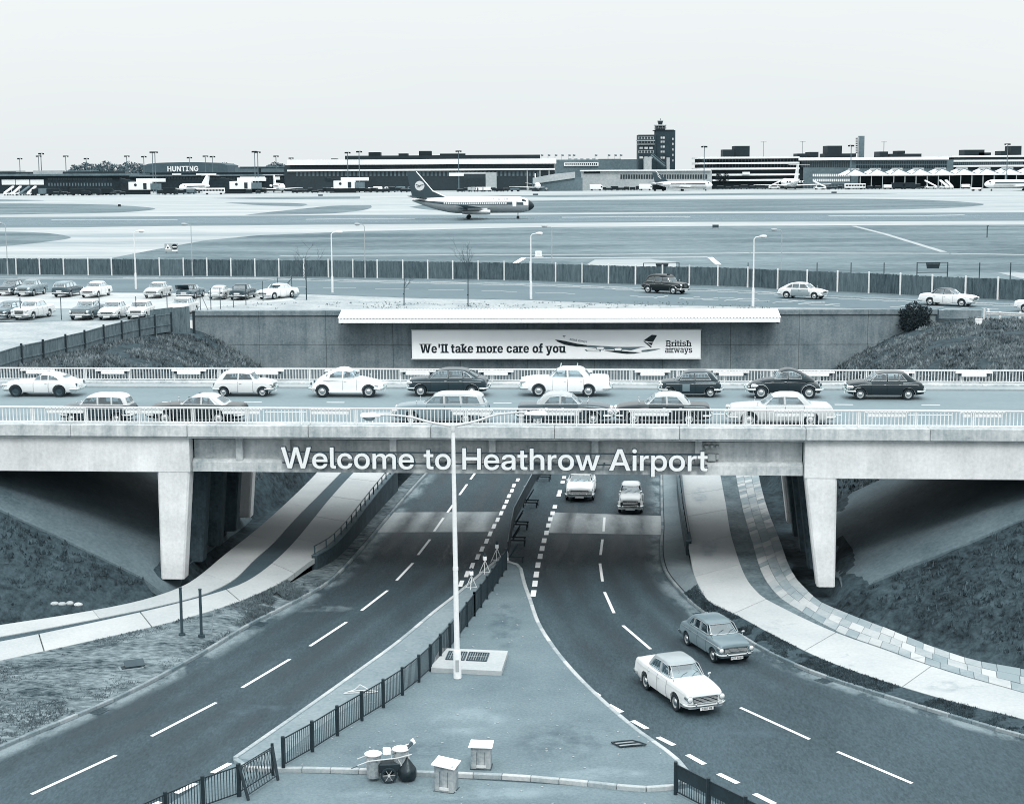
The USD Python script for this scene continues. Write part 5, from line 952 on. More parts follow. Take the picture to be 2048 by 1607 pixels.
CARS = {
 # top: lower body's line from nose to tail; cab: (z, front x, rear x, half width); win: side windows as (x, z) outlines
 "saloon": dict(L=4.27, W=1.60, wb=2.49, xf=1.32, R=.30, zb=.24, top=[(2.13, .52), (2.08, .74), (1.9, .83), (.75, .93), (-.9, .93), (-1.15, .92), (-2.0, .88), (-2.10, .80), (-2.13, .5)],
    cab=[(.85, .95, -1.35, .69), (.93, .84, -1.27, .68), (1.10, .60, -1.12, .645), (1.28, .33, -.92, .595), (1.36, .2, -.80, .56), (1.40, .02, -.62, .50), (1.42, -.2, -.4, .25)],
    win=[[(.66, .95), (.36, 1.27), (-.12, 1.30), (-.14, .95)], [(-.22, .95), (-.20, 1.30), (-.62, 1.28), (-.93, .95)]], doors=[(.62, -.18), (-.2, -.92)], grille=(.55, .50, .22), hl=(.60, .62, .105, 1)),
 "estate": dict(L=4.30, W=1.60, wb=2.49, xf=1.34, R=.30, zb=.24, top=[(2.15, .52), (2.1, .74), (1.9, .83), (.75, .93), (-1.9, .93), (-2.1, .90), (-2.15, .5)],
    cab=[(.85, .95, -2.08, .69), (.93, .84, -2.06, .68), (1.10, .60, -1.98, .645), (1.28, .33, -1.88, .60), (1.37, .2, -1.78, .56), (1.42, .0, -1.62, .50), (1.44, -.3, -1.3, .25)],
    win=[[(.66, .95), (.36, 1.28), (-.12, 1.31), (-.14, .95)], [(-.22, .95), (-.20, 1.31), (-.86, 1.31), (-.92, .95)], [(-1.0, .95), (-.95, 1.31), (-1.66, 1.28), (-1.84, .95)]], doors=[(.62, -.18), (-.2, -.94)], grille=(.55, .50, .22), hl=(.60, .62, .105, 1)),
 "coupe": dict(L=4.43, W=1.64, wb=2.50, xf=1.35, R=.31, zb=.23, top=[(2.2, .5), (2.15, .72), (1.9, .81), (.6, .89), (-.9, .89), (-1.3, .88), (-2.1, .83), (-2.18, .76), (-2.21, .5)],
    cab=[(.82, .86, -1.62, .69), (.89, .74, -1.50, .68), (1.05, .48, -1.25, .64), (1.2, .2, -1.0, .59), (1.28, .04, -.84, .55), (1.32, -.12, -.66, .48), (1.34, -.3, -.46, .25)],
    win=[[(.54, .91), (.22, 1.21), (-.30, 1.235), (-.30, .91)], [(-.37, .91), (-.37, 1.235), (-.72, 1.2), (-1.02, .91)]], doors=[(.55, -.33)], grille=(.60, .50, .18), hl=(.62, .60, .09, 2)),
 "gt": dict(L=3.89, W=1.52, wb=2.31, xf=1.27, R=.30, zb=.22, top=[(1.93, .5), (1.86, .66), (1.6, .74), (.6, .83), (-.9, .84), (-1.5, .82), (-1.85, .76), (-1.93, .62), (-1.95, .45)],
    cab=[(.76, .52, -1.80, .63), (.83, .42, -1.66, .62), (.96, .24, -1.34, .59), (1.10, .04, -.98, .55), (1.18, -.10, -.72, .51), (1.22, -.22, -.5, .44), (1.24, -.3, -.4, .22)],
    win=[[(.30, .86), (.08, 1.09), (-.02, 1.10), (-.02, .86)], [(-.07, .86), (-.07, 1.11), (-.42, 1.12), (-.42, .86)], [(-.48, .86), (-.48, 1.115), (-.75, 1.07), (-.98, .92), (-.98, .86)]], doors=[(.3, -.48)], grille=(.42, .55, .15), hl=(.58, .60, .10, 1)),
 "mini": dict(L=3.05, W=1.41, wb=2.04, xf=1.05, R=.25, zb=.20, top=[(1.50, .45), (1.48, .70), (1.36, .79), (.62, .84), (-1.0, .84), (-1.38, .80), (-1.48, .66), (-1.52, .42)],
    cab=[(.78, .80, -1.42, .61), (.84, .74, -1.40, .60), (1.0, .58, -1.27, .575), (1.17, .40, -1.10, .54), (1.26, .28, -.98, .50), (1.31, .1, -.82, .43), (1.335, -.2, -.5, .22)],
    win=[[(.54, .88), (.36, 1.17), (-.16, 1.20), (-.18, .88)], [(-.26, .88), (-.24, 1.20), (-.82, 1.18), (-1.03, .88)]], doors=[(.56, -.22)], grille=(.42, .50, .22), hl=(.52, .63, .09, 1)),
 "miniestate": dict(L=3.30, W=1.41, wb=2.14, xf=1.14, R=.25, zb=.20, top=[(1.63, .45), (1.61, .70), (1.48, .79), (.72, .84), (-1.45, .84), (-1.60, .78), (-1.65, .42)],
    cab=[(.78, .90, -1.58, .61), (.84, .84, -1.55, .60), (1.0, .68, -1.48, .58), (1.17, .48, -1.38, .55), (1.27, .34, -1.26, .51), (1.33, .1, -1.05, .43), (1.355, -.2, -.7, .22)],
    win=[[(.64, .88), (.44, 1.18), (-.06, 1.21), (-.08, .88)], [(-.15, .88), (-.14, 1.21), (-.72, 1.21), (-.74, .88)], [(-.80, .88), (-.79, 1.21), (-1.20, 1.18), (-1.34, .88)]], doors=[(.64, -.12)], grille=(.42, .50, .22), hl=(.52, .63, .09, 1)),
 "hatch": dict(L=4.04, W=1.63, wb=2.64, xf=1.36, R=.30, zb=.24, top=[(2.0, .5), (1.97, .78), (1.85, .86), (1.0, .94), (-1.2, .95), (-1.8, .93), (-1.98, .80), (-2.02, .48)],
    cab=[(.88, 1.12, -1.78, .70), (.95, 1.02, -1.66, .69), (1.10, .80, -1.42, .655), (1.27, .52, -1.12, .61), (1.35, .36, -.96, .57), (1.39, .15, -.75, .5), (1.41, -.1, -.5, .25)],
    win=[[(.84, .97), (.52, 1.28), (-.02, 1.31), (-.04, .97)], [(-.11, .97), (-.10, 1.31), (-.74, 1.30), (-.80, .97)], [(-.87, .97), (-.82, 1.28), (-1.02, 1.22), (-1.28, .97)]], doors=[(.82, -.07), (-.09, -.84)], grille=(.55, .60, .18), hl=(.62, .70, .10, 1)),
 "fintail": dict(L=4.52, W=1.61, wb=2.54, xf=1.36, R=.32, zb=.25, top=[(2.24, .55), (2.2, .82), (2.0, .92), (.85, .98), (-.9, .98), (-1.3, .97), (-2.1, .95), (-2.2, .90), (-2.26, .55)], fin=.06,
    cab=[(.92, 1.0, -1.42, .69), (.98, .90, -1.34, .68), (1.16, .68, -1.16, .64), (1.34, .42, -.98, .59), (1.43, .28, -.86, .55), (1.47, .1, -.68, .48), (1.49, -.15, -.4, .25)],
    win=[[(.70, 1.0), (.44, 1.33), (-.06, 1.37), (-.08, 1.0)], [(-.17, 1.0), (-.15, 1.37), (-.68, 1.34), (-.96, 1.0)]], doors=[(.66, -.12), (-.14, -.94)], grille=(.45, .60, .28), hl=(.60, .76, .11, 1)),
 "s1100": dict(L=3.73, W=1.53, wb=2.37, xf=1.28, R=.28, zb=.23, top=[(1.85, .5), (1.82, .74), (1.68, .82), (.85, .90), (-1.1, .91), (-1.6, .88), (-1.80, .78), (-1.86, .48)],
    cab=[(.84, 1.0, -1.62, .66), (.91, .92, -1.55, .65), (1.07, .72, -1.34, .62), (1.24, .47, -1.08, .575), (1.32, .33, -.95, .54), (1.36, .12, -.75, .47), (1.38, -.1, -.5, .24)],
    win=[[(.74, .94), (.48, 1.25), (.0, 1.28), (-.02, .94)], [(-.09, .94), (-.08, 1.28), (-.58, 1.27), (-.60, .94)], [(-.66, .94), (-.63, 1.25), (-.78, 1.22), (-1.02, .94)]], doors=[(.72, -.05), (-.07, -.80)], grille=(.50, .57, .20), hl=(.62, .62, .10, 1)),
 "landcrab": dict(L=4.17, W=1.70, wb=2.69, xf=1.40, R=.31, zb=.24, top=[(2.06, .5), (2.03, .76), (1.88, .86), (1.05, .95), (-1.3, .96), (-1.8, .92), (-2.02, .80), (-2.08, .48)],
    cab=[(.9, 1.18, -1.62, .73), (.96, 1.1, -1.54, .72), (1.12, .86, -1.34, .68), (1.3, .58, -1.08, .63), (1.38, .42, -.94, .59), (1.42, .2, -.72, .51), (1.44, -.1, -.45, .25)],
    win=[[(.9, .98), (.58, 1.31), (.02, 1.34), (.0, .98)], [(-.08, .98), (-.07, 1.34), (-.66, 1.33), (-.72, .98)], [(-.78, .98), (-.73, 1.31), (-.86, 1.27), (-1.12, .98)]], doors=[(.88, -.03), (-.05, -.80)], grille=(.62, .55, .22), hl=(.66, .66, .11, 1)),
 "big": dict(L=4.65, W=1.75, wb=2.72, xf=1.45, R=.33, zb=.25, top=[(2.32, .52), (2.27, .80), (2.05, .90), (.85, .97), (-.9, .98), (-1.3, .97), (-2.15, .93), (-2.28, .82), (-2.33, .5)], fin=.02,
    cab=[(.9, 1.02, -1.52, .75), (.97, .92, -1.42, .74), (1.14, .66, -1.2, .70), (1.32, .38, -.98, .64), (1.41, .22, -.84, .60), (1.45, .02, -.66, .52), (1.47, -.2, -.4, .26)],
    win=[[(.72, .99), (.40, 1.32), (-.08, 1.35), (-.10, .99)], [(-.18, .99), (-.16, 1.35), (-.70, 1.32), (-1.02, .99)]], doors=[(.68, -.14), (-.16, -1.0)], grille=(.62, .60, .22), hl=(.68, .70, .11, 1)),
 "fastback": dict(L=4.24, W=1.63, wb=2.65, xf=1.42, R=.31, zb=.25, top=[(2.08, .5), (2.02, .70), (1.85, .80), (1.0, .92), (-1.2, .93), (-1.9, .88), (-2.08, .72), (-2.12, .48)],
    cab=[(.86, 1.14, -2.0, .70), (.93, 1.04, -1.88, .69), (1.10, .80, -1.56, .655), (1.28, .52, -1.18, .61), (1.37, .34, -.95, .57), (1.42, .12, -.7, .49), (1.445, -.15, -.45, .25)],
    win=[[(.84, .96), (.50, 1.29), (.0, 1.34), (-.02, .96)], [(-.09, .96), (-.08, 1.34), (-.66, 1.32), (-.70, .96)], [(-.77, .96), (-.72, 1.29), (-.95, 1.23), (-1.30, .96)]], doors=[(.82, -.05), (-.07, -.75)], grille=(.50, .58, .14), hl=(.60, .66, .10, 1)),
 "taxi": dict(L=4.57, W=1.74, wb=2.81, xf=1.38, R=.36, zb=.28, top=[(2.2, .55), (2.16, .86), (2.0, .98), (1.0, 1.06), (-1.4, 1.06), (-1.9, 1.0), (-2.1, .82), (-2.2, .55)], fender=True,
    cab=[(.98, 1.02, -2.0, .72), (1.06, .98, -1.97, .71), (1.24, .87, -1.88, .70), (1.47, .72, -1.72, .67), (1.64, .56, -1.5, .63), (1.74, .36, -1.15, .55), (1.78, -.1, -.6, .28)],
    win=[[(.80, 1.10), (.62, 1.47), (.12, 1.50), (.10, 1.10)], [(.02, 1.10), (.03, 1.50), (-.70, 1.50), (-.72, 1.10)], [(-.80, 1.10), (-.78, 1.49), (-1.35, 1.45), (-1.62, 1.16), (-1.6, 1.10)]], doors=[(.8, .06), (.04, -.76)], grille=(.30, .68, .50), hl=(.62, .82, .11, 1)),
 "beetle": dict(L=4.03, W=1.54, wb=2.40, xf=1.18, R=.32, zb=.26, n=3.2, nose=.55, top=[(1.80, .42), (1.74, .62), (1.55, .76), (1.2, .87), (.62, .97), (-.6, .98), (-1.1, .93), (-1.5, .80), (-1.78, .58), (-1.86, .4)], fender=True, body=.62,
    cab=[(.86, .70, -1.58, .60), (.97, .62, -1.44, .60), (1.12, .48, -1.2, .575), (1.28, .33, -.92, .535), (1.40, .18, -.66, .47), (1.47, .0, -.42, .38), (1.50, -.15, -.25, .2)],
    win=[[(.50, 1.00), (.32, 1.28), (-.12, 1.34), (-.14, 1.00)], [(-.21, 1.00), (-.20, 1.34), (-.52, 1.31), (-.80, 1.17), (-.86, 1.00)]], doors=[(.52, -.18)], grille=None, hl=(.58, .62, .11, 1)),
 "fifties": dict(L=3.5, W=1.42, wb=2.1, xf=1.12, R=.29, zb=.24, n=4, top=[(1.70, .48), (1.66, .76), (1.5, .88), (.7, .97), (-.9, .97), (-1.3, .92), (-1.6, .74), (-1.72, .46)], fender=True, body=.64,
    cab=[(.9, .82, -1.30, .60), (.97, .76, -1.24, .595), (1.14, .58, -1.10, .57), (1.32, .38, -.92, .53), (1.42, .22, -.76, .48), (1.48, .02, -.55, .4), (1.505, -.15, -.35, .2)],
    win=[[(.58, 1.01), (.38, 1.33), (-.1, 1.37), (-.12, 1.01)], [(-.2, 1.01), (-.18, 1.37), (-.62, 1.33), (-.86, 1.01)]], doors=[(.56, -.16)], grille=(.50, .58, .30), hl=(.50, .78, .085, 1)),
}
CARS["victor"] = dict(CARS["fintail"], L=4.40, fin=.03, grille=(.56, .60, .20), hl=(.62, .68, .11, 1))
CARS["s1300"] = dict(CARS["s1100"], grille=(.60, .58, .17), hl=(.64, .62, .10, 1))
def car(kind, loc, heading, label, body, roof=None, lower=None, group=None, hub="cap", chrome=True, rack=False, plate=None, name="parked_car", cat="car", mirror=True, wreck=False, yaw_extra=0, extra=None):
    S = CARS[kind]; L, W, R, zb = S["L"], S["W"], S["R"], S["zb"]; hw = S.get("body", W / 2); n_ = S.get("n", 6.5); xfr, xrr = S["xf"], S["xf"] - S["wb"]; mb = paint(body); mr = paint(roof) if roof is not None else mb
    t = thing(name, label, cat, loc, heading, group)
    tp = np.array(S["top"])[::-1]; ztop = PchipInterpolator(tp[:, 0], tp[:, 1]); x0, x1 = tp[0, 0], tp[-1, 0]; fin = S.get("fin", 0); nose = S.get("nose", .86)
    def wid(x):
        u = np.clip((x - (x0 + x1) / 2) / ((x1 - x0) / 2), -1, 1); return hw * (1 - (1 - nose) * np.abs(u) ** (3.2 if nose > .8 else 2.0) * (.75 if x < 0 else 1))
    def sect(x):
        zt = float(ztop(np.clip(x, x0, x1))); w = float(wid(x)); u = abs((x - (x0 + x1) / 2) / ((x1 - x0) / 2)); b = zb + .06 * max(0, u - .8) / .2; h = zt - b; fz = fin * np.clip((-x - .6) / 1.0, 0, 1)
        return [(0, b), (.84 * w, b), (.94 * w, b + .05 * h), (.975 * w, b + .2 * h), (w, b + .45 * h), (.99 * w, b + .62 * h), (.965 * w, b + .80 * h + fz * .3), (.93 * w, b + .92 * h + fz), (.86 * w, zt - .005 + fz * .9), (.70 * w, zt + .012), (.4 * w, zt + .028), (0, zt + .034)]
    xs = np.unique(np.r_[np.linspace(x0 + .002, x1 - .002, 30), x0 + .03, x1 - .03, x0 + .07, x1 - .07]); rings = []
    for x in xs: s = np.array(sect(x)); half = np.column_stack([np.full(len(s), x), s]); mir = half[1:-1][::-1] * [1, -1, 1]; rings.append(np.vstack([half, mir]))
    bm = mani(*loft(rings)); arch = R + .065
    for xa in (xfr, xrr):
        for sgn in (-1, 1): bm = bm - m3.Manifold.cylinder(.6, arch, arch, 28).rotate([90, 0, 0]).translate([xa, sgn * hw * .62 + (.6 if sgn > 0 else 0), R - .0])
    if S.get("fender"):
        for xa, fl in ((xfr, .52), (xrr, .54)):
            for sgn in (-1, 1):
                e = m3.Manifold.sphere(1, 36).scale([fl, (W / 2 - hw) + .16, .50 if kind != "taxi" else .56]).translate([xa + (.06 if xa > 0 else -.04), sgn * (hw - .16), R + .02])
                e = e - m3.Manifold.cylinder(1.2, arch, arch, 28).rotate([90, 0, 0]).translate([xa, sgn * hw * .62 + (1.2 if sgn > 0 else 0), R]) - m3.Manifold.cube([4, 4, 1]).translate([-2, -2, zb - 1 + .02]); bm = bm + e
        bm = bm + m3.Manifold.cube([S["wb"] - 2 * arch + .1, W - .12, .07]).translate([xrr + arch - .05, -(W - .12) / 2, zb])
    part("body", bm, mb, t, smooth=42)
    if lower is not None:                        # second colour below the waistline
        for sgn in (-1, 1):
            g = [[(x, sgn * (y + .004), z) for y, z in [np.array(sect(x)[k]) for k in (2, 3, 4, 5)]] for x in np.linspace(xrr + arch + .04, xfr - arch - .04, 14)]; part("lower_panel", grid(g, sgn), paint(lower), t, smooth=True)
    # cabin: hollow shell with window openings
    cab = np.array(S["cab"]); N = 44; ang = np.arange(N) * 2 * np.pi / N; zz = np.linspace(cab[0, 0], cab[-1, 0], 19); zz = np.unique(np.r_[zz, cab[:, 0]])
    cf, cr, cw = (PchipInterpolator(cab[:, 0], cab[:, k]) for k in (1, 2, 3))
    def ring(z, off=0.0, z_=None):
        a, b, w = float(cf(z)) - off, float(cr(z)) + off, float(cw(z)) - off; c, s = np.cos(ang), np.sin(ang)
        return np.column_stack([(a + b) / 2 + (a - b) / 2 * np.sign(c) * np.abs(c) ** (2 / n_), w * np.sign(s) * np.abs(s) ** (2 / n_), np.full(N, z if z_ is None else z_)])
    outer = mani(*loft([ring(z) for z in zz])); ztopc = cab[-1, 0]; inner = mani(*loft([ring(z, .05, z - .05) for z in zz]))
    shell = outer - inner; belt = min(p[1] for p in S["win"][0]); wtop = max(p[1] for p in S["win"][0])
    for wn in S["win"]: shell = shell - xprism(wn if Polygon(wn).exterior.is_ccw else wn[::-1], -1.2, 1.2)
    zl_, zh = belt + .01, wtop - .03; wl, wh = float(cw(zl_)) - .10, float(cw(zh)) - .10
    ws = [(-wl, zl_), (wl, zl_), (wh, zh), (-wh, zh)]; xm = (cab[1, 1] + cab[1, 2]) / 2
    shell = shell - yprism(ws, xm + .3, 3); wl2, wh2 = wl * .96, wh * .94; zl2 = belt + (.04 if kind not in ("fastback", "gt", "beetle") else .10); ws2 = [(-wl2, zl2), (wl2, zl2), (wh2, zh - .02), (-wh2, zh - .02)]
    if kind in ("taxi", "beetle", "fifties"): k_ = .62; zm = zl2 + (zh - zl2) * .30; ws2 = [(-wl2 * k_, zm), (wl2 * k_, zm), (wh2 * k_, zh - .03), (-wh2 * k_, zh - .03)]
    shell = shell - yprism(ws2, -3, xm - .3)
    part("roof", shell, mr, t, smooth=38)
    def sx(z, y, front):
        a, b, w = float(cf(z)), float(cr(z)), float(cw(z)); k = max(0, 1 - min(1, abs(y) / w) ** n_) ** (1 / n_); return (a + b) / 2 + (a - b) / 2 * k * (1 if front else -1)
    def screen(poly, front, nm):
        (a, z0), (b, _), (c, z1), _d = poly; g = [[(sx(z, y, front) - (.025 if front else -.025), y, z) for y in np.linspace(-1, 1, 9) * (b + (c - b) * tt)] for tt in np.linspace(0, 1, 4) for z in [z0 + (z1 - z0) * tt]]
        gl = part(nm, grid(g, 1 if front else -1), M_glass, t, smooth=True); rim = [g[0][j] for j in range(9)] + [g[i][8] for i in (1, 2, 3)] + [g[3][j] for j in range(7, -1, -1)] + [g[i][0] for i in (2, 1, 0)]
        part("seal", tube(np.array(rim) + [.03 if front else -.03, 0, 0], .013, 5, False), M_trim if chrome and kind not in ("hatch",) else M_seal, gl)
    if not wreck: screen(ws, True, "windscreen"); 
    screen(ws2, False, "rear_window")
    for wn in S["win"]:
        for sgn in (-1, 1):
            v = np.array([[x, sgn * (float(cw(z)) - .022), z] for x, z in wn]); f = np.array([[0, i, i + 1] for i in range(1, len(v) - 1)]); wd = part("side_window", (v, f if sgn > 0 else f[:, ::-1]), M_glass, t)
            rim = np.vstack([v, v[:1]]) + [0, sgn * .028, 0]; part("trim", [tube(rim[i:i + 2], .009, 4, False) for i in range(len(rim) - 1)], M_trim if chrome else M_seal, wd)
    for (a, b) in S["doors"]:
        for sgn in (-1, 1):
            def patch(e, o): return grid([[(x, sgn * (y + o), z) for y, z in [np.array(sect(x)[k]) for k in (2, 3, 4, 5, 6, 7)]] for x in np.linspace(a + e, b - e, 7)], sgn)
            part("door_gap", patch(.014, .002), M_gap, t); d = part("door", patch(-.002, .006), paint(lower) if lower is not None else mb, t, smooth=True)
            s = sect(b + .1)[6]; part("handle", rbox([b + .13, sgn * (s[0] + .03), s[1] - .01], [.13, .03, .025], .008), M_chrome, d)
            if lower is not None: pass
    # inside
    zi = belt - .012; rg = ring(zi, .06); part("interior", (np.vstack([rg, [[(rg[:, 0].max() + rg[:, 0].min()) / 2, 0, zi + .03]]]), np.array([[j, (j + 1) % N, N] for j in range(N)])), M_int, t)
    for y in (-.32, .32): part("front_seat", rbox([-.02, y, belt + .08], [.12, .46, .30], .05), M_seat, t)
    part("rear_seat", rbox([max(cab[1, 2] + .45, -1.1), 0, belt + .05], [.14, 1.05, .22], .05), M_seat, t)
    part("steering_wheel", tube([[.42 + .09 * math.sin(a), -.34 + .18 * math.cos(a), belt + .06 + .16 * math.sin(a)] for a in np.linspace(0, 2 * math.pi, 15)], .012, 5, False), M_int, t)
    # wheels
    for xa in (xfr, xrr):
        for sgn in (-1, 1):
            yc = sgn * (W / 2 - .10); w = part("tyre", lathe([(R * .62, -.075), (R * .9, -.08), (R, -.05), (R, .05), (R * .9, .08), (R * .62, .075)], 22, "y", (xa, yc, R)), M_tyre, t, smooth=35)
            part("rim", lathe([(.01, -.05), (R * .64, -.05), (R * .66, .06), (R * .55, .045), (R * .45, .02), (.01, .03)] if sgn > 0 else [(.01, .05), (R * .64, .05), (R * .66, -.06), (R * .55, -.045), (R * .45, -.02), (.01, -.03)], 20, "y", (xa, yc, R)), M_rim if hub != "dark" else M_dark, w, smooth=30)
            if hub == "cap": part("hubcap", lathe([(R * .42, sgn * .03), (R * .36, sgn * .065), (R * .2, sgn * .085), (.005, sgn * .09)], 16, "y", (xa, yc, R)), M_chrome, w, smooth=True)
    # ends
    def bumper(front):
        xe = x1 if front else x0; s = 1 if front else -1; zc = zb + .20; wv = W / 2 - .02; pts = [[xe - s * .34, -wv, zc], [xe - s * .05, -wv * .97, zc], [xe + s * .07, -wv * .8, zc], [xe + s * .10, 0, zc], [xe + s * .07, wv * .8, zc], [xe - s * .05, wv * .97, zc], [xe - s * .34, wv, zc]]
        q = spline(pts, n=19); v, f = tube(q, .05, 8); b = part("bumper", (v, f), M_chrome, t, smooth=40)
        for y in (-.42, .42): part("overrider", rbox([xe + s * .12, y, zc + .01], [.07, .06, .15], .02), M_chrome, b)
        p = part("number_plate", rbox([xe + s * (.10 if front else .04), 0, zb + (.07 if front else .36)], [.02, .52, .12], .004), M_plate if front else M_plate, t)
        if plate and front:
            tm = meshkit.text_mesh(plate, .075, .003, True); v = np.array(tm.vertices); v[:, 0] -= v[:, 0].max() / 2; part("characters", trimesh.Trimesh(np.column_stack([xe + .112 + v[:, 2], v[:, 0] * .95, zb + .07 - .036 + v[:, 1]]), tm.faces), M_ink, p)
    bumper(True); bumper(False)
    yh, zh_, rh, nh = S["hl"]
    for sgn in (-1, 1):
        for k in range(nh):
            yy = sgn * (yh - k * .21); xe = x1 - (.02 if not S.get("fender") else .24 if kind != "taxi" else .1); 
            if wreck and sgn > 0: continue
            hl = part("headlight", cyl([xe - .06, yy, zh_], rh, .26, "x", 16), M_chrome, t, smooth=40); part("lens", lathe([(rh * .88, 0), (rh * .7, .03), (rh * .3, .045), (.003, .05)], 16, "x", (xe + .07, yy, zh_)), M_lens, hl, smooth=True)
        part("tail_light", rbox([x0 + .03, sgn * (hw - .14) * .93, zb + .42], [.08, .13, .16], .02), M_tail, t); part("indicator", rbox([x1 - .03, sgn * hw * .80, zb + .31], [.06, .15, .06], .015), M_lens, t)
    if S["grille"]:
        gw, gz, gh = S["grille"]; g = part("grille", rbox([x1 - .03, 0, gz + .03], [.10, gw * 1.7, gh], .02), M_grille, t)
        for k in range(4): part("bar", rbox([x1 + .025, 0, gz + .03 - gh / 2 + gh * (k + .5) / 4], [.02, gw * 1.66, .012 if kind != "big" else .02], .004), M_chrome, g)
        part("surround", [cbox([x1 + .02, 0, gz + .03 + q * (gh / 2 + .01)], [.04, gw * 1.74, .025]) for q in (-1, 1)], M_chrome, g)
    if not wreck and kind not in ("beetle",): part("wiper", [tube([[sx(zl_, 0, True) + .03, y, zl_ - .01], [sx(zl_ + .1, y + .2, True) + .02, y + .2, zl_ + .09], [sx(zl_ + .14, y + .38, True) + .02, y + .38, zl_ + .13]], .008, 4) for y in (-.35, .1)], M_dark, t)
    if mirror:
        for sgn in (-1, 1): z = float(ztop(1.1 if L > 3.6 else .85)); x = 1.1 if L > 3.6 else .85; m_ = part("wing_mirror", [tube([[x, sgn * hw * .84, z - .02], [x - .02, sgn * hw * .9, z + .12]], .012, 5), rbox([x - .02, sgn * hw * .9, z + .15], [.05, .13, .08], .02)], M_chrome, t)
    # brightwork along the waist and door sill
    for sgn in (-1, 1):
        q = [(x, sgn * (sect(x)[6][0] + .005), sect(x)[6][1] - .02) for x in np.linspace(x0 + .25, x1 - .25, 18)]; part("waist_strip", tube(q, .008, 4), M_trim, t)
        for xa in (xfr, xrr):
            yy = sgn * ((W / 2 if S.get("fender") else float(wid(xa))) - .012); part("wheel_arch_lip", tube([(xa + arch * math.cos(a), yy - sgn * .02 * abs(math.cos(a)), R + arch * math.sin(a)) for a in np.linspace(-.25, math.pi + .25, 15)], .011, 4), mb if body > .1 else M_trim, t)
    if rack:
        for x in (.25, -.6): part("roof_rack", tube([[x, -.6, ztopc - .02], [x, -.56, ztopc + .1], [x, 0, ztopc + .11], [x, .56, ztopc + .1], [x, .6, ztopc - .02]], .018, 6), M_chrome, t)
    if extra: extra(t, dict(x0=x0, x1=x1, hw=hw, zb=zb, ztop=ztop, sect=sect, ztopc=ztopc, belt=belt))
    return t
def grid(g, sgn):
    g = np.array(g); a, b, _ = g.shape; v = g.reshape(-1, 3); f = []
    for i in range(a - 1):
        for j in range(b - 1): k = i * b + j; f += [[k, k + 1, k + b + 1], [k, k + b + 1, k + b]]
    f = np.array(f); return v, (f if sgn > 0 else f[:, ::-1])

def side_car(kind, wl, wr, facing, label, z=.022, frame=BROT, **kw):
    """a car seen side on: wl, wr are the pixels where its near wheels touch the ground"""
    S = CARS[kind]; a, b = P(*wl, z), P(*wr, z); d = b - a; an = math.atan2(d[1], d[0]) if frame is None else frame; nrm = np.array([-math.sin(an), math.cos(an)])
    c = (a + b)[:2] / 2 + nrm * (S["W"] / 2 - .1); fwd = 1 if facing == "r" else -1; off = S["xf"] - S["wb"] / 2; c = c - np.array([math.cos(an), math.sin(an)]) * off * fwd
    return car(kind, (c[0], c[1], z), an if facing == "r" else an + math.pi, label, **kw)
GF, GN = "cars in the far lane of the bridge", "cars in the near lane of the bridge"
def taximark(t, q): part("roof_sign", rbox([.35, 0, q["ztopc"] - .0], [.12, .42, .12], .02), M_black, t)
def patchdoor(t, q):
    g = [[(x, s * (y + .012), z) for y, z in [np.array(q["sect"](x)[k]) for k in (3, 4, 5, 6)]] for s in (1,) for x in np.linspace(.42, .05, 5)]; part("primer_patch", grid(g, 1), paint(.16), t, label="paler primer patch on the door")
far_y = 793.5
side_car("gt", (31.5, 793.5), (120, 793.5), "l", "pale fastback sports coupe at the left end of the far lane", body=.62, name="bridge_car", group=GF, hub="dark")
side_car("mini", (447.6, 792.5), (525.5, 793.5), "r", "small pale two-door car ahead of the white rounded car", body=.58, name="bridge_car", group=GF)
side_car("beetle", (645, 794.5), (737.7, 794.5), "r", "white rounded beetle-backed car on the bridge", body=.74, name="bridge_car", group=GF)
side_car("hatch", (839, 793.5), (945.7, 792.5), "l", "dark hatchback behind the grey estate car", body=.022, name="bridge_car", group=GF)
side_car("fintail", (1076, 793.5), (1178, 793), "l", "big white finned saloon with a roof rack", body=.78, name="bridge_car", group=GF, rack=True)
side_car("mini", (1339, 794.5), (1421, 794.5), "l", "small dark two-door car with a paler patch on its door", body=.02, name="bridge_car", group=GF, extra=patchdoor)
side_car("beetle", (1521.6, 797), (1618, 797), "l", "dark rounded beetle-backed car on the bridge", body=.014, name="bridge_car", group=GF)
side_car("s1100", (1719, 799), (1817, 799.5), "l", "small dark four-door saloon at the right end of the far lane", body=.012, name="bridge_car", group=GF)
side_car("miniestate", (145, 846), (232.5, 846.5), "l", "small dark estate car with a white roof behind the left end of the near railing", body=.03, roof=.50, name="bridge_car", group=GN)
side_car("coupe", (332, 848), (436.6, 848), "l", "black two-door coupe with sky sheen painted into its roof behind the near railing", body=.008, roof=.45, name="bridge_car", group=GN)  # light roof tone stands in for the sky reflected on dark paint
side_car("estate", (821.7, 849), (932, 849), "l", "mid grey estate car behind the lamp post arms", body=.17, roof=.4, name="bridge_car", group=GN)
side_car("saloon", (1077, 849.5), (1185, 849.5), "r", "dark saloon facing right beside the right lamp head", body=.03, roof=.34, name="bridge_car", group=GN)
side_car("saloon", (1270, 850), (1375, 850), "l", "dark saloon with white roof, left of the large pale saloon", body=.012, roof=.42, name="bridge_car", group=GN)
side_car("big", (1496, 853.5), (1622.5, 853.5), "l", "large pale saloon, rightmost in the near lane", body=.42, name="bridge_car", group=GN)
GP = "vehicles on the perimeter road"
side_car("taxi", (1291.8, 585.5), (1350.8, 588.5), "r", "black taxi cab on the perimeter road", z=.014, frame=None, body=.005, name="taxi_cab", cat="taxi", group=GP, extra=taximark)
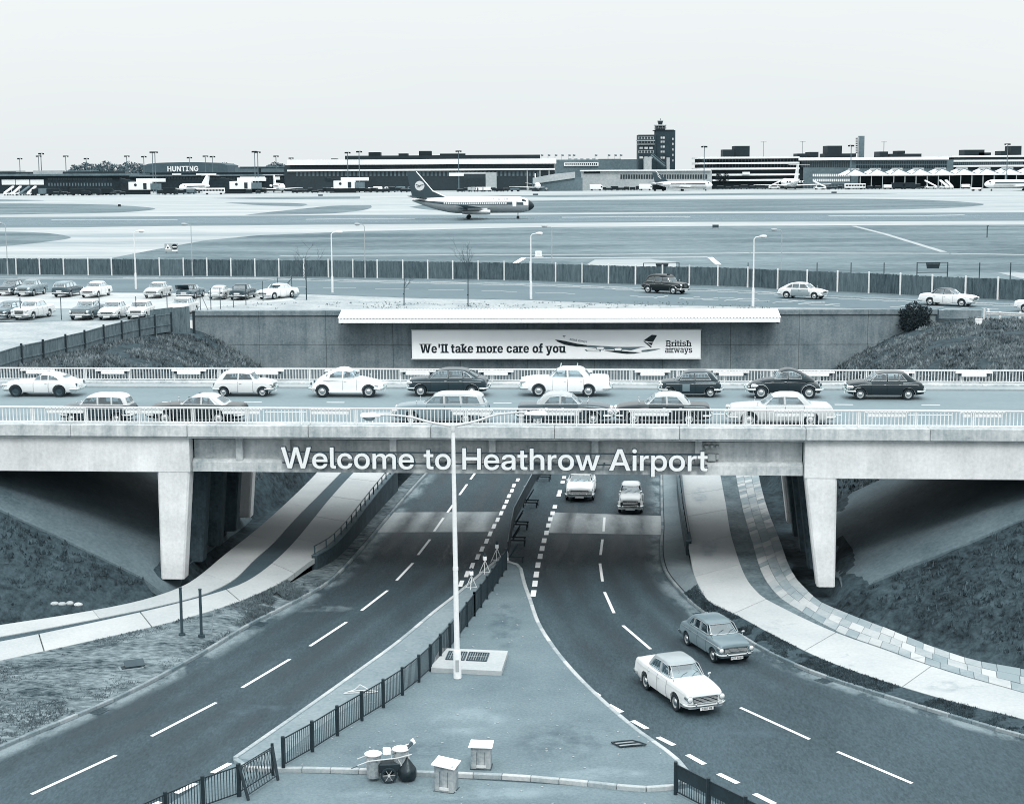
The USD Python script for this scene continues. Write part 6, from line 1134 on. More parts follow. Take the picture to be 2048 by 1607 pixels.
side_car("fastback", (1570.7, 596.5), (1630.8, 599), "r", "pale hatchback with grey lower sides on the perimeter road", z=.014, frame=None, body=.62, lower=.26, name="road_car", group=GP)
side_car("big", (1859, 610.5), (1924, 613.5), "r", "white saloon with a black roof on the perimeter road", z=.014, frame=None, body=.66, roof=.02, name="road_car", group=GP)
side_car("saloon", (2044, 623.5), (2112, 628), "r", "white car cut off by the right edge on the perimeter road", z=.014, frame=None, body=.7, name="road_car", group=GP)
# cars coming up out of the underpass
def front_car(kind, wr_, wf, label, z=ROAD + .002, **kw):
    S = CARS[kind]; a, b = P(*wr_, z), P(*wf, z); d = (b - a)[:2]; an = math.atan2(d[1], d[0]); left = np.array([-math.sin(an), math.cos(an)]); fw = np.array([math.cos(an), math.sin(an)])
    c = (a + b)[:2] / 2 + left * (S["W"] / 2 - .1) - fw * (S["xf"] - S["wb"] / 2); return car(kind, (c[0], c[1], z), an, label, name="road_car", group="cars driving towards the camera from the underpass", **kw), np.array([c[0], c[1], z]), an
vs, vs_c, vs_a = front_car("victor", (1294, 1378), (1352, 1420), "white four-door saloon nearest the camera on the right carriageway", body=.60, roof=.30, plate="1587 PB")
us, us_c, us_a = front_car("s1300", (1376, 1290), (1427, 1323), "grey small saloon beside the right kerb", body=.16, plate="POT 866H")
dr = P(1108, 1024, ROAD) - P(1131, 950, ROAD); an_ = math.atan2(dr[1], dr[0]); fw_ = np.array([math.cos(an_), math.sin(an_), 0])
def head_on(kind, px, py, label, **kw):
    f = P(px, py, ROAD + .002); c = f - fw_ * CARS[kind]["xf"]; return car(kind, c, an_, label, name="road_car", group="cars driving towards the camera from the underpass", **kw), c
ws_, ws_c = head_on("landcrab", 1160, 999, "white square-fronted saloon just emerging under the bridge lettering", body=.78)
def darkfront(t, q): part("nose_panel", rbox([q["x1"] - .01, 0, q["zb"] + .28], [.05, 1.12, .34], .03), M_black, t, label="black lower front")
ts_, ts_c = head_on("fifties", 1261, 1024, "small pale rounded car with a dark front under the bridge", body=.60, extra=darkfront)
# car park, facing the camera
GC = "cars parked in the left car park"
def lot_car(kind, px, py, label, turn=0.0, rear=False, z=.018, **kw):
    S = CARS[kind]; p = P(px, py, z); an = -math.pi / 2 + turn + (math.pi if rear else 0); fw = np.array([math.cos(an), math.sin(an), 0]); c = p - fw * (S["xf"] if not rear else S["xf"] - S["wb"]); return car(kind, c, an, label, name="parked_car", group=GC, mirror=False, **kw)
lot_car("saloon", 14, 590.5, "dark saloon at the left end of the back parking row", -.12, body=.04)
lot_car("fintail", 52.7, 592, "grey saloon second from the left in the back parking row", -.1, body=.18)
lot_car("estate", 126.7, 593.5, "dark estate car parked with its tail to the camera", -.12, True, body=.05, roof=.2)
lot_car("saloon", 182, 594.8, "white saloon with black roof line, right of the dark estate car", -.14, body=.72)
lot_car("saloon", 308, 595.8, "pale grey saloon right of the gap in the back parking row", -.1, body=.42)
def boot_open(t, q): part("open_bonnet", cbox([q["x0"] + .35, .25, q["belt"] + .22], [.9, 1.2, .03], .2, 0, .5), paint(.05), t); part("torn_trim", tube([[0, .6, 1.0], [-.2, .75, 1.2], [-.6, .7, 1.15]], .03, 5), M_dark, t)
lot_car("coupe", 374.7, 597.4, "stripped dark car with missing windscreen in the back parking row", -.1, True, body=.09, roof=.02, wreck=True, extra=boot_open)
lot_car("gt", 436, 598.2, "pale fastback coupe parked tail first beside the stripped car", -.1, True, body=.40)
lot_car("saloon", 479.5, 599, "dark saloon parked tail first next to the white wreck", -.1, True, body=.03)
def crumple(t, q):
    r2 = np.random.default_rng(4)
    for k in range(7):
        m = trimesh.creation.icosphere(2, .28); m.vertices = m.vertices * [1.3, 1, .55] * (1 + .7 * (meshkit.noise(m.vertices * 6 + k * 3) - .5)[:, None]) + [q["x1"] - .35 - .12 * k, r2.uniform(-.5, .5), .62 + .03 * k]; part("crumpled_bonnet", m, paint(.7), t)
lot_car("coupe", 536, 598, "smashed white sports car at the right end of the back parking row", -.55, body=.72, wreck=True, extra=crumple)
lot_car("s1100", 3, 638.8, "grey car cut off by the left edge in the front parking row", -.25, body=.12)
lot_car("fintail", 50, 639, "white finned saloon in the front parking row", -.22, body=.62)
lot_car("big", 165, 639, "saloon with dark grille and twin lamps in the front parking row", -.05, body=.08, roof=.45)
lot_car("saloon", 219.7, 639, "pale square saloon in the middle of the front parking row", -.04, body=.55)
lot_car("s1100", 275, 638, "white small car behind the wooden paling fence", -.02, body=.62)
lot_car("saloon", 357, 631, "pale car half hidden by the corner of the paling fence", -.1, body=.50)

# ---------------------------------------------------------------- people sitting in the cars
M_skin = mat("skin", .40, .46, rough=.6); M_cloth = mat("clothing", .28, .4, s1=8, s2=20, rough=.9); M_hair = mat("hair", .03, .05, rough=.7)
def limb(*js):
    out = m3.Manifold()
    for (a, ra), (b, rb) in zip(js[:-1], js[1:]): out += m3.Manifold.hull(m3.Manifold.sphere(ra, 14).translate(list(a)) + m3.Manifold.sphere(rb, 14).translate(list(b)))
    return out
def sitter(p, heading, label, arms=True):
    t = thing("person", label, "person", p, heading)
    b = limb(((-.02, 0, -.05), .15), ((-.06, 0, .22), .145), ((-.08, 0, .40), .12), ((-.06, 0, .52), .055), ((-.04, 0, .58), .06)); b += limb(((-.07, -.17, .40), .07), ((-.07, .17, .40), .07)); b += m3.Manifold.sphere(.1, 24).scale([1.0, .8, 1.2]).translate([-.02, 0, .68]) + m3.Manifold.sphere(.025, 12).scale([1.2, .8, 1.4]).translate([.075, 0, .67])
    for s in (-1, 1):
        b += limb(((-.07, s * .2, .40), .065), ((.1, s * .25, .16), .05), ((.34, s * (.14 if arms else .2), .22 if arms else .05), .038), ((.41, s * .12, .24 if arms else .03), .034)); b += limb(((0, s * .1, -.06), .09), ((.42, s * .13, -.04), .07), ((.5, s * .13, -.38), .05))
        b += m3.Manifold.sphere(.022, 10).scale([.6, .5, 1]).translate([-.02, s * .082, .67])
    m = trimesh.Trimesh(*[np.array(x) for x in (b.to_mesh().vert_properties[:, :3], b.to_mesh().tri_verts)]); m = trimesh.smoothing.filter_taubin(m, iterations=4)
    part("body", m, M_skin, t, smooth=True)
    c = limb(((-.02, 0, -.05), .16), ((-.06, 0, .22), .155), ((-.08, 0, .40), .13)) + limb(((-.07, -.17, .40), .08), ((-.07, .17, .40), .08))
    for s in (-1, 1): c += limb(((-.07, s * .2, .40), .075), ((.1, s * .25, .16), .06), ((.30, s * (.15 if arms else .2), .21 if arms else .06), .05)) + limb(((0, s * .1, -.06), .1), ((.42, s * .13, -.04), .08), ((.5, s * .13, -.34), .06))
    part("clothes", c, M_cloth, t, smooth=True); part("hair", m3.Manifold.sphere(.108, 22).scale([1.0, .84, 1.1]).translate([-.035, 0, .705]) - m3.Manifold.cube([.3, .4, .3]).translate([.03, -.2, .4]) - m3.Manifold.cube([.5, .5, .2]).translate([-.2, -.25, .44]), M_hair, t, smooth=True)
    return t
def seat(c, an, y, x=-.02, z=.62): return np.array([c[0] + math.cos(an) * x - math.sin(an) * y, c[1] + math.sin(an) * x + math.cos(an) * y, c[2] + z])
sitter(seat(vs_c, vs_a, -.34), vs_a, "driver at the wheel of the white saloon nearest the camera"); sitter(seat(vs_c, vs_a, .34), vs_a, "front passenger in the white saloon nearest the camera", False)
sitter(seat(us_c, us_a, -.33, z=.55), us_a, "driver at the wheel of the grey small saloon by the kerb"); sitter(seat(us_c, us_a, .33, z=.55), us_a, "front passenger in the grey small saloon by the kerb", False)
sitter(seat(ws_c, an_, -.34), an_, "driver of the white saloon emerging under the bridge")
def in_car(path, y, z, label):
    m = UsdGeom.Xformable(stage.GetPrimAtPath(path)).ComputeLocalToWorldTransform(0); p = m.Transform(Gf.Vec3d(-.02, y, z)); f = m.TransformDir(Gf.Vec3d(1, 0, 0)); sitter(np.array(p), math.atan2(f[1], f[0]), label)
in_car("/World/bridge_car_013", -.36, .60, "driver of the large pale saloon on the bridge"); in_car("/World/bridge_car_011", -.33, .56, "driver of the dark saloon facing right on the bridge"); in_car("/World/taxi_cab", -.34, .72, "driver of the black taxi cab")
in_car("/World/bridge_car_009", -.33, .52, "driver of the black coupe on the bridge"); in_car("/World/bridge_car_006", -.30, .60, "driver of the dark rounded car on the bridge")
# ---------------------------------------------------------------- along the perimeter road
M_lampp = mat("road_lamp_paint", .55, .72, rough=.5)
def road_lamp(p, rz, label, group, m, h=5.9, thick=1.0):
    t = thing("street_lamp", label, "street lamp", p, rz, group)
    part("base_column", tube([[0, 0, -.1], [0, 0, 1.5], [0, 0, 1.6]], [.11 * thick, .11 * thick, .07 * thick], 10), m, t, smooth=40); part("column", tube([[0, 0, 1.55], [0, 0, h]], [.07 * thick, .05 * thick], 10), m, t, smooth=40)
    part("arm", tube([[0, 0, h - .05], [.12, 0, h + .12], [.5, 0, h + .2]], .04 * thick, 8), m, t); part("lamp_head", lathe([(.005, -.32), (.09, -.26), (.13, 0), (.11, .26), (.005, .34)], 12, "x", (.75, 0, h + .2)), m, t, smooth=True); part("bowl", lathe([(.005, -.24), (.08, -.16), (.09, .12), (.005, .22)], 10, "x", (.75, 0, h + .12)), M_grey, t, smooth=True)
    return t
for (px, py, qy), l in zip([(272, 578, 462), (665, 585, 464), (1062, 598, 467), (1506, 613, 473)], ["pale street lamp among the parked cars", "pale street lamp between the two bare saplings", "pale street lamp above the middle of the canopy", "pale street lamp right of the taxi cab"]):
    p = P(px, py, 0.01); road_lamp(p, 0, l, "street lamps on the near side of the perimeter road", M_lampp, Q(px, qy, p[1])[2] - .2)
for (px, py, qy), l in zip([(14, 551, 446), (384, 553, 448), (730, 557, 448), (1104, 563, 452), (1563, 577, 459)], ["thin street lamp at the left end of the board fence", "thin street lamp beside the warning sign board", "thin street lamp behind the fence under the airliner's tail", "thin street lamp behind the pale lamp and small white cabinet", "thin street lamp behind the fence near the pale hatchback"]):
    p = P(px, py, 0) + [0, .35, 0]; road_lamp(p, math.pi, l, "thin street lamps along the board fence", M_grey, Q(px, qy, p[1])[2] - .2, .75)
# paling fence on the left
M_pale2 = mat("grey_paling", .05, .20, s1=3, s2=12, w=.4, rough=.95, stretch=(1.5, 1.5, .3)); M_palepost = mat("dark_fence_post", .012, .04, rough=.9)
t_ = thing("paling_fence", "low weathered wooden fence stepping up the left grass bank", "fence"); r_ = np.random.default_rng(9)
pf = [(-4, 743), (44, 727), (87, 718), (132, 706), (170, 697), (208, 685), (244, 676), (279, 668), (310, 662), (343, 657)]; pw = [P(*q, 0.0) for q in pf]
for i, (a, b) in enumerate(zip(pw[:-1], pw[1:])):
    L = np.linalg.norm(b - a); an = math.atan2(b[1] - a[1], b[0] - a[0]); k = int(L / .13); ms = []
    for j in range(k): c = a + (b - a) * (j + .5) / k; h = 1.08 + r_.normal(0, .015); ms.append(cbox([c[0], c[1], h / 2 - .1], [L / k * .93, .02, h + .2], an))
    part("board_panel", ms, M_pale2, t_); part("cap_rail", cbox([*((a + b) / 2)[:2], 1.1], [L, .07, .05], an), M_pale2, t_); part("rail", cbox([*((a + b) / 2)[:2] + np.array([math.sin(an), -math.cos(an)]) * .03, .35], [L, .04, .08], an), M_pale2, t_)
for a in pw: part("post", rbox([a[0] + .03, a[1] - .07, .5], [.13, .13, 1.5], .02), M_palepost, t_)
a, b = P(343, 656, 0), P(380, 652, 0); L = np.linalg.norm((b - a)[:2]); an = math.atan2(b[1] - a[1], b[0] - a[0]); part("corner_panel", [cbox([*(a + (b - a) * (j + .5) / 10)[:2], .55], [L / 10 * .95, .03, 1.9], an) for j in range(10)], M_pale2, t_)
a, b = P(300, 640, 0), P(346, 634, 0); L = np.linalg.norm((b - a)[:2]); an = math.atan2(b[1] - a[1], b[0] - a[0]); part("back_panel", [cbox([*(a + (b - a) * (j + .5) / 12)[:2], .4], [L / 12 * .95, .03, .8], an) for j in range(12)], M_pale2, t_)
b_ = Q(388, 655, 123.5); t_ = thing("drain_pipe", "short black pipe standing at the left end of the tunnel wall", "pipe", (b_[0], b_[1], -1.2)); part("shaft", cyl([0, 0, .9], .11, 2.2, n=12), M_black, t_); part("cap", cyl([0, 0, 2.02], .15, .12, n=12), M_black, t_); part("foot", cbox([0, -.1, .1], [.5, .5, .2]), M_black, t_)
# wire fence round the car park
t_ = thing("wire_fence", "thin post and wire fence round the front of the car park", "fence")
ch = [(-30, 642), (42, 641), (123, 640), (200, 640), (273, 638), (335, 630), (401, 620), (422, 619), (441, 618), (467, 615), (492, 610), (526, 602), (556, 594), (584, 588)]; cw_ = [P(*q, 0) for q in ch]
for a in cw_: part("post", rbox([a[0], a[1], .85], [.06, .06, 1.9], .01), M_dark, t_)
for a, b in zip(cw_[:-1], cw_[1:]):
    for z in (.15, .9, 1.7): part("wire", tube([a + [0, 0, z], b + [0, 0, z]], .007, 4), M_grey, t_)
for i, s in ((6, (-.8, -.3)), (6, (.7, -.3)), (13, (-1.3, -.9)), (13, (-.9, -1.4))): a = cw_[i]; part("stay", tube([a + [s[0], s[1], 0], a + [0, 0, 1.5]], .025, 5), M_dark, t_)
# saplings
def sapling(p, h, label, seed, spread=.5, n=5):
    r2 = np.random.default_rng(seed); t = thing("bare_tree", label, "tree", p)
    part("trunk", tube([[0, 0, -.1], [.02, .01, h * .35], [.03, .0, h * .6]], [.055, .045, .03], 7), M_dark, t); tw = []
    def grow(a, d, L, r, k):
        b = a + d * L; m = a + d * L * .5 + r2.normal(0, .03 * L, 3); tw.append(tube([a, m, b], [r, r * .8, r * .55], 4))
        if k:
            for _ in range(r2.integers(2, 4)): e = d + r2.normal(0, spread, 3) + [0, 0, .25]; e /= np.linalg.norm(e); grow(a + (b - a) * r2.uniform(.4, 1), e, L * r2.uniform(.5, .8), r * .6, k - 1)
    for i in range(n): z = h * (.32 + .3 * i / n); d = np.array([r2.normal(0, .45), r2.normal(0, .45), 1.0]); d /= np.linalg.norm(d); grow(np.array([.02, 0, z]), d, h * .28, .022, 3)
    part("branches", tw, M_dark, t); part("tie", cyl([0, 0, 1.0], .07, .08, n=8), M_palepost, t); return t
for (px, py, qy, l, s) in [(613, 600, 488, "bare sapling on the verge just right of the parked cars", 4), (936, 613, 488, "taller bare sapling above the left part of the canopy", 7), (808, 611, 548, "small thin bare sapling between the two larger ones", 11)]:
    p = P(px, py, 0); sapling(p, Q(px, qy, p[1])[2], l, s, .42 if s != 11 else .2, 6 if s != 11 else 3)
# weeds along the wall top
qv_ = []
r_ = np.random.default_rng(31)
for _ in range(900): px = r_.uniform(395, 1560); qv_.append(P(px, r_.uniform(604 if px > 500 else 612, 618), 0)[:2])
qv_ = np.array(qv_); qv_ = qv_[qv_[:, 1] > ywall(qv_[:, 0]) + .8]; qv_ = qv_[meshkit.fbm(np.column_stack([qv_ * .4, qv_[:, :1] * 0]), 3, 2) > .52]
tufts(qv_, .13, "scattered dry weeds along the top of the tunnel wall", M_tuftp, "verge_weeds", 13, zf=lambda q: np.zeros(len(q)))
# crash barrier and bucket at the right end of the wall
t_ = thing("crash_barrier", "grey crash barrier with pale posts at the right end of the wall", "barrier")
a, b = P(1972, 640, 0), P(2120, 648, 0)
for k, (y, z) in enumerate(((-.05, .62), (0, .55), (-.05, .48))): part("rail", tube([a + [0, y, z], b + [0, y, z]], .055, 6), M_galv, t_)
for q in (1968, 1976, 2000, 2040, 2080): p = P(q, 657, 0); p[1] = a[1] + .1; p[0] = Q(q, 640, p[1])[0]; part("post", rbox([p[0], p[1], .2], [.14, .14, 1.3 if q < 1990 else .9], .02), M_post, t_)
p = Q(1957, 655, 117.5); t_ = thing("bucket", "small white bucket standing at the top of the right bank", "bucket", (p[0], p[1], terrain(np.array([p[0]]), np.array([p[1]]))[0])); part("pail", lathe([(.01, 0), (.2, 0), (.27, .5), (.25, .5), (.18, .06), (.01, .05)], 16), M_white, t_, smooth=40); part("handle", tube([[.26 * math.cos(a), .02, .5 + .12 * math.sin(a)] for a in np.linspace(0, math.pi, 7)], .012, 4), M_grey, t_); part("rim", lathe([(.27, .48), (.285, .49), (.285, .52), (.26, .52)], 16), M_white, t_)
# things standing on the airfield grass near the fence
def frame_sign(px0, px1, pyt, pyb, q0, q1, qt, qb, label):
    p = P((px0 + px1) / 2, 553 + (px0 - 1290) * .062, 0); y = p[1] + 6; x = [Q(q, 540, y)[0] for q in (px0, px1, q0, q1)]; z = [Q(1000, q, y)[2] + (Q(px0, q, y)[2] - Q(1000, q, y)[2]) for q in (pyt, pyb, qt, qb)]
    t = thing("frame_sign", label, "sign"); 
    for xx in x[:2]: part("post", cbox([xx, y, z[0] / 2], [.09, .09, z[0]]), M_dark, t)
    for zz in (z[0] - .04, (z[0] + z[1]) / 2 - .3): part("cross_bar", cbox([(x[0] + x[1]) / 2, y, zz], [x[1] - x[0], .07, .07]), M_dark, t)
    part("panel", trimesh.convex.convex_hull(np.array([[xx, y + d, zz] for d in (-.06, -.03) for xx, zz in ((x[2], z[2]), (x[3], z[2]), (x[3] - .12, z[3]), (x[2] + .12, z[3]))])), M_black, t); return t
frame_sign(1287, 1358, 525.5, 552, 1311, 1337, 527, 535, "dark panel in an open post frame behind the taxi cab"); frame_sign(1834, 1895, 524.5, 553, 1851, 1880, 525.5, 537, "dark panel in an open post frame above the white black-roofed saloon")
t_ = thing("wire_fence", "row of thin dark posts on the grass behind the right half of the board fence", "fence"); prev = None
for q in (1496, 1634, 1702, 1768, 1959, 2021, 2085):
    y = P(q, 571 + max(0, q - 1500) * .06, 0)[1] + 5; x = Q(q, 540, y)[0]; h = Q(q, 525, y)[2]; part("post", cbox([x, y, h / 2], [.08, .08, h]), M_dark, t_); c = np.array([x, y, h - .1])
    if prev is not None: part("wire", tube([prev, c], .006, 4), M_grey, t_)
    prev = c
p = P(343, 506, 0); t_ = thing("warning_board", "grey sign board with a warning triangle and a no entry disc beyond the fence", "sign", p); s_ = 1 / scale_at(p); W_, H_ = 27 * s_, 16 * s_; zb_ = 3 * s_
part("board", rbox([0, 0, zb_ + H_ / 2], [W_, .06, H_], .01), M_grey, t_)
for x in (-W_ * .4, W_ * .4): part("leg", cbox([x, .05, (zb_ + H_) / 2], [.08, .06, zb_ + H_]), M_dark, t_)
def flat(poly, x, z, d): q = prism(poly, 0, .01); v = np.array(q.vertices); return trimesh.Trimesh(np.column_stack([x + v[:, 0], -.032 - d - v[:, 2], z + v[:, 1]]), q.faces)
tri = Polygon([(-.42, -.36), (.42, -.36), (0, .42)]); zc = zb_ + H_ * .58
part("triangle", flat(tri, -W_ * .25, zc, .001), M_white, t_); part("triangle_mark", flat(Point(0, -.1).buffer(.14), -W_ * .25, zc, .012), M_black, t_); part("disc", flat(Point(0, 0).buffer(.42), W_ * .25, zc, .001), M_black, t_); part("bar", flat(Polygon([(-.3, -.08), (.3, -.08), (.3, .08), (-.3, .08)]), W_ * .25, zc, .012), M_white, t_); part("caption", flat(Polygon([(-.4, -.08), (.4, -.08), (.4, .08), (-.4, .08)]), W_ * .25, zb_ + .14, .001), M_white, t_)
p = P(1077, 514, 0); t_ = thing("marker_cabinet", "small white cabinet on the grass above the canopy's centre", "cabinet", p); part("casing", rbox([0, 0, .42], [.82, .5, .72], .03), M_white, t_); part("plinth", cbox([.05, 0, .04], [1.2, .8, .1]), M_kerb, t_); part("door", cbox([0, -.255, .42], [.6, .01, .5]), M_offwhite, t_)
p = P(1974, 475, 0); t_ = thing("marker_post", "dark post standing alone on the grass at the right", "post", p); part("shaft", cbox([0, 0, .95], [.14, .14, 1.9]), M_dark, t_); part("head", cbox([.06, 0, 1.9], [.3, .2, .14]), M_dark, t_)
for px, py, w_, h_, l in [(239, 414, .9, .75, "black marker box on the left grass tongue"), (1071, 391, 2.4, .7, "grey taxiway sign ahead of the terminal centre"), (1668, 387, 2.4, .7, "grey taxiway sign below the right terminal"), (641, 392.5, 2.2, .7, "grey taxiway sign left of the airliner's tail"), (1431, 457, 1.2, .6, "dark equipment box at the near edge of the runway")]:
    p = P(px, py, 0); t_ = thing("taxiway_sign", l, "sign", p); part("box", rbox([0, 0, h_ / 2 + .15], [w_, .4, h_], .03), M_black if w_ < 1 else M_dark, t_); part("foot", cbox([0, 0, .08], [w_ * .8, .5, .16]), M_grey, t_)

# ---------------------------------------------------------------- aircraft
M_plane = mat("aircraft_white", .74, .80, rough=.4, coat=.4); M_metal = mat("aircraft_metal", .34, .42, rough=.35, metal=.6); M_blue = mat("livery_dark_blue", .030, .045, rough=.4, coat=.4); M_wing = mat("wing_grey", .16, .22, rough=.45); M_pane = mat("cabin_window", .5, .6, rough=.2)
def ring_f(x, r, zc, n=26, ky=1.0): a = np.arange(n) * 2 * np.pi / n; return np.column_stack([np.full(n, x), r * ky * np.cos(a), zc + r * np.sin(a)])
def foil(root, tip, thick=.11):
    """swept surface: root and tip = (x leading, x trailing, y, z)"""
    v = []
    for xl, xt, y, z in (root, tip):
        c = xl - xt
        for u, h in ((0, 0), (.08, .55), (.3, 1), (.65, .7), (1, .03), (.65, -.4), (.3, -.6), (.08, -.4)): v.append((xl - c * u, y, z + h * c * thick * .5))
    return trimesh.convex.convex_hull(np.array(v))
def vfoil(pts, t0=.3):
    v = [];  
    for x, z in pts: v += [(x, -t0 / 2, z), (x, t0 / 2, z)]
    return trimesh.convex.convex_hull(np.array(v))
def wheel_set(t, x, y, r, zs, name="wheel"):
    for s in (-.18, .18): part(name, cyl([x, y + s, r], r, .2, "y", 14), M_tyre, t)
    part("gear_leg", tube([[x, y, r], [x, y, zs]], .1, 6), M_metal, t)
pn = P(1036, 437.5, 0.03); t_ = thing("airliner", "twin-jet airliner with dark tail and round crane emblem taxiing on the runway", "airplane", pn - [-3.9, 0, 0], 0.0)
R_ = 1.95; zc_ = 3.35                                # nose at x = 0, tail towards -x
def prof(x):                                         # radius and axis height
    d = -x
    r = R_ * (1 - max(0, (4.6 - d) / 4.6) ** 2.1) ** .62 if d < 4.6 else R_; z = zc_ - .35 * max(0, (4.6 - d) / 4.6) ** 1.6
    if d > 18.5: u = (d - 18.5) / 10.5; r = R_ * (1 - .86 * u ** 1.45); z = zc_ + 1.25 * u ** 1.6
    return max(r, .05), z
xs_ = -np.r_[np.linspace(0.02, 1.2, 7), np.linspace(1.5, 5, 9), np.linspace(6, 18.5, 12), np.linspace(19, 29, 18)]
part("fuselage", loft([ring_f(x, *prof(x)) for x in xs_]), M_plane, t_, smooth=True)
def skin(x0, x1, a0, a1, o, n=24, m=6, s=-1):
    g = [[(x, s * (prof(x)[0] + o) * math.cos(a), prof(x)[1] + (prof(x)[0] + o) * math.sin(a)) for a in np.radians(np.linspace(a0, a1, m))] for x in np.linspace(x0, x1, n)]; return grid(g, -s)
for s in (-1, 1):
    part("belly_skin", skin(-1.3, -28.9, -89, 0, .012, 44, 8, s), M_metal, t_, smooth=True); part("cheat_line", skin(-2.6, -28.9, 0, 22, .02, 44, 5, s), M_blue, t_, smooth=True)
    part("nose_cone", skin(-.03, -1.45, -89, 89, .015, 8, 12, s), M_black, t_, smooth=True); part("cockpit_window", skin(-2.0, -3.0, 30, 52, .02, 4, 3, s), M_black, t_)
    dr_ = part("door", skin(-4.3, -5.2, -12, 30, .03, 3, 6, s), M_plane, t_); part("door_line", skin(-4.25, -5.25, -13, 31, .026, 3, 6, s), M_gap, dr_)
    for k in range(30):
        x = -6.6 - k * .50; part("window", skin(x, x - .32, 5, 17, .035, 2, 2, s), M_pane, t_)
    w = part("wing", foil((-10.2, -16.0, s * 1.2, 2.35), (-16.6, -18.4, s * 14.1, 3.75)), M_wing, t_); part("flap", foil((-15.0, -17.2, s * 2.2, 2.3), (-17.0, -18.5, s * 9.0, 2.9)), M_wing, w)
    part("tailplane", foil((-25.2, -28.2, s * .5, 4.9), (-28.4, -29.9, s * 5.5, 5.6), .09), M_blue, t_)
    e = part("engine", lathe([(.01, -3.6), (.42, -3.6), (.56, -2.4), (.62, 0), (.62, 2.2), (.55, 2.9), (.50, 3.0), (.48, 2.4), (.01, 2.3)], 18, "x", (-13.4, s * 4.8, 1.75)), M_metal, t_, smooth=50); part("intake", cyl([-10.75, s * 4.8, 1.75], .46, .3, "x"), M_black, e); part("pylon", cbox([-13.4, s * 4.8, 2.35], [4.6, .25, .5]), M_plane, e)
    wheel_set(t_, -15.6, s * 2.6, .52, 2.4)
    part("wing_fence", tube([[-17.9, s * 13.6, 3.65], [-18.4, s * 13.6, 3.2]], .06, 5), M_metal, w)
wheel_set(t_, -3.9, 0, .36, 1.9, "nose_wheel")
fin_ = part("tail_fin", [vfoil([(-23.9, 5.0), (-24.2, 6.7), (-28.0, 11.2), (-30.2, 11.2), (-28.9, 5.0)], .34), vfoil([(-21.0, 5.15), (-24.3, 6.6), (-24.3, 5.0)], .30)], M_blue, t_); part("leading_edge", [tube([[-20.9, 0, 5.2], [-22.6, 0, 5.95], [-24.15, 0, 6.72]], .13, 6), tube([[-24.15, 0, 6.72], [-26, 0, 8.92], [-27.95, 0, 11.22]], .15, 6)], M_plane, fin_)
for s in (-1, 1):
    def em(poly, o): q = prism(poly, 0, .01); v = np.array(q.vertices); return trimesh.Trimesh(np.column_stack([-27.15 + v[:, 0], s * (.175 + o + v[:, 2]), 7.9 + v[:, 1]]), q.faces)
    part("emblem_disc", em(Point(0, 0).buffer(1.12), .0), M_pane, fin_)
    bird = LineString([(-.8, .22), (-.35, .12), (.0, -.12), (.28, .12), (.85, .2)]).buffer(.11).union(LineString([(-.62, -.3), (-.2, -.28), (.1, -.1)]).buffer(.09)); part("emblem_bird", em(bird, .013), M_blue, fin_)
tm = meshkit.text_mesh("Lufthansa", .62, .012, True); v = np.array(tm.vertices); L_ = v[:, 0].max(); M_title = mat("faded_title", .42, .48, rough=.5)
v = np.column_stack([-11.6 + v[:, 0] * (5.4 / L_), np.zeros(len(v)), v[:, 1]]); aa = np.radians(36) + v[:, 2] / R_; part("title", trimesh.Trimesh(np.column_stack([v[:, 0], -(R_ + .012) * np.cos(aa), zc_ + (R_ + .012) * np.sin(aa)]), tm.faces), M_title, t_)

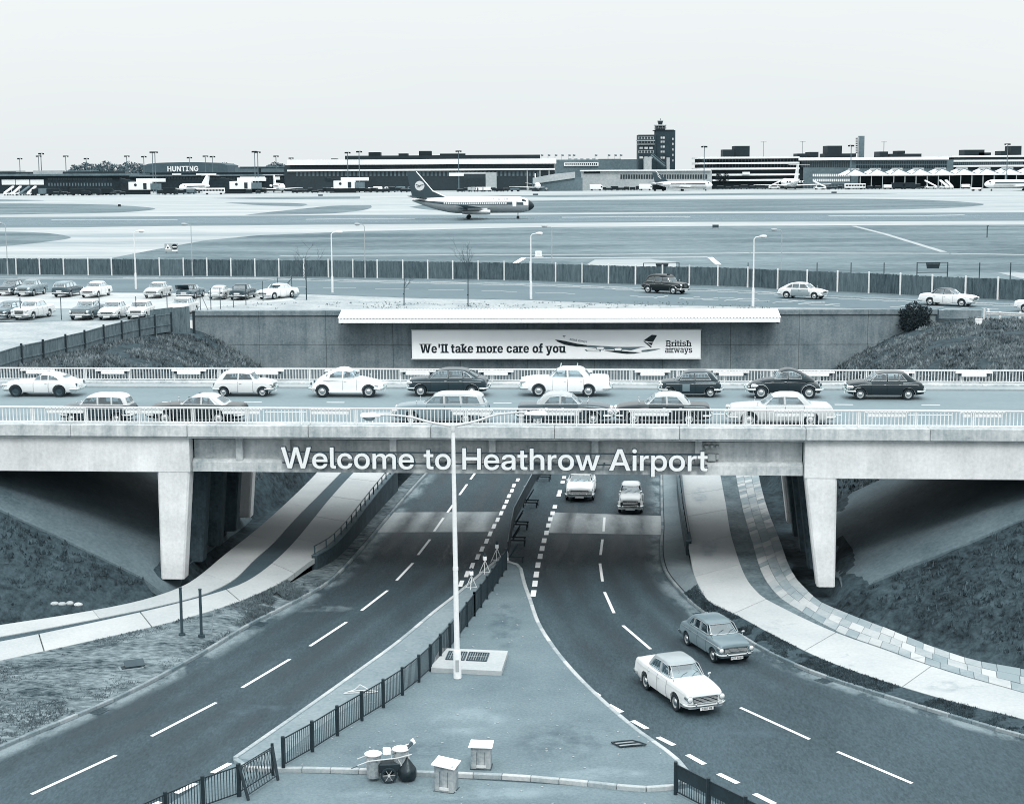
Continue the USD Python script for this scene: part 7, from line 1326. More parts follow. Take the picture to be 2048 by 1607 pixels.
def jet(p, rz, label, L=32.0, R=1.85, stripe=True, tail="t", rear=True, body=None, finm=None, span=14.0, finh=None):
    """airliner with rear engines, nose along +x"""
    t = thing("parked_airliner", label, "airplane", p, rz, "airliners parked on the far apron"); zc = R + 1.45; m = body or M_plane
    def pf(d): r = R * (1 - max(0, (4 - d) / 4) ** 2.1) ** .6 if d < 4 else R; u = max(0, (d - L * .68) / (L * .32)); return max(.06, r * (1 - .85 * u ** 1.5)), zc - .3 * max(0, (4 - d) / 4) ** 1.6 + R * .5 * u ** 1.6
    ds = np.r_[np.linspace(.03, 4, 10), np.linspace(5, L * .68, 6), np.linspace(L * .7, L, 9)]; part("fuselage", loft([ring_f(-d, *pf(d), 18) for d in ds]), m, t, smooth=True)
    for s in (-1, 1):
        def sk(d0, d1, a0, a1, o): return grid([[(-d, s * (pf(d)[0] + o) * math.cos(a), pf(d)[1] + (pf(d)[0] + o) * math.sin(a)) for a in np.radians(np.linspace(a0, a1, 4))] for d in np.linspace(d0, d1, 14)], s)
        if stripe: part("cheat_line", sk(2.4, L * .97, 0, 22, .02), M_blue, t, smooth=True)
        part("cockpit_window", sk(1.9, 3.0, 28, 50, .02), M_black, t); part("belly_skin", sk(1.5, L * .97, -88, -8, .015), M_metal, t, smooth=True)
        part("wing", foil((-L * .36, -L * .56, s * R * .6, zc - R * .7), (-L * .60, -L * .66, s * span, zc - R * .4)), M_plane, t)
        if tail == "t": part("tailplane", foil((-L * .97, -L * 1.05, s * .1, zc + (finh or 6.2) + .1), (-L * 1.05, -L * 1.10, s * 5.6, zc + (finh or 6.2)), .08), M_plane, t)
        else: part("tailplane", foil((-L * .88, -L * .97, s * .4, zc + .8), (-L * .97, -L * 1.03, s * 5.4, zc + 1.2), .08), M_plane, t)
        if rear:
            for k in (0, 1) if rear == 4 else (0,): e = part("engine", lathe([(.01, -2.2), (.45, -2.2), (.62, -.8), (.62, 1.6), (.5, 2.0), (.01, 1.9)], 14, "x", (-L * .80, s * (R + .75 + 1.35 * k), zc + .45)), M_plane, t, smooth=50); part("exhaust", cyl([-L * .80 - 2.25, s * (R + .75 + 1.35 * k), zc + .45], .42, .1, "x"), M_black, e)
        else: e = part("engine", lathe([(.01, -2), (.5, -2), (.7, 0), (.6, 2), (.01, 1.9)], 14, "x", (-L * .42, s * 5, zc - R - .1)), M_metal, t, smooth=50)
        wheel_set(t, -L * .52, s * 2.4, .5, zc - R * .8)
    wheel_set(t, -3.6, 0, .38, zc - R * .8, "nose_wheel")
    zt = zc + (finh or (6.2 if tail == "t" else 6.4)); part("tail_fin", vfoil([(-L * .76, zc + R * .9), (-L * .93, zt), (-L * 1.04, zt), (-L * .99, zc + R * .6)], .4), finm or M_plane, t); return t
def ground(px, py, back=0.0):
    """apron point seen at this pixel, kept in front of the buildings"""
    p = P(px, py, 0.03); lim = (890 if px < 256 else 925 if px < 660 else 905 if px < 890 else 868 if px < 1165 else 884 if px < 1421 else 905 if px < 1600 else 872) - back
    if p[1] > lim: x = Q(px, py, lim)[0]; p = np.array([x, lim, .03])
    return p
jet(ground(360, 387), -math.pi / 2 - .35, "white airliner parked nose out beside the first white jetty unit", L=30)
jet(ground(566, 386), -math.pi / 2 + .3, "white airliner with wide wings parked between the second and third jetty units", L=31)
jet(ground(1077, 381.5), -math.pi / 2 + .05, "small airliner seen nose on, right of the pale pier hall", L=28, R=1.6, tail="low", rear=False, span=15)
sp_ = jet(ground(1425, 381.5, 8), 0.06, "airliner with dark striped tail parked left of the car park building", L=31, finm=M_blue, tail="low", rear=True)
vc = jet(P(1590, 379.5, .03) + [0, 36, 0], math.pi / 2, "big four-engined airliner seen from behind in front of the car park building", L=44, R=2.3, rear=4, span=21, stripe=False, finh=9.6)
for s in (-.24, .24):
    for k in range(3): part("fin_stripe", trimesh.convex.convex_hull(np.array([[-27.6 - k * .5 + q[0], s + d, 6.4 + k * 1.2 + q[1]] for d in (-.02, .02) for q in ((0, 0), (.35, 0), (-1.4, 1.5), (-1.75, 1.5))])), M_plane, sp_)
jet(ground(1968, 382), math.pi, "airliner nose with a dark window stripe entering at the right edge", L=38, R=2.0, span=16)
jet(ground(2110, 381) + [0, 60, 0], math.pi - .5, "white tail of a further airliner at the far right edge", L=34, stripe=False)

# ---------------------------------------------------------------- airport buildings
M_brick = mat("dark_brick", .022, .045, s1=.2, s2=2, w=.5, rough=.95); M_dglass = mat("dark_glazing", .006, .025, s1=.15, s2=.9, w=.6, rough=.25, spec=.6); M_band = mat("white_cladding", .62, .74, s1=.1, s2=.8, rough=.7); M_shed = mat("dark_shed_cladding", .008, .035, s1=.1, s2=.8, rough=.9); M_pane2 = mat("pale_window", .30, .5, s1=.3, rough=.3, rnd=.5); M_plant = mat("roof_plant", .010, .022, s1=.2, rough=.9); M_mid = mat("mid_grey_cladding", .08, .17, s1=.1, s2=.8, rough=.9); M_lightw = mat("light_grey_cladding", .26, .42, s1=.1, s2=.8, rough=.8)
def yb(py, px=1000): return P(px, py, 0)[1]
def B(root, name, px0, px1, pyt, pyb, y, depth, m, proud=0.0):
    """box of a building front standing at depth y, bounded by what it covers from here"""
    a, b = Q(px0, (pyt + pyb) / 2, y - proud), Q(px1, (pyt + pyb) / 2, y - proud); xm = (px0 + px1) / 2; zt = Q(xm, pyt, y)[2]; zb = max(0.0, Q(xm, pyb, y)[2]) if pyb < 900 else 0.0
    return part(name, box(a[0], b[0], y - proud, y + depth, zb, zt), m, root)
GROUND = 999
def windows(root, parent_name, px0, px1, pyt, pyb, y, n, m, proud=.12, fill=.75, name="window"):
    w = (px1 - px0) / n
    for i in range(n): B(root, name, px0 + w * (i + .5 - fill / 2), px0 + w * (i + .5 + fill / 2), pyt, pyb, y, .05, m, proud)
# control tower
Y = 960; t_ = thing("control_tower", "dark brick control tower with a lower windowed wing and small glazed top", "control tower")
B(t_, "main_block", 1310, 1347.5, 260.5, GROUND, Y, 14, M_brick); B(t_, "side_wing", 1275, 1309.8, 269.5, GROUND, Y - 1, 13, M_brick); B(t_, "upper_ledge", 1309.5, 1348, 259.5, 261, Y - .4, 15, M_shed); B(t_, "balcony", 1272.5, 1310, 280.3, 282, Y - 2.6, 3, M_lightw); B(t_, "balcony", 1273.5, 1309.5, 288, 289.2, Y - 2.2, 3, M_lightw)
for yy, n in ((276, 5), (284.5, 5), (296, 3), (303.5, 5), (315, 3)): B(t_, "window_surround", 1277, 1307.5, yy - 2.6, yy + 2.6, Y - 1, .08, M_lightw if n == 5 else M_brick, .06); windows(t_, "", 1277.5, 1307, yy - 2, yy + 2, Y - 1, n, M_dglass if n == 5 else M_pane2, .16, .7)
for yy in (275.5, 283.5, 293.5, 303.5, 315.5): windows(t_, "", 1321, 1330, yy - 2, yy + 2, Y, 2, M_pane2, .16, .8)
for yy in (278, 288, 299, 310, 321): B(t_, "window", 1344.5, 1347, yy - 2, yy + 2, Y, .05, M_pane2, .12)
c_ = Q(1320.5, 255, Y + 6); r1_ = 3.6
def oct(r0, r1, z0, z1, m, name, n=8): part(name, lathe([(.01, z0), (r0, z0), (r1, z1), (.01, z1)], n, c=(c_[0], c_[1], 0)), m, t_)
zt_ = lambda py: Q(1320, py, Y + 6)[2]
oct(3.0, 3.0, zt_(262), zt_(257.5), M_shed, "cab_base"); oct(3.5, 3.9, zt_(257.5), zt_(256), M_lightw, "gallery"); oct(3.0, 3.5, zt_(256), zt_(251.5), M_dglass, "cab_glazing"); oct(3.9, 3.7, zt_(251.5), zt_(249.5), M_lightw, "cab_roof"); oct(1.3, 1.3, zt_(249.5), zt_(246), M_shed, "upper_drum"); oct(1.5, 1.7, zt_(246), zt_(242), M_dglass, "upper_cab"); oct(1.8, 1.6, zt_(242), zt_(240.8), M_lightw, "upper_roof"); part("mast", tube([[c_[0], c_[1], zt_(241)], [c_[0], c_[1], zt_(237)]], .2, 6), M_dark, t_)
for k in range(8): a = k * math.pi / 4 + .39; part("mullion", cbox([c_[0] + 3.3 * math.cos(a), c_[1] + 3.3 * math.sin(a), (zt_(256) + zt_(251.5)) / 2], [.16, .16, zt_(251.5) - zt_(256)]), M_lightw, t_)
B(t_, "annex", 1288, 1301, 314, GROUND, Y - 14, 10, M_lightw); a, b = Q(1302, 310, Y - 12), Q(1330, 333, Y - 12); part("sloping_stair", [tube([a, b], .6, 4), tube([a + [0, 0, 1.6], b + [0, 0, 1.6]], .15, 4)], M_mid, t_); B(t_, "chimney", 1331.5, 1337, 315, GROUND, Y - 14, 4, M_lightw)
# long white-banded terminal on the left
Y = 930; t_ = thing("terminal_building", "long terminal with two white bands and dark roof plant, behind the taxiing airliner", "terminal")
B(t_, "core", 577, 1110, 329, GROUND, Y, 40, M_dglass); B(t_, "roof_band", 574, 1112.5, 318.5, 328.8, Y - 2, 44, M_band); B(t_, "lower_band", 574, 1110, 338, 341.3, Y - 2, 6, M_band); B(t_, "upper_storey", 690, 1080, 310.5, 318.3, Y + 8, 25, M_plant)
windows(t_, "", 580, 1106, 329.6, 337.4, Y - .3, 88, M_shed, .1, .82); windows(t_, "", 590, 1080, 343, 352, Y - .2, 60, M_mid, .1, .5)
for q in ((737, 760, 304.5), (797, 815, 306.8), (838, 862, 302), (880, 930, 307), (574 + 88, 672, 317)): B(t_, "plant_room", q[0], q[1], q[2], 318.4, Y + 10, 12, M_plant)
for px in (1055, 1080, 1098): B(t_, "column", px, px + 2, 341.3, GROUND, Y - 1.6, .6, M_lightw)
# hall and low blocks between terminal and tower
Y = 1000; t_ = thing("link_building", "low pale building with roof vents between the terminal and the control tower", "building")
B(t_, "block", 1113, 1272, 319, GROUND, Y, 30, M_mid); B(t_, "white_front", 1128, 1197, 325, 332, Y - 1, 1, M_band); B(t_, "roof_block", 1198, 1242, 318, 322, Y + 4, 10, M_shed); windows(t_, "", 1130, 1195, 326.5, 330, Y - 1, 16, M_dglass, .12, .6)
for px in (1140, 1152, 1164, 1176, 1188): B(t_, "roof_vent", px - 3, px + 3, 316.5, 319, Y + 5, 5, M_lightw)
Y = 900; t_ = thing("pier_building", "long pale pier building with a window strip below the control tower", "building")
B(t_, "wall", 1165, 1420, 342, GROUND, Y, 18, M_lightw); B(t_, "roof_edge", 1163, 1422, 339.5, 342, Y - 1.5, 21, M_band); windows(t_, "", 1240, 1415, 349, 358, Y, 34, M_dglass, .1, .72); B(t_, "dark_recess", 1168, 1200, 341.8, 347, Y, .2, M_plant, .2)
Y = 880; t_ = thing("boarding_ramp", "curved pale boarding ramp and arched hall right of the airliner's tail", "building")
B(t_, "arched_hall", 974, 995, 345, GROUND, Y, 14, M_lightw); B(t_, "gallery", 898, 974, 345.5, 352, Y + 3, 8, M_band); B(t_, "gallery_window", 928, 973, 347.5, 356, Y + 2.5, 2, M_dglass); B(t_, "ramp_wall", 1066, 1165, 356, GROUND, Y, 10, M_mid)
a, b, c = Q(1066, 356, Y), Q(1110, 348, Y), Q(1150, 344, Y); part("sloping_gallery", trimesh.convex.convex_hull(np.array([q + [0, d, e] for q in (a, b, c) for d in (-1, 6) for e in (0, -3.2)])), M_lightw, t_); B(t_, "ramp_opening", 1085, 1148, 352, 357, Y - .2, 1, M_plant)
# car park building with open decks
Y = 925; t_ = thing("parking_decks", "open-sided building of white deck bands and dark gaps left of the saw-tooth canopy", "car park building")
B(t_, "core", 1402, 1598, 316, GROUND, Y + 1, 40, M_plant)
for py in (313.5, 324.5, 335.5, 347.5, 358.5): B(t_, "deck_band", 1400, 1599, py, py + 3.6, Y - 1, 42, M_band)
windows(t_, "", 1403, 1597, 317.6, 324, Y + .8, 30, M_mid, .05, .12, "deck_column"); windows(t_, "", 1403, 1597, 328.5, 335, Y + .8, 30, M_mid, .05, .12, "deck_column")
B(t_, "roof_plant", 1446, 1469, 299, 313.4, Y + 12, 10, M_plant); B(t_, "roof_plant", 1469.3, 1499.5, 292, 313.4, Y + 13, 12, M_plant); B(t_, "stair_head", 1485, 1500, 344, 349, Y - 2, 1, M_band)
# right-hand terminal
Y = 925; t_ = thing("terminal_building", "grey glazed terminal with a white roof edge behind the saw-tooth canopy", "terminal")
B(t_, "core", 1600, 1896, 320, GROUND, Y, 40, M_mid); B(t_, "roof_band", 1598, 1898, 314.5, 320, Y - 2, 44, M_band)
windows(t_, "", 1602, 1700, 322, 335, Y, 22, M_dglass, .1, .8); windows(t_, "", 1712, 1894, 322, 328, Y, 40, M_dglass, .1, .75); windows(t_, "", 1712, 1894, 330, 337, Y, 40, M_shed, .1, .8); windows(t_, "", 1625, 1700, 348, 353, Y, 18, M_band, .1, .7); windows(t_, "", 1625, 1700, 358, 363, Y, 18, M_band, .1, .7)
for q in ((1595, 1614, 307, 314.4), (1619, 1637, 304, 314.4), (1649, 1712, 307, 314.4), (1655, 1684, 291.5, 307), (1759, 1776, 303, 314.4), (1780, 1843, 307.5, 314.4), (1797, 1810, 301.5, 307.4)): B(t_, "roof_plant", q[0], q[1], q[2], q[3], Y + 8, 14, M_plant)
Y = 985; t_ = thing("lift_tower", "slim grey lift tower rising above the right-hand terminal roof", "tower"); B(t_, "shaft", 1710, 1720, 272, GROUND, Y, 4, M_mid); B(t_, "fin", 1707.5, 1709.8, 274, GROUND, Y + .5, 2, M_lightw)
for k in range(9): B(t_, "slot", 1711.5, 1715, 276 + k * 3.6, 278 + k * 3.6, Y, .1, M_plant, .1)
# saw-tooth canopy
Y = 885; t_ = thing("sawtooth_canopy", "white saw-tooth canopy of pointed gables along the right apron", "canopy")
pk = [1763, 1807, 1850, 1895, 1939, 1985, 2031, 2077]; xs_p = [Q(q, 345, Y)[0] for q in pk]; zE, zA = Q(1850, 350, Y)[2], Q(1850, 337.5, Y)[2]; hw_ = (xs_p[1] - xs_p[0]) / 2
for x in [xs_p[0] - 2 * hw_] + xs_p:
    part("gable", trimesh.convex.convex_hull(np.array([[x - hw_ + .1, Y + 6, zE + .3], [x + hw_ - .1, Y + 6, zE + .3], [x - hw_ + .1, Y + 30, zE + .3], [x + hw_ - .1, Y + 30, zE + .3], [x, Y + 12, zA], [x, Y + 26, zA]])), M_band, t_)
    part("ridge_vent", box(x - 2.4, x + 2.4, Y + 12, Y + 18, zA - .6, zA + .5), M_lightw, t_); part("valley", tube([[x - hw_, Y + 5.5, zE + .35], [x, Y + 11.5, zA + .05], [x + hw_, Y + 5.5, zE + .35]], .22, 4), M_mid, t_)
B(t_, "eave_band", 1705, 2110, 347.3, 350.6, Y, 8, M_band); B(t_, "back_wall", 1710, 2110, 350.6, GROUND, Y + 14, 2, M_plant)
for px in range(1712, 2100, 22): B(t_, "column", px, px + 1.4, 350.6, GROUND, Y + .5, .4, M_lightw)
Y = 950; t_ = thing("office_block", "banded office block at the right edge behind the canopy", "building")
B(t_, "core", 1906, 2100, 312, GROUND, Y, 30, M_shed)
for py in (310.5, 319.5, 330): B(t_, "floor_band", 1904, 2102, py, py + 3.6, Y - 1, 32, M_band)
for q in ((1929, 1969, 299.5, 310.4), (1958, 1982, 305, 310.4), (2002, 2016, 302, 310.4), (2022, 2043, 292, 310.4)): B(t_, "roof_plant", q[0], q[1], q[2], q[3], Y + 6, 12, M_plant)
windows(t_, "", 1908, 2046, 314.5, 319, Y, 36, M_dglass, .1, .8); windows(t_, "", 1908, 2046, 323.5, 329.5, Y, 36, M_mid, .1, .7)
# left pier
Y = 905; t_ = thing("pier_building", "long dark low pier building with white panels at the left edge", "building")
B(t_, "wall", -60, 255, 352, GROUND, Y, 20, M_shed); B(t_, "roof_edge", -62, 258, 348, 352, Y - 2, 24, M_mid); B(t_, "upper_gallery", -60, 250, 343.5, 347.8, Y + 6, 10, M_dglass); B(t_, "roof_light", 66, 125, 341, 347.8, Y + 5, 5, M_lightw)
for a, b in ((3.5, 30), (31.5, 58.5), (60.5, 87.5)): B(t_, "white_panel", a, b, 359.5, 369.5, Y, .3, M_band, .3)
windows(t_, "", 95, 225, 356, 360, Y, 26, M_dglass, .12, .8); windows(t_, "", 95, 225, 366, 372, Y, 22, M_mid, .12, .4)
Y = 960; t_ = thing("pier_building", "dark low pier with glazed roof line running behind the white jetty units", "building"); B(t_, "wall", 258, 690, 352, GROUND, Y, 16, M_shed); B(t_, "roof_edge", 256, 692, 349, 352, Y - 1.5, 19, M_mid); B(t_, "gallery", 300, 680, 344.5, 348.8, Y + 4, 8, M_plant); windows(t_, "", 270, 685, 354, 359, Y, 70, M_dglass, .1, .75)
for a, b in ((392, 432), (480, 530), (548, 560), (344, 362), (626, 640)): B(t_, "white_panel", a, b, 353.5 if a > 400 else 347, 359.5 if a > 400 else 350, Y - 2, .4, M_band, .2)
def jetty(px, py, label, s=1.0):
    Y = yb(py, px); t = thing("jetty_unit", label, "jetty", group="white boarding jetty units along the piers"); w = 43 * s
    B(t, "cabin", px, px + w, py - 25 * s, py - 9.5 * s, Y, 6, M_band); B(t, "undercarriage", px - 1, px + w * 1.2, py - 9.4 * s, GROUND, Y + .6, 5, M_plant); B(t, "tunnel", px + w + .2, px + w * 1.45, py - 22 * s, py - 10 * s, Y + 1, 4, M_mid); B(t, "gallery", px + w * .35, px + w * 1.65, py - 32 * s, py - 25.2 * s, Y + 7, 4, M_band)
    c = Q(px + w * .32, py - 19 * s, Y - .1); part("round_window", cyl([c[0], Y - .06, c[2]], .75 * s, .1, "y", 14), M_black, t); B(t, "door", px + w * .68, px + w * .84, py - 22.5 * s, py - 10.5 * s, Y, .1, M_black, .1)
    a, b = Q(px - 18 * s, py - 33 * s, Y + 9), Q(px + w * .3, py - 26 * s, Y + 9); part("sloping_link", trimesh.convex.convex_hull(np.array([q + [0, d, e] for q in (a, b) for d in (0, 3) for e in (0, -2.4)])), M_shed, t); return t
jetty(257, 389, "first white jetty unit from the left, beside the dark pier"); jetty(459, 387.5, "second white jetty unit, right of the white coach"); jetty(667, 386, "third white jetty unit, left of the airliner's tail", .98); jetty(872, 379.5, "white jetty unit just right of the airliner's dark tail", 1.0)
# hangar with big lettering
Y = 1500; t_ = thing("hangar", "far grey hangar with big white HUNTING letters on its front", "hangar"); M_hang = mat("hangar_cladding", .06, .10, s1=.05, s2=.4, rough=.9)
a, b = Q(285, 335, Y), Q(455, 335, Y); zt = Q(370, 324.5, Y)[2]; ze = Q(370, 331, Y)[2]; xs2 = np.linspace(a[0], b[0], 15); u = np.linspace(-1, 1, 15); zr = ze + (zt - ze) * np.sqrt(np.clip(1 - np.abs(u) ** 2.6, 0, 1))
part("shell", trimesh.convex.convex_hull(np.array([[x, Y + d, z] for d in (0, 60) for x, z in list(zip(xs2, zr)) + [(a[0], 0), (b[0], 0)]])), M_hang, t_)
tm, ad = text_shapes("HUNTING", font(800, 14, 120)); A, Bq = Q(334, 343, Y - 1), Q(397, 343, Y - 1); H0 = Q(334, 332.5, Y)[2] - Q(334, 343, Y)[2]; k = (Bq[0] - A[0]) / ad; kz = H0 / glyph("H", font(800, 14, 120)).bounds[3]
for chh, g in tm: q = prism(affinity.scale(g, k, kz, origin=(0, 0)), 0, .4); v = np.array(q.vertices); part("letter", trimesh.Trimesh(np.column_stack([A[0] + v[:, 0], Y - .5 - v[:, 2], A[2] + v[:, 1]]), q.faces), M_band, t_)
B(t_, "door_leaf", 300, 360, 345, GROUND, Y, .3, M_shed, .3); B(t_, "door_leaf", 362, 440, 345, GROUND, Y, .3, M_mid, .3)
# scattered far sheds
for q, l in (((-40, 32, 342, 352, 1200, M_lightw), "pale far shed at the left edge of the horizon"), ((134, 180, 341, 350, 1150, M_lightw), "small pale far shed with a flat roof near the horizon trees"), ((480, 576, 333, 345, 1400, M_mid), "grey far shed right of the hangar"), ((180, 290, 348, 352, 1250, M_lightw), "long low pale shed below the far trees")):
    t_ = thing("far_shed", l, "shed"); B(t_, "wall", q[0], q[1], q[2] + 1.5, GROUND, q[4], 20, q[5]); B(t_, "roof", q[0] - 1, q[1] + 1, q[2], q[2] + 1.4, q[4] - 1, 22, M_mid); B(t_, "door", (q[0] + q[1]) / 2 - 3, (q[0] + q[1]) / 2 + 3, q[2] + 4, GROUND, q[4], .2, M_shed, .2)
# floodlight masts
def mast(px, pyt, y, label, heads=3):
    p = Q(px, 360, y); p[2] = 0; h = Q(px, pyt, y)[2]; t = thing("floodlight_mast", label, "light mast", p, 0, "floodlight masts over the far apron"); part("pole", tube([[0, 0, 0], [0, 0, h]], [.32, .2], 7), M_mid, t); part("head_ring", cyl([0, 0, h + .1], 1.3, .3, n=8), M_plant, t)
    for k in range(heads): a = k * 2 * math.pi / heads + .5; part("lamp", rbox([1.35 * math.cos(a), 1.35 * math.sin(a), h - .2], [.9, .9, .8], .1, a), M_plant, t)
    return t
for px, pyt, y, l in [(41, 317, 1050, "short mast at the left edge"), (79, 312, 960, "left of a close pair of masts at the left"), (84, 307, 930, "taller right one of the close pair at the left"), (133, 312, 980, "mast over the dark left pier"), (174, 317, 1050, "small mast before the far trees"), (255, 312, 980, "mast left of the hangar"), (289, 313, 1000, "mast at the hangar's left end"), (306.5, 304, 900, "left twin of the tall pair before the hangar"), (311.5, 304, 900, "right twin of the tall pair before the hangar"), (380, 315, 1050, "mast above the hangar letters"), (412, 312, 980, "mast right of the hangar letters"), (426, 313, 1000, "mast at the hangar's right shoulder"), (510.5, 303, 900, "left twin of the tall pair right of the hangar"), (516.5, 304, 900, "right twin of the tall pair right of the hangar"), (553, 312, 980, "mast left of the banded terminal"), (583, 316, 1060, "short mast at the terminal's left corner"), (696, 305, 920, "mast in front of the terminal's left part"), (719, 303, 915, "mast behind the airliner's tail, left"), (917.5, 302, 905, "mast in front of the terminal's middle"), (1408, 293, 890, "mast in front of the open decks' left end"), (1701, 291, 895, "mast in front of the right terminal"), (2013, 288, 880, "mast at the right edge")]: mast(px, pyt, y, "floodlight mast: " + l)
for px, pyt in ((1526, 283), (1604, 282.5), (1766, 283)):
    p = Q(px, 360, 1020); p[2] = 0; h = Q(px, pyt, 1020)[2]; t_ = thing("thin_mast", {1526: "thin mast behind the open-decked building's middle", 1604: "thin mast where the decks meet the right terminal", 1766: "thin mast behind the right terminal's roof plant"}[px], "mast", p, 0, "thin masts behind the right terminals"); part("pole", tube([[0, 0, 0], [0, 0, h]], .16, 6), M_mid, t_); part("cross_arm", tube([[-1.8, 0, h - .4], [1.8, 0, h - .4]], .12, 5), M_mid, t_)
for i, px in enumerate((1082, 1096, 1110, 1123, 1137, 1146, 1190, 1216, 1229, 1240)):
    p = Q(px, 330, 1005); p[2] = 0; h = Q(px, 308.5, 1005)[2]; t_ = thing("flagpole", ORD[i] + " thin flagpole with a small flag from the left, between terminal and tower", "flagpole", p, 0, "flagpoles on the low building"); part("pole", tube([[0, 0, 0], [0, 0, h]], .09, 5), M_mid, t_); part("flag", trimesh.convex.convex_hull(np.array([[.1, 0, h - .1], [1.5, .2, h - .3], [1.4, .25, h - 1.2], [.1, 0, h - 1.1], [.8, -.1, h - .5]])), M_mid, t_)
# ground vehicles on the apron
def apron(kind, px, py, rz, label, m=None, s=1.0):
    p = ground(px, py); t = thing({"van": "apron_van", "coach": "coach", "tanker": "tanker_truck", "stairs": "stair_truck", "tug": "aircraft_tug", "lorry": "apron_lorry"}[kind], label, {"van": "van", "coach": "coach", "tanker": "truck", "stairs": "truck", "tug": "tug", "lorry": "truck"}[kind], p, rz, "vehicles on the far apron"); m = m or M_band
    L, W, H = {"van": (4.6, 2, 2.2), "coach": (11, 2.5, 3), "tanker": (9, 2.5, 3), "stairs": (6.5, 2.2, 1.5), "tug": (5.2, 2.4, 1.5), "lorry": (7, 2.4, 3.2)}[kind]; L, W, H = L * s, W * s, H * s
    for x in (-L * .32, L * .32): part("wheels", [cyl([x, q * (W / 2 - .15), .45 * s], .45 * s, .3, "y", 12) for q in (-1, 1)], M_tyre, t)
    if kind == "tanker": part("tank", lathe([(.01, -L * .3), (.9 * s, -L * .3), (1.1 * s, -L * .26), (1.1 * s, L * .22), (.9 * s, L * .26), (.01, L * .26)], 14, "x", (-L * .12, 0, 1.75 * s)), m, t, smooth=40)
    elif kind == "stairs":
        part("chassis", rbox([0, 0, .9], [L, W, .7], .1), m, t); part("stair_flight", trimesh.convex.convex_hull(np.array([[-L * .5, y, z] for y in (-.7, .7) for z in (1.2, 1.7)] + [[L * .55, y, z] for y in (-.7, .7) for z in (4.2, 4.8)])), m, t); part("support", tube([[L * .3, 0, 1.2], [L * .4, 0, 4.2]], .2, 5), m, t)
    else: part("body", rbox([-L * .05 if kind != "coach" else 0, 0, .5 + H / 2], [L * (.9 if kind != "coach" else 1), W, H - .5], .15), m, t)
    if kind != "coach": part("cab", rbox([L * .40, 0, .4 + H * .36], [L * .22, W * .96, H * .75], .2), m, t); part("windscreen", cbox([L * .515, 0, .4 + H * .52], [.04, W * .8, H * .28]), M_black, t)
    else:
        for k in range(7): part("window", cbox([-L * .42 + k * L * .14, 0, H * .72], [L * .115, W * 1.02, H * .3]), M_dglass, t)
    part("side_window", cbox([L * .42, 0, .4 + H * .52], [L * .1, W * 1.0, H * .26]), M_black, t); return t
rr = [("coach", 428, 389, .05, "white coach between the first and second jetty units", None), ("lorry", 340, 389.5, 0.1, "dark lorry just right of the first jetty unit", M_plant), ("van", 382, 388, .1, "small grey van beside the dark lorry", M_mid), ("stairs", 18, 391, 1.2, "white stair truck nearest the left edge", None), ("stairs", 34, 391, 1.3, "white stair truck second from the left edge", None), ("stairs", 50, 391, 1.2, "grey stair truck in the middle of the stair row", M_mid), ("stairs", 64, 391, 1.3, "white stair truck at the right end of the row", None), ("lorry", 78, 391, -.2, "dark container truck beside the stair trucks", M_plant), ("lorry", 92, 391, 0, "dark container truck with a pale side", M_mid), ("lorry", 108, 391, .1, "dark container truck under the white pier panels", M_plant), ("lorry", 156, 391, 0, "dark truck standing alone by the dark pier", M_plant), ("van", 172, 391, .1, "dark van by the dark pier", M_plant), ("lorry", 188, 390.5, 0, "dark box truck at the pier's right half", M_plant), ("lorry", 214, 390, 0, "dark long truck near the pier's right end", M_plant), ("van", 670, 383.5, .1, "white van left of the third jetty unit", None), ("tanker", 760, 383.5, 0, "pale tanker truck right of the third jetty unit", None), ("tanker", 806, 383, .1, "grey tanker beside the airliner's fin", M_mid), ("van", 745, 384, .1, "white low van near the pale tanker", None), ("van", 960, 378, .05, "white van in front of the arched hall", None), ("van", 975, 378, .05, "second white van in front of the arched hall", None), ("van", 944, 378.5, 0, "small pale van left of the arched hall vans", M_lightw), ("tug", 1000, 381, 0, "dark tug right of the arched hall", M_plant), ("tug", 1030, 380, .2, "grey tug by the nose-on airliner", M_mid), ("lorry", 1192, 374, 0, "white box truck below the pale pier building", None), ("lorry", 1291, 381, 0, "white fuel lorry left of the striped-tail airliner", None), ("lorry", 1318, 382, 0.1, "dark lorry beside the white fuel lorry", M_plant), ("stairs", 1548, 377, .1, "white stair truck under the big airliner's left wing", None), ("stairs", 1640, 377, 2.6, "white stairs under the big airliner's right wing", None), ("coach", 1710, 370, 0, "white coach at the canopy's left end", None), ("van", 1776, 370, 0, "white van under the saw-tooth canopy", None), ("stairs", 1862, 374, 2.4, "white stair truck standing before the canopy", None), ("stairs", 1888, 374, 1.9, "white stairs leaning in a row before the canopy, left", None), ("stairs", 1898, 374, 1.8, "white stairs leaning in a row before the canopy, right", None), ("van", 1932, 371, 0, "white van in the dark opening of the canopy", None), ("tug", 1953, 382, 0, "white tug in front of the airliner nose at the right edge", None), ("lorry", 1796, 372, 0, "dark truck under the middle of the canopy", M_plant), ("lorry", 1818, 372, 0, "second dark truck under the canopy", M_plant)]
for k, px, py, rz, l, m in rr: apron(k, px, py, rz, l, m)
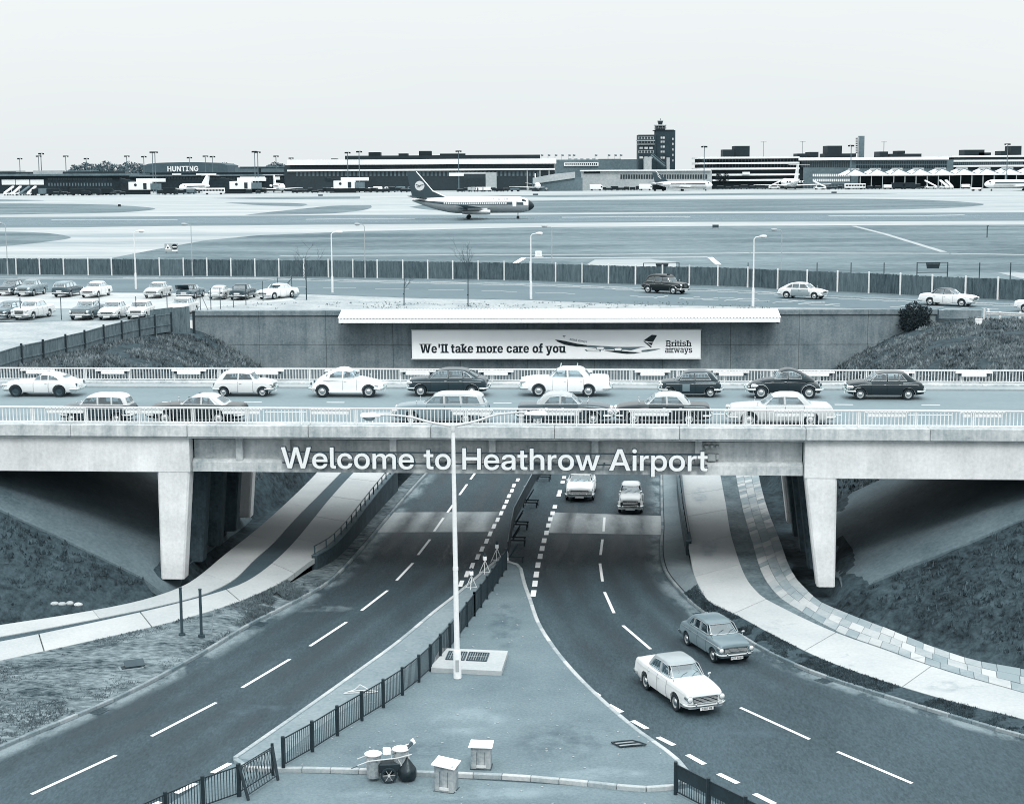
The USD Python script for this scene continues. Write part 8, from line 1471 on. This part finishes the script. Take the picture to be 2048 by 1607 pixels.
# ---------------------------------------------------------------- trees on the horizon
M_far = mat("far_foliage", .06, .13, s1=.06, s2=.5, w=.5, rough=.95)  # leaf colour lightened to stand in for distant haze
def far_tree(px, py, y, w, h, seed, label):
    r2 = np.random.default_rng(seed); p = Q(px, py, y); p[2] = 0; t = thing("far_tree", label, "tree", p, 0, "trees on the far left horizon"); part("trunk", tube([[0, 0, 0], [.2, 0, h * .45]], [.6, .35], 6), M_plant, t); n = 520
    d = r2.normal(size=(n, 3)); d /= np.linalg.norm(d, axis=1, keepdims=True); c = d * (.45 + .55 * r2.random(n)[:, None] ** .4) * [w / 2, w / 2.4, h * .42] * (.75 + .6 * meshkit.fbm(d * 1.8 + seed, 3, seed)[:, None]) + [0, 0, h * .56]; part("crown", leaves(c, .85 + .7 * r2.random(n), r2), M_far, t); return t
names = ["rounded", "broad", "low spreading", "tall", "ragged", "flat-topped", "leaning", "narrow", "bushy", "domed", "thin-crowned", "squat"]
for i, px in enumerate([150, 172, 186, 198, 212, 226, 244, 258, 272, 284, 448, 462, 538, 552, 562, 690, 698]):
    far_tree(px, 340, 1550 + 40 * (i % 4) if px < 600 else 1300, 13 + 5 * ((i * 7) % 3), (Q(px, 330 - 3.5 * ((i * 5) % 3), 1550)[2]), 40 + i, f"{names[i % 12]} haze-coloured tree on the horizon" + (" left of the hangar" if px < 290 else " just right of the hangar" if px < 470 else " left of the banded terminal" if px < 600 else " on the terminal's roof line"))
for k, (x0, x1, y, hmin, hmax, n) in enumerate([(-900, -150, 2300, 4, 15, 4200), (-150, 900, 2600, 4, 13, 4200)]):
    r2 = np.random.default_rng(60 + k); x = r2.uniform(x0, x1, n); hh = hmin + (hmax - hmin) * meshkit.fbm(np.column_stack([x * .012, x * 0, x * 0]), 4, 5 + k); c = np.column_stack([x, y + r2.uniform(-25, 25, n), r2.random(n) ** .8 * hh]); solo("distant_treeline", leaves(c, 2.2 + 1.6 * r2.random(n), r2), M_far, "low haze-coloured line of trees and rooftops on the horizon", "treeline", kind="stuff")
# baggage trolleys and small equipment in the rows along the piers
tr0 = None; r_ = np.random.default_rng(77)
for px in list(np.r_[np.arange(112, 250, 9.5), np.arange(322, 400, 13), np.arange(498, 530, 9), np.arange(590, 664, 10), np.arange(700, 830, 12), np.arange(920, 1020, 13), np.arange(1205, 1285, 12), np.arange(1440, 1540, 16), np.arange(1650, 1760, 15), np.arange(1826, 1850, 8)]):
    base_ = 391.5 - (px / 2048) * 19 + r_.uniform(-.6, 1.0); p = ground(px, base_)
    if tr0 is None:
        tr0 = thing("baggage_trolley", "dark loaded baggage trolley standing in the equipment rows along the piers", "trolley", p, .1, "baggage trolleys along the piers"); part("load", rbox([0, 0, 1.15], [3.0, 1.6, 1.3], .12), M_plant, tr0); part("deck", rbox([0, 0, .42], [3.4, 1.7, .16], .03), M_mid, tr0); part("wheels", [cyl([x, y, .2], .2, .16, "y", 10) for x in (-1.1, 1.1) for y in (-.7, .7)], M_tyre, tr0); part("drawbar", tube([[1.6, 0, .35], [2.6, 0, .3]], .06, 5), M_dark, tr0); part("cover", rbox([.1, 0, 1.84], [2.6, 1.5, .06], .02), M_lightw, tr0)
    else: copy_of(tr0, p, r_.uniform(-.4, .4), "dark loaded baggage trolley " + next(t for a, t in ((250, "in the row before the dark left pier"), (410, "between the first jetty unit and the coach"), (540, "between the second jetty unit and the wide-winged airliner"), (665, "left of the third jetty unit"), (840, "between the third jetty unit and the airliner tail"), (1030, "in front of the arched hall"), (1300, "below the pale pier building"), (1560, "below the open decks"), (1770, "at the canopy's left end"), (3000, "under the saw-tooth canopy")) if px < a), scale=[r_.uniform(.8, 1.5), 1, r_.uniform(.7, 1.5)])
t_ = thing("airside_fence", "low dark picket fence along the apron below the open decks and grey terminal", "fence")
Yf = 915; a, b = Q(1424, 372, Yf), Q(1702, 372, Yf)
for z in (.4, 2.0): part("rail", tube([[a[0], Yf, z], [b[0], Yf, z]], .07, 4), M_plant, t_)
for x in np.arange(a[0], b[0], .8): part("picket", box(x, x + .28, Yf - .05, Yf + .05, 0, 2.4), M_plant, t_)
for i, px in enumerate((1418, 1437, 1444, 1452)):
    r2 = np.random.default_rng(90 + i); p = Q(px, 360, 908); p[2] = 0; h = 8 + i % 2 * 1.5; t_ = thing("small_tree", ("left", "second", "third", "right")[i] + " of four small dark trees at the left end of the open decks", "tree", p); part("trunk", tube([[0, 0, 0], [.1, 0, h * .6]], [.2, .1], 6), M_plant, t_); d = r2.normal(size=(260, 3)); d /= np.linalg.norm(d, axis=1, keepdims=True); part("crown", leaves(d * (.5 + .5 * r2.random((260, 1)) ** .5) * [2.0, 2.0, h * .3] + [0, 0, h * .66], .3 + .25 * r2.random(260), r2), M_bush, t_)
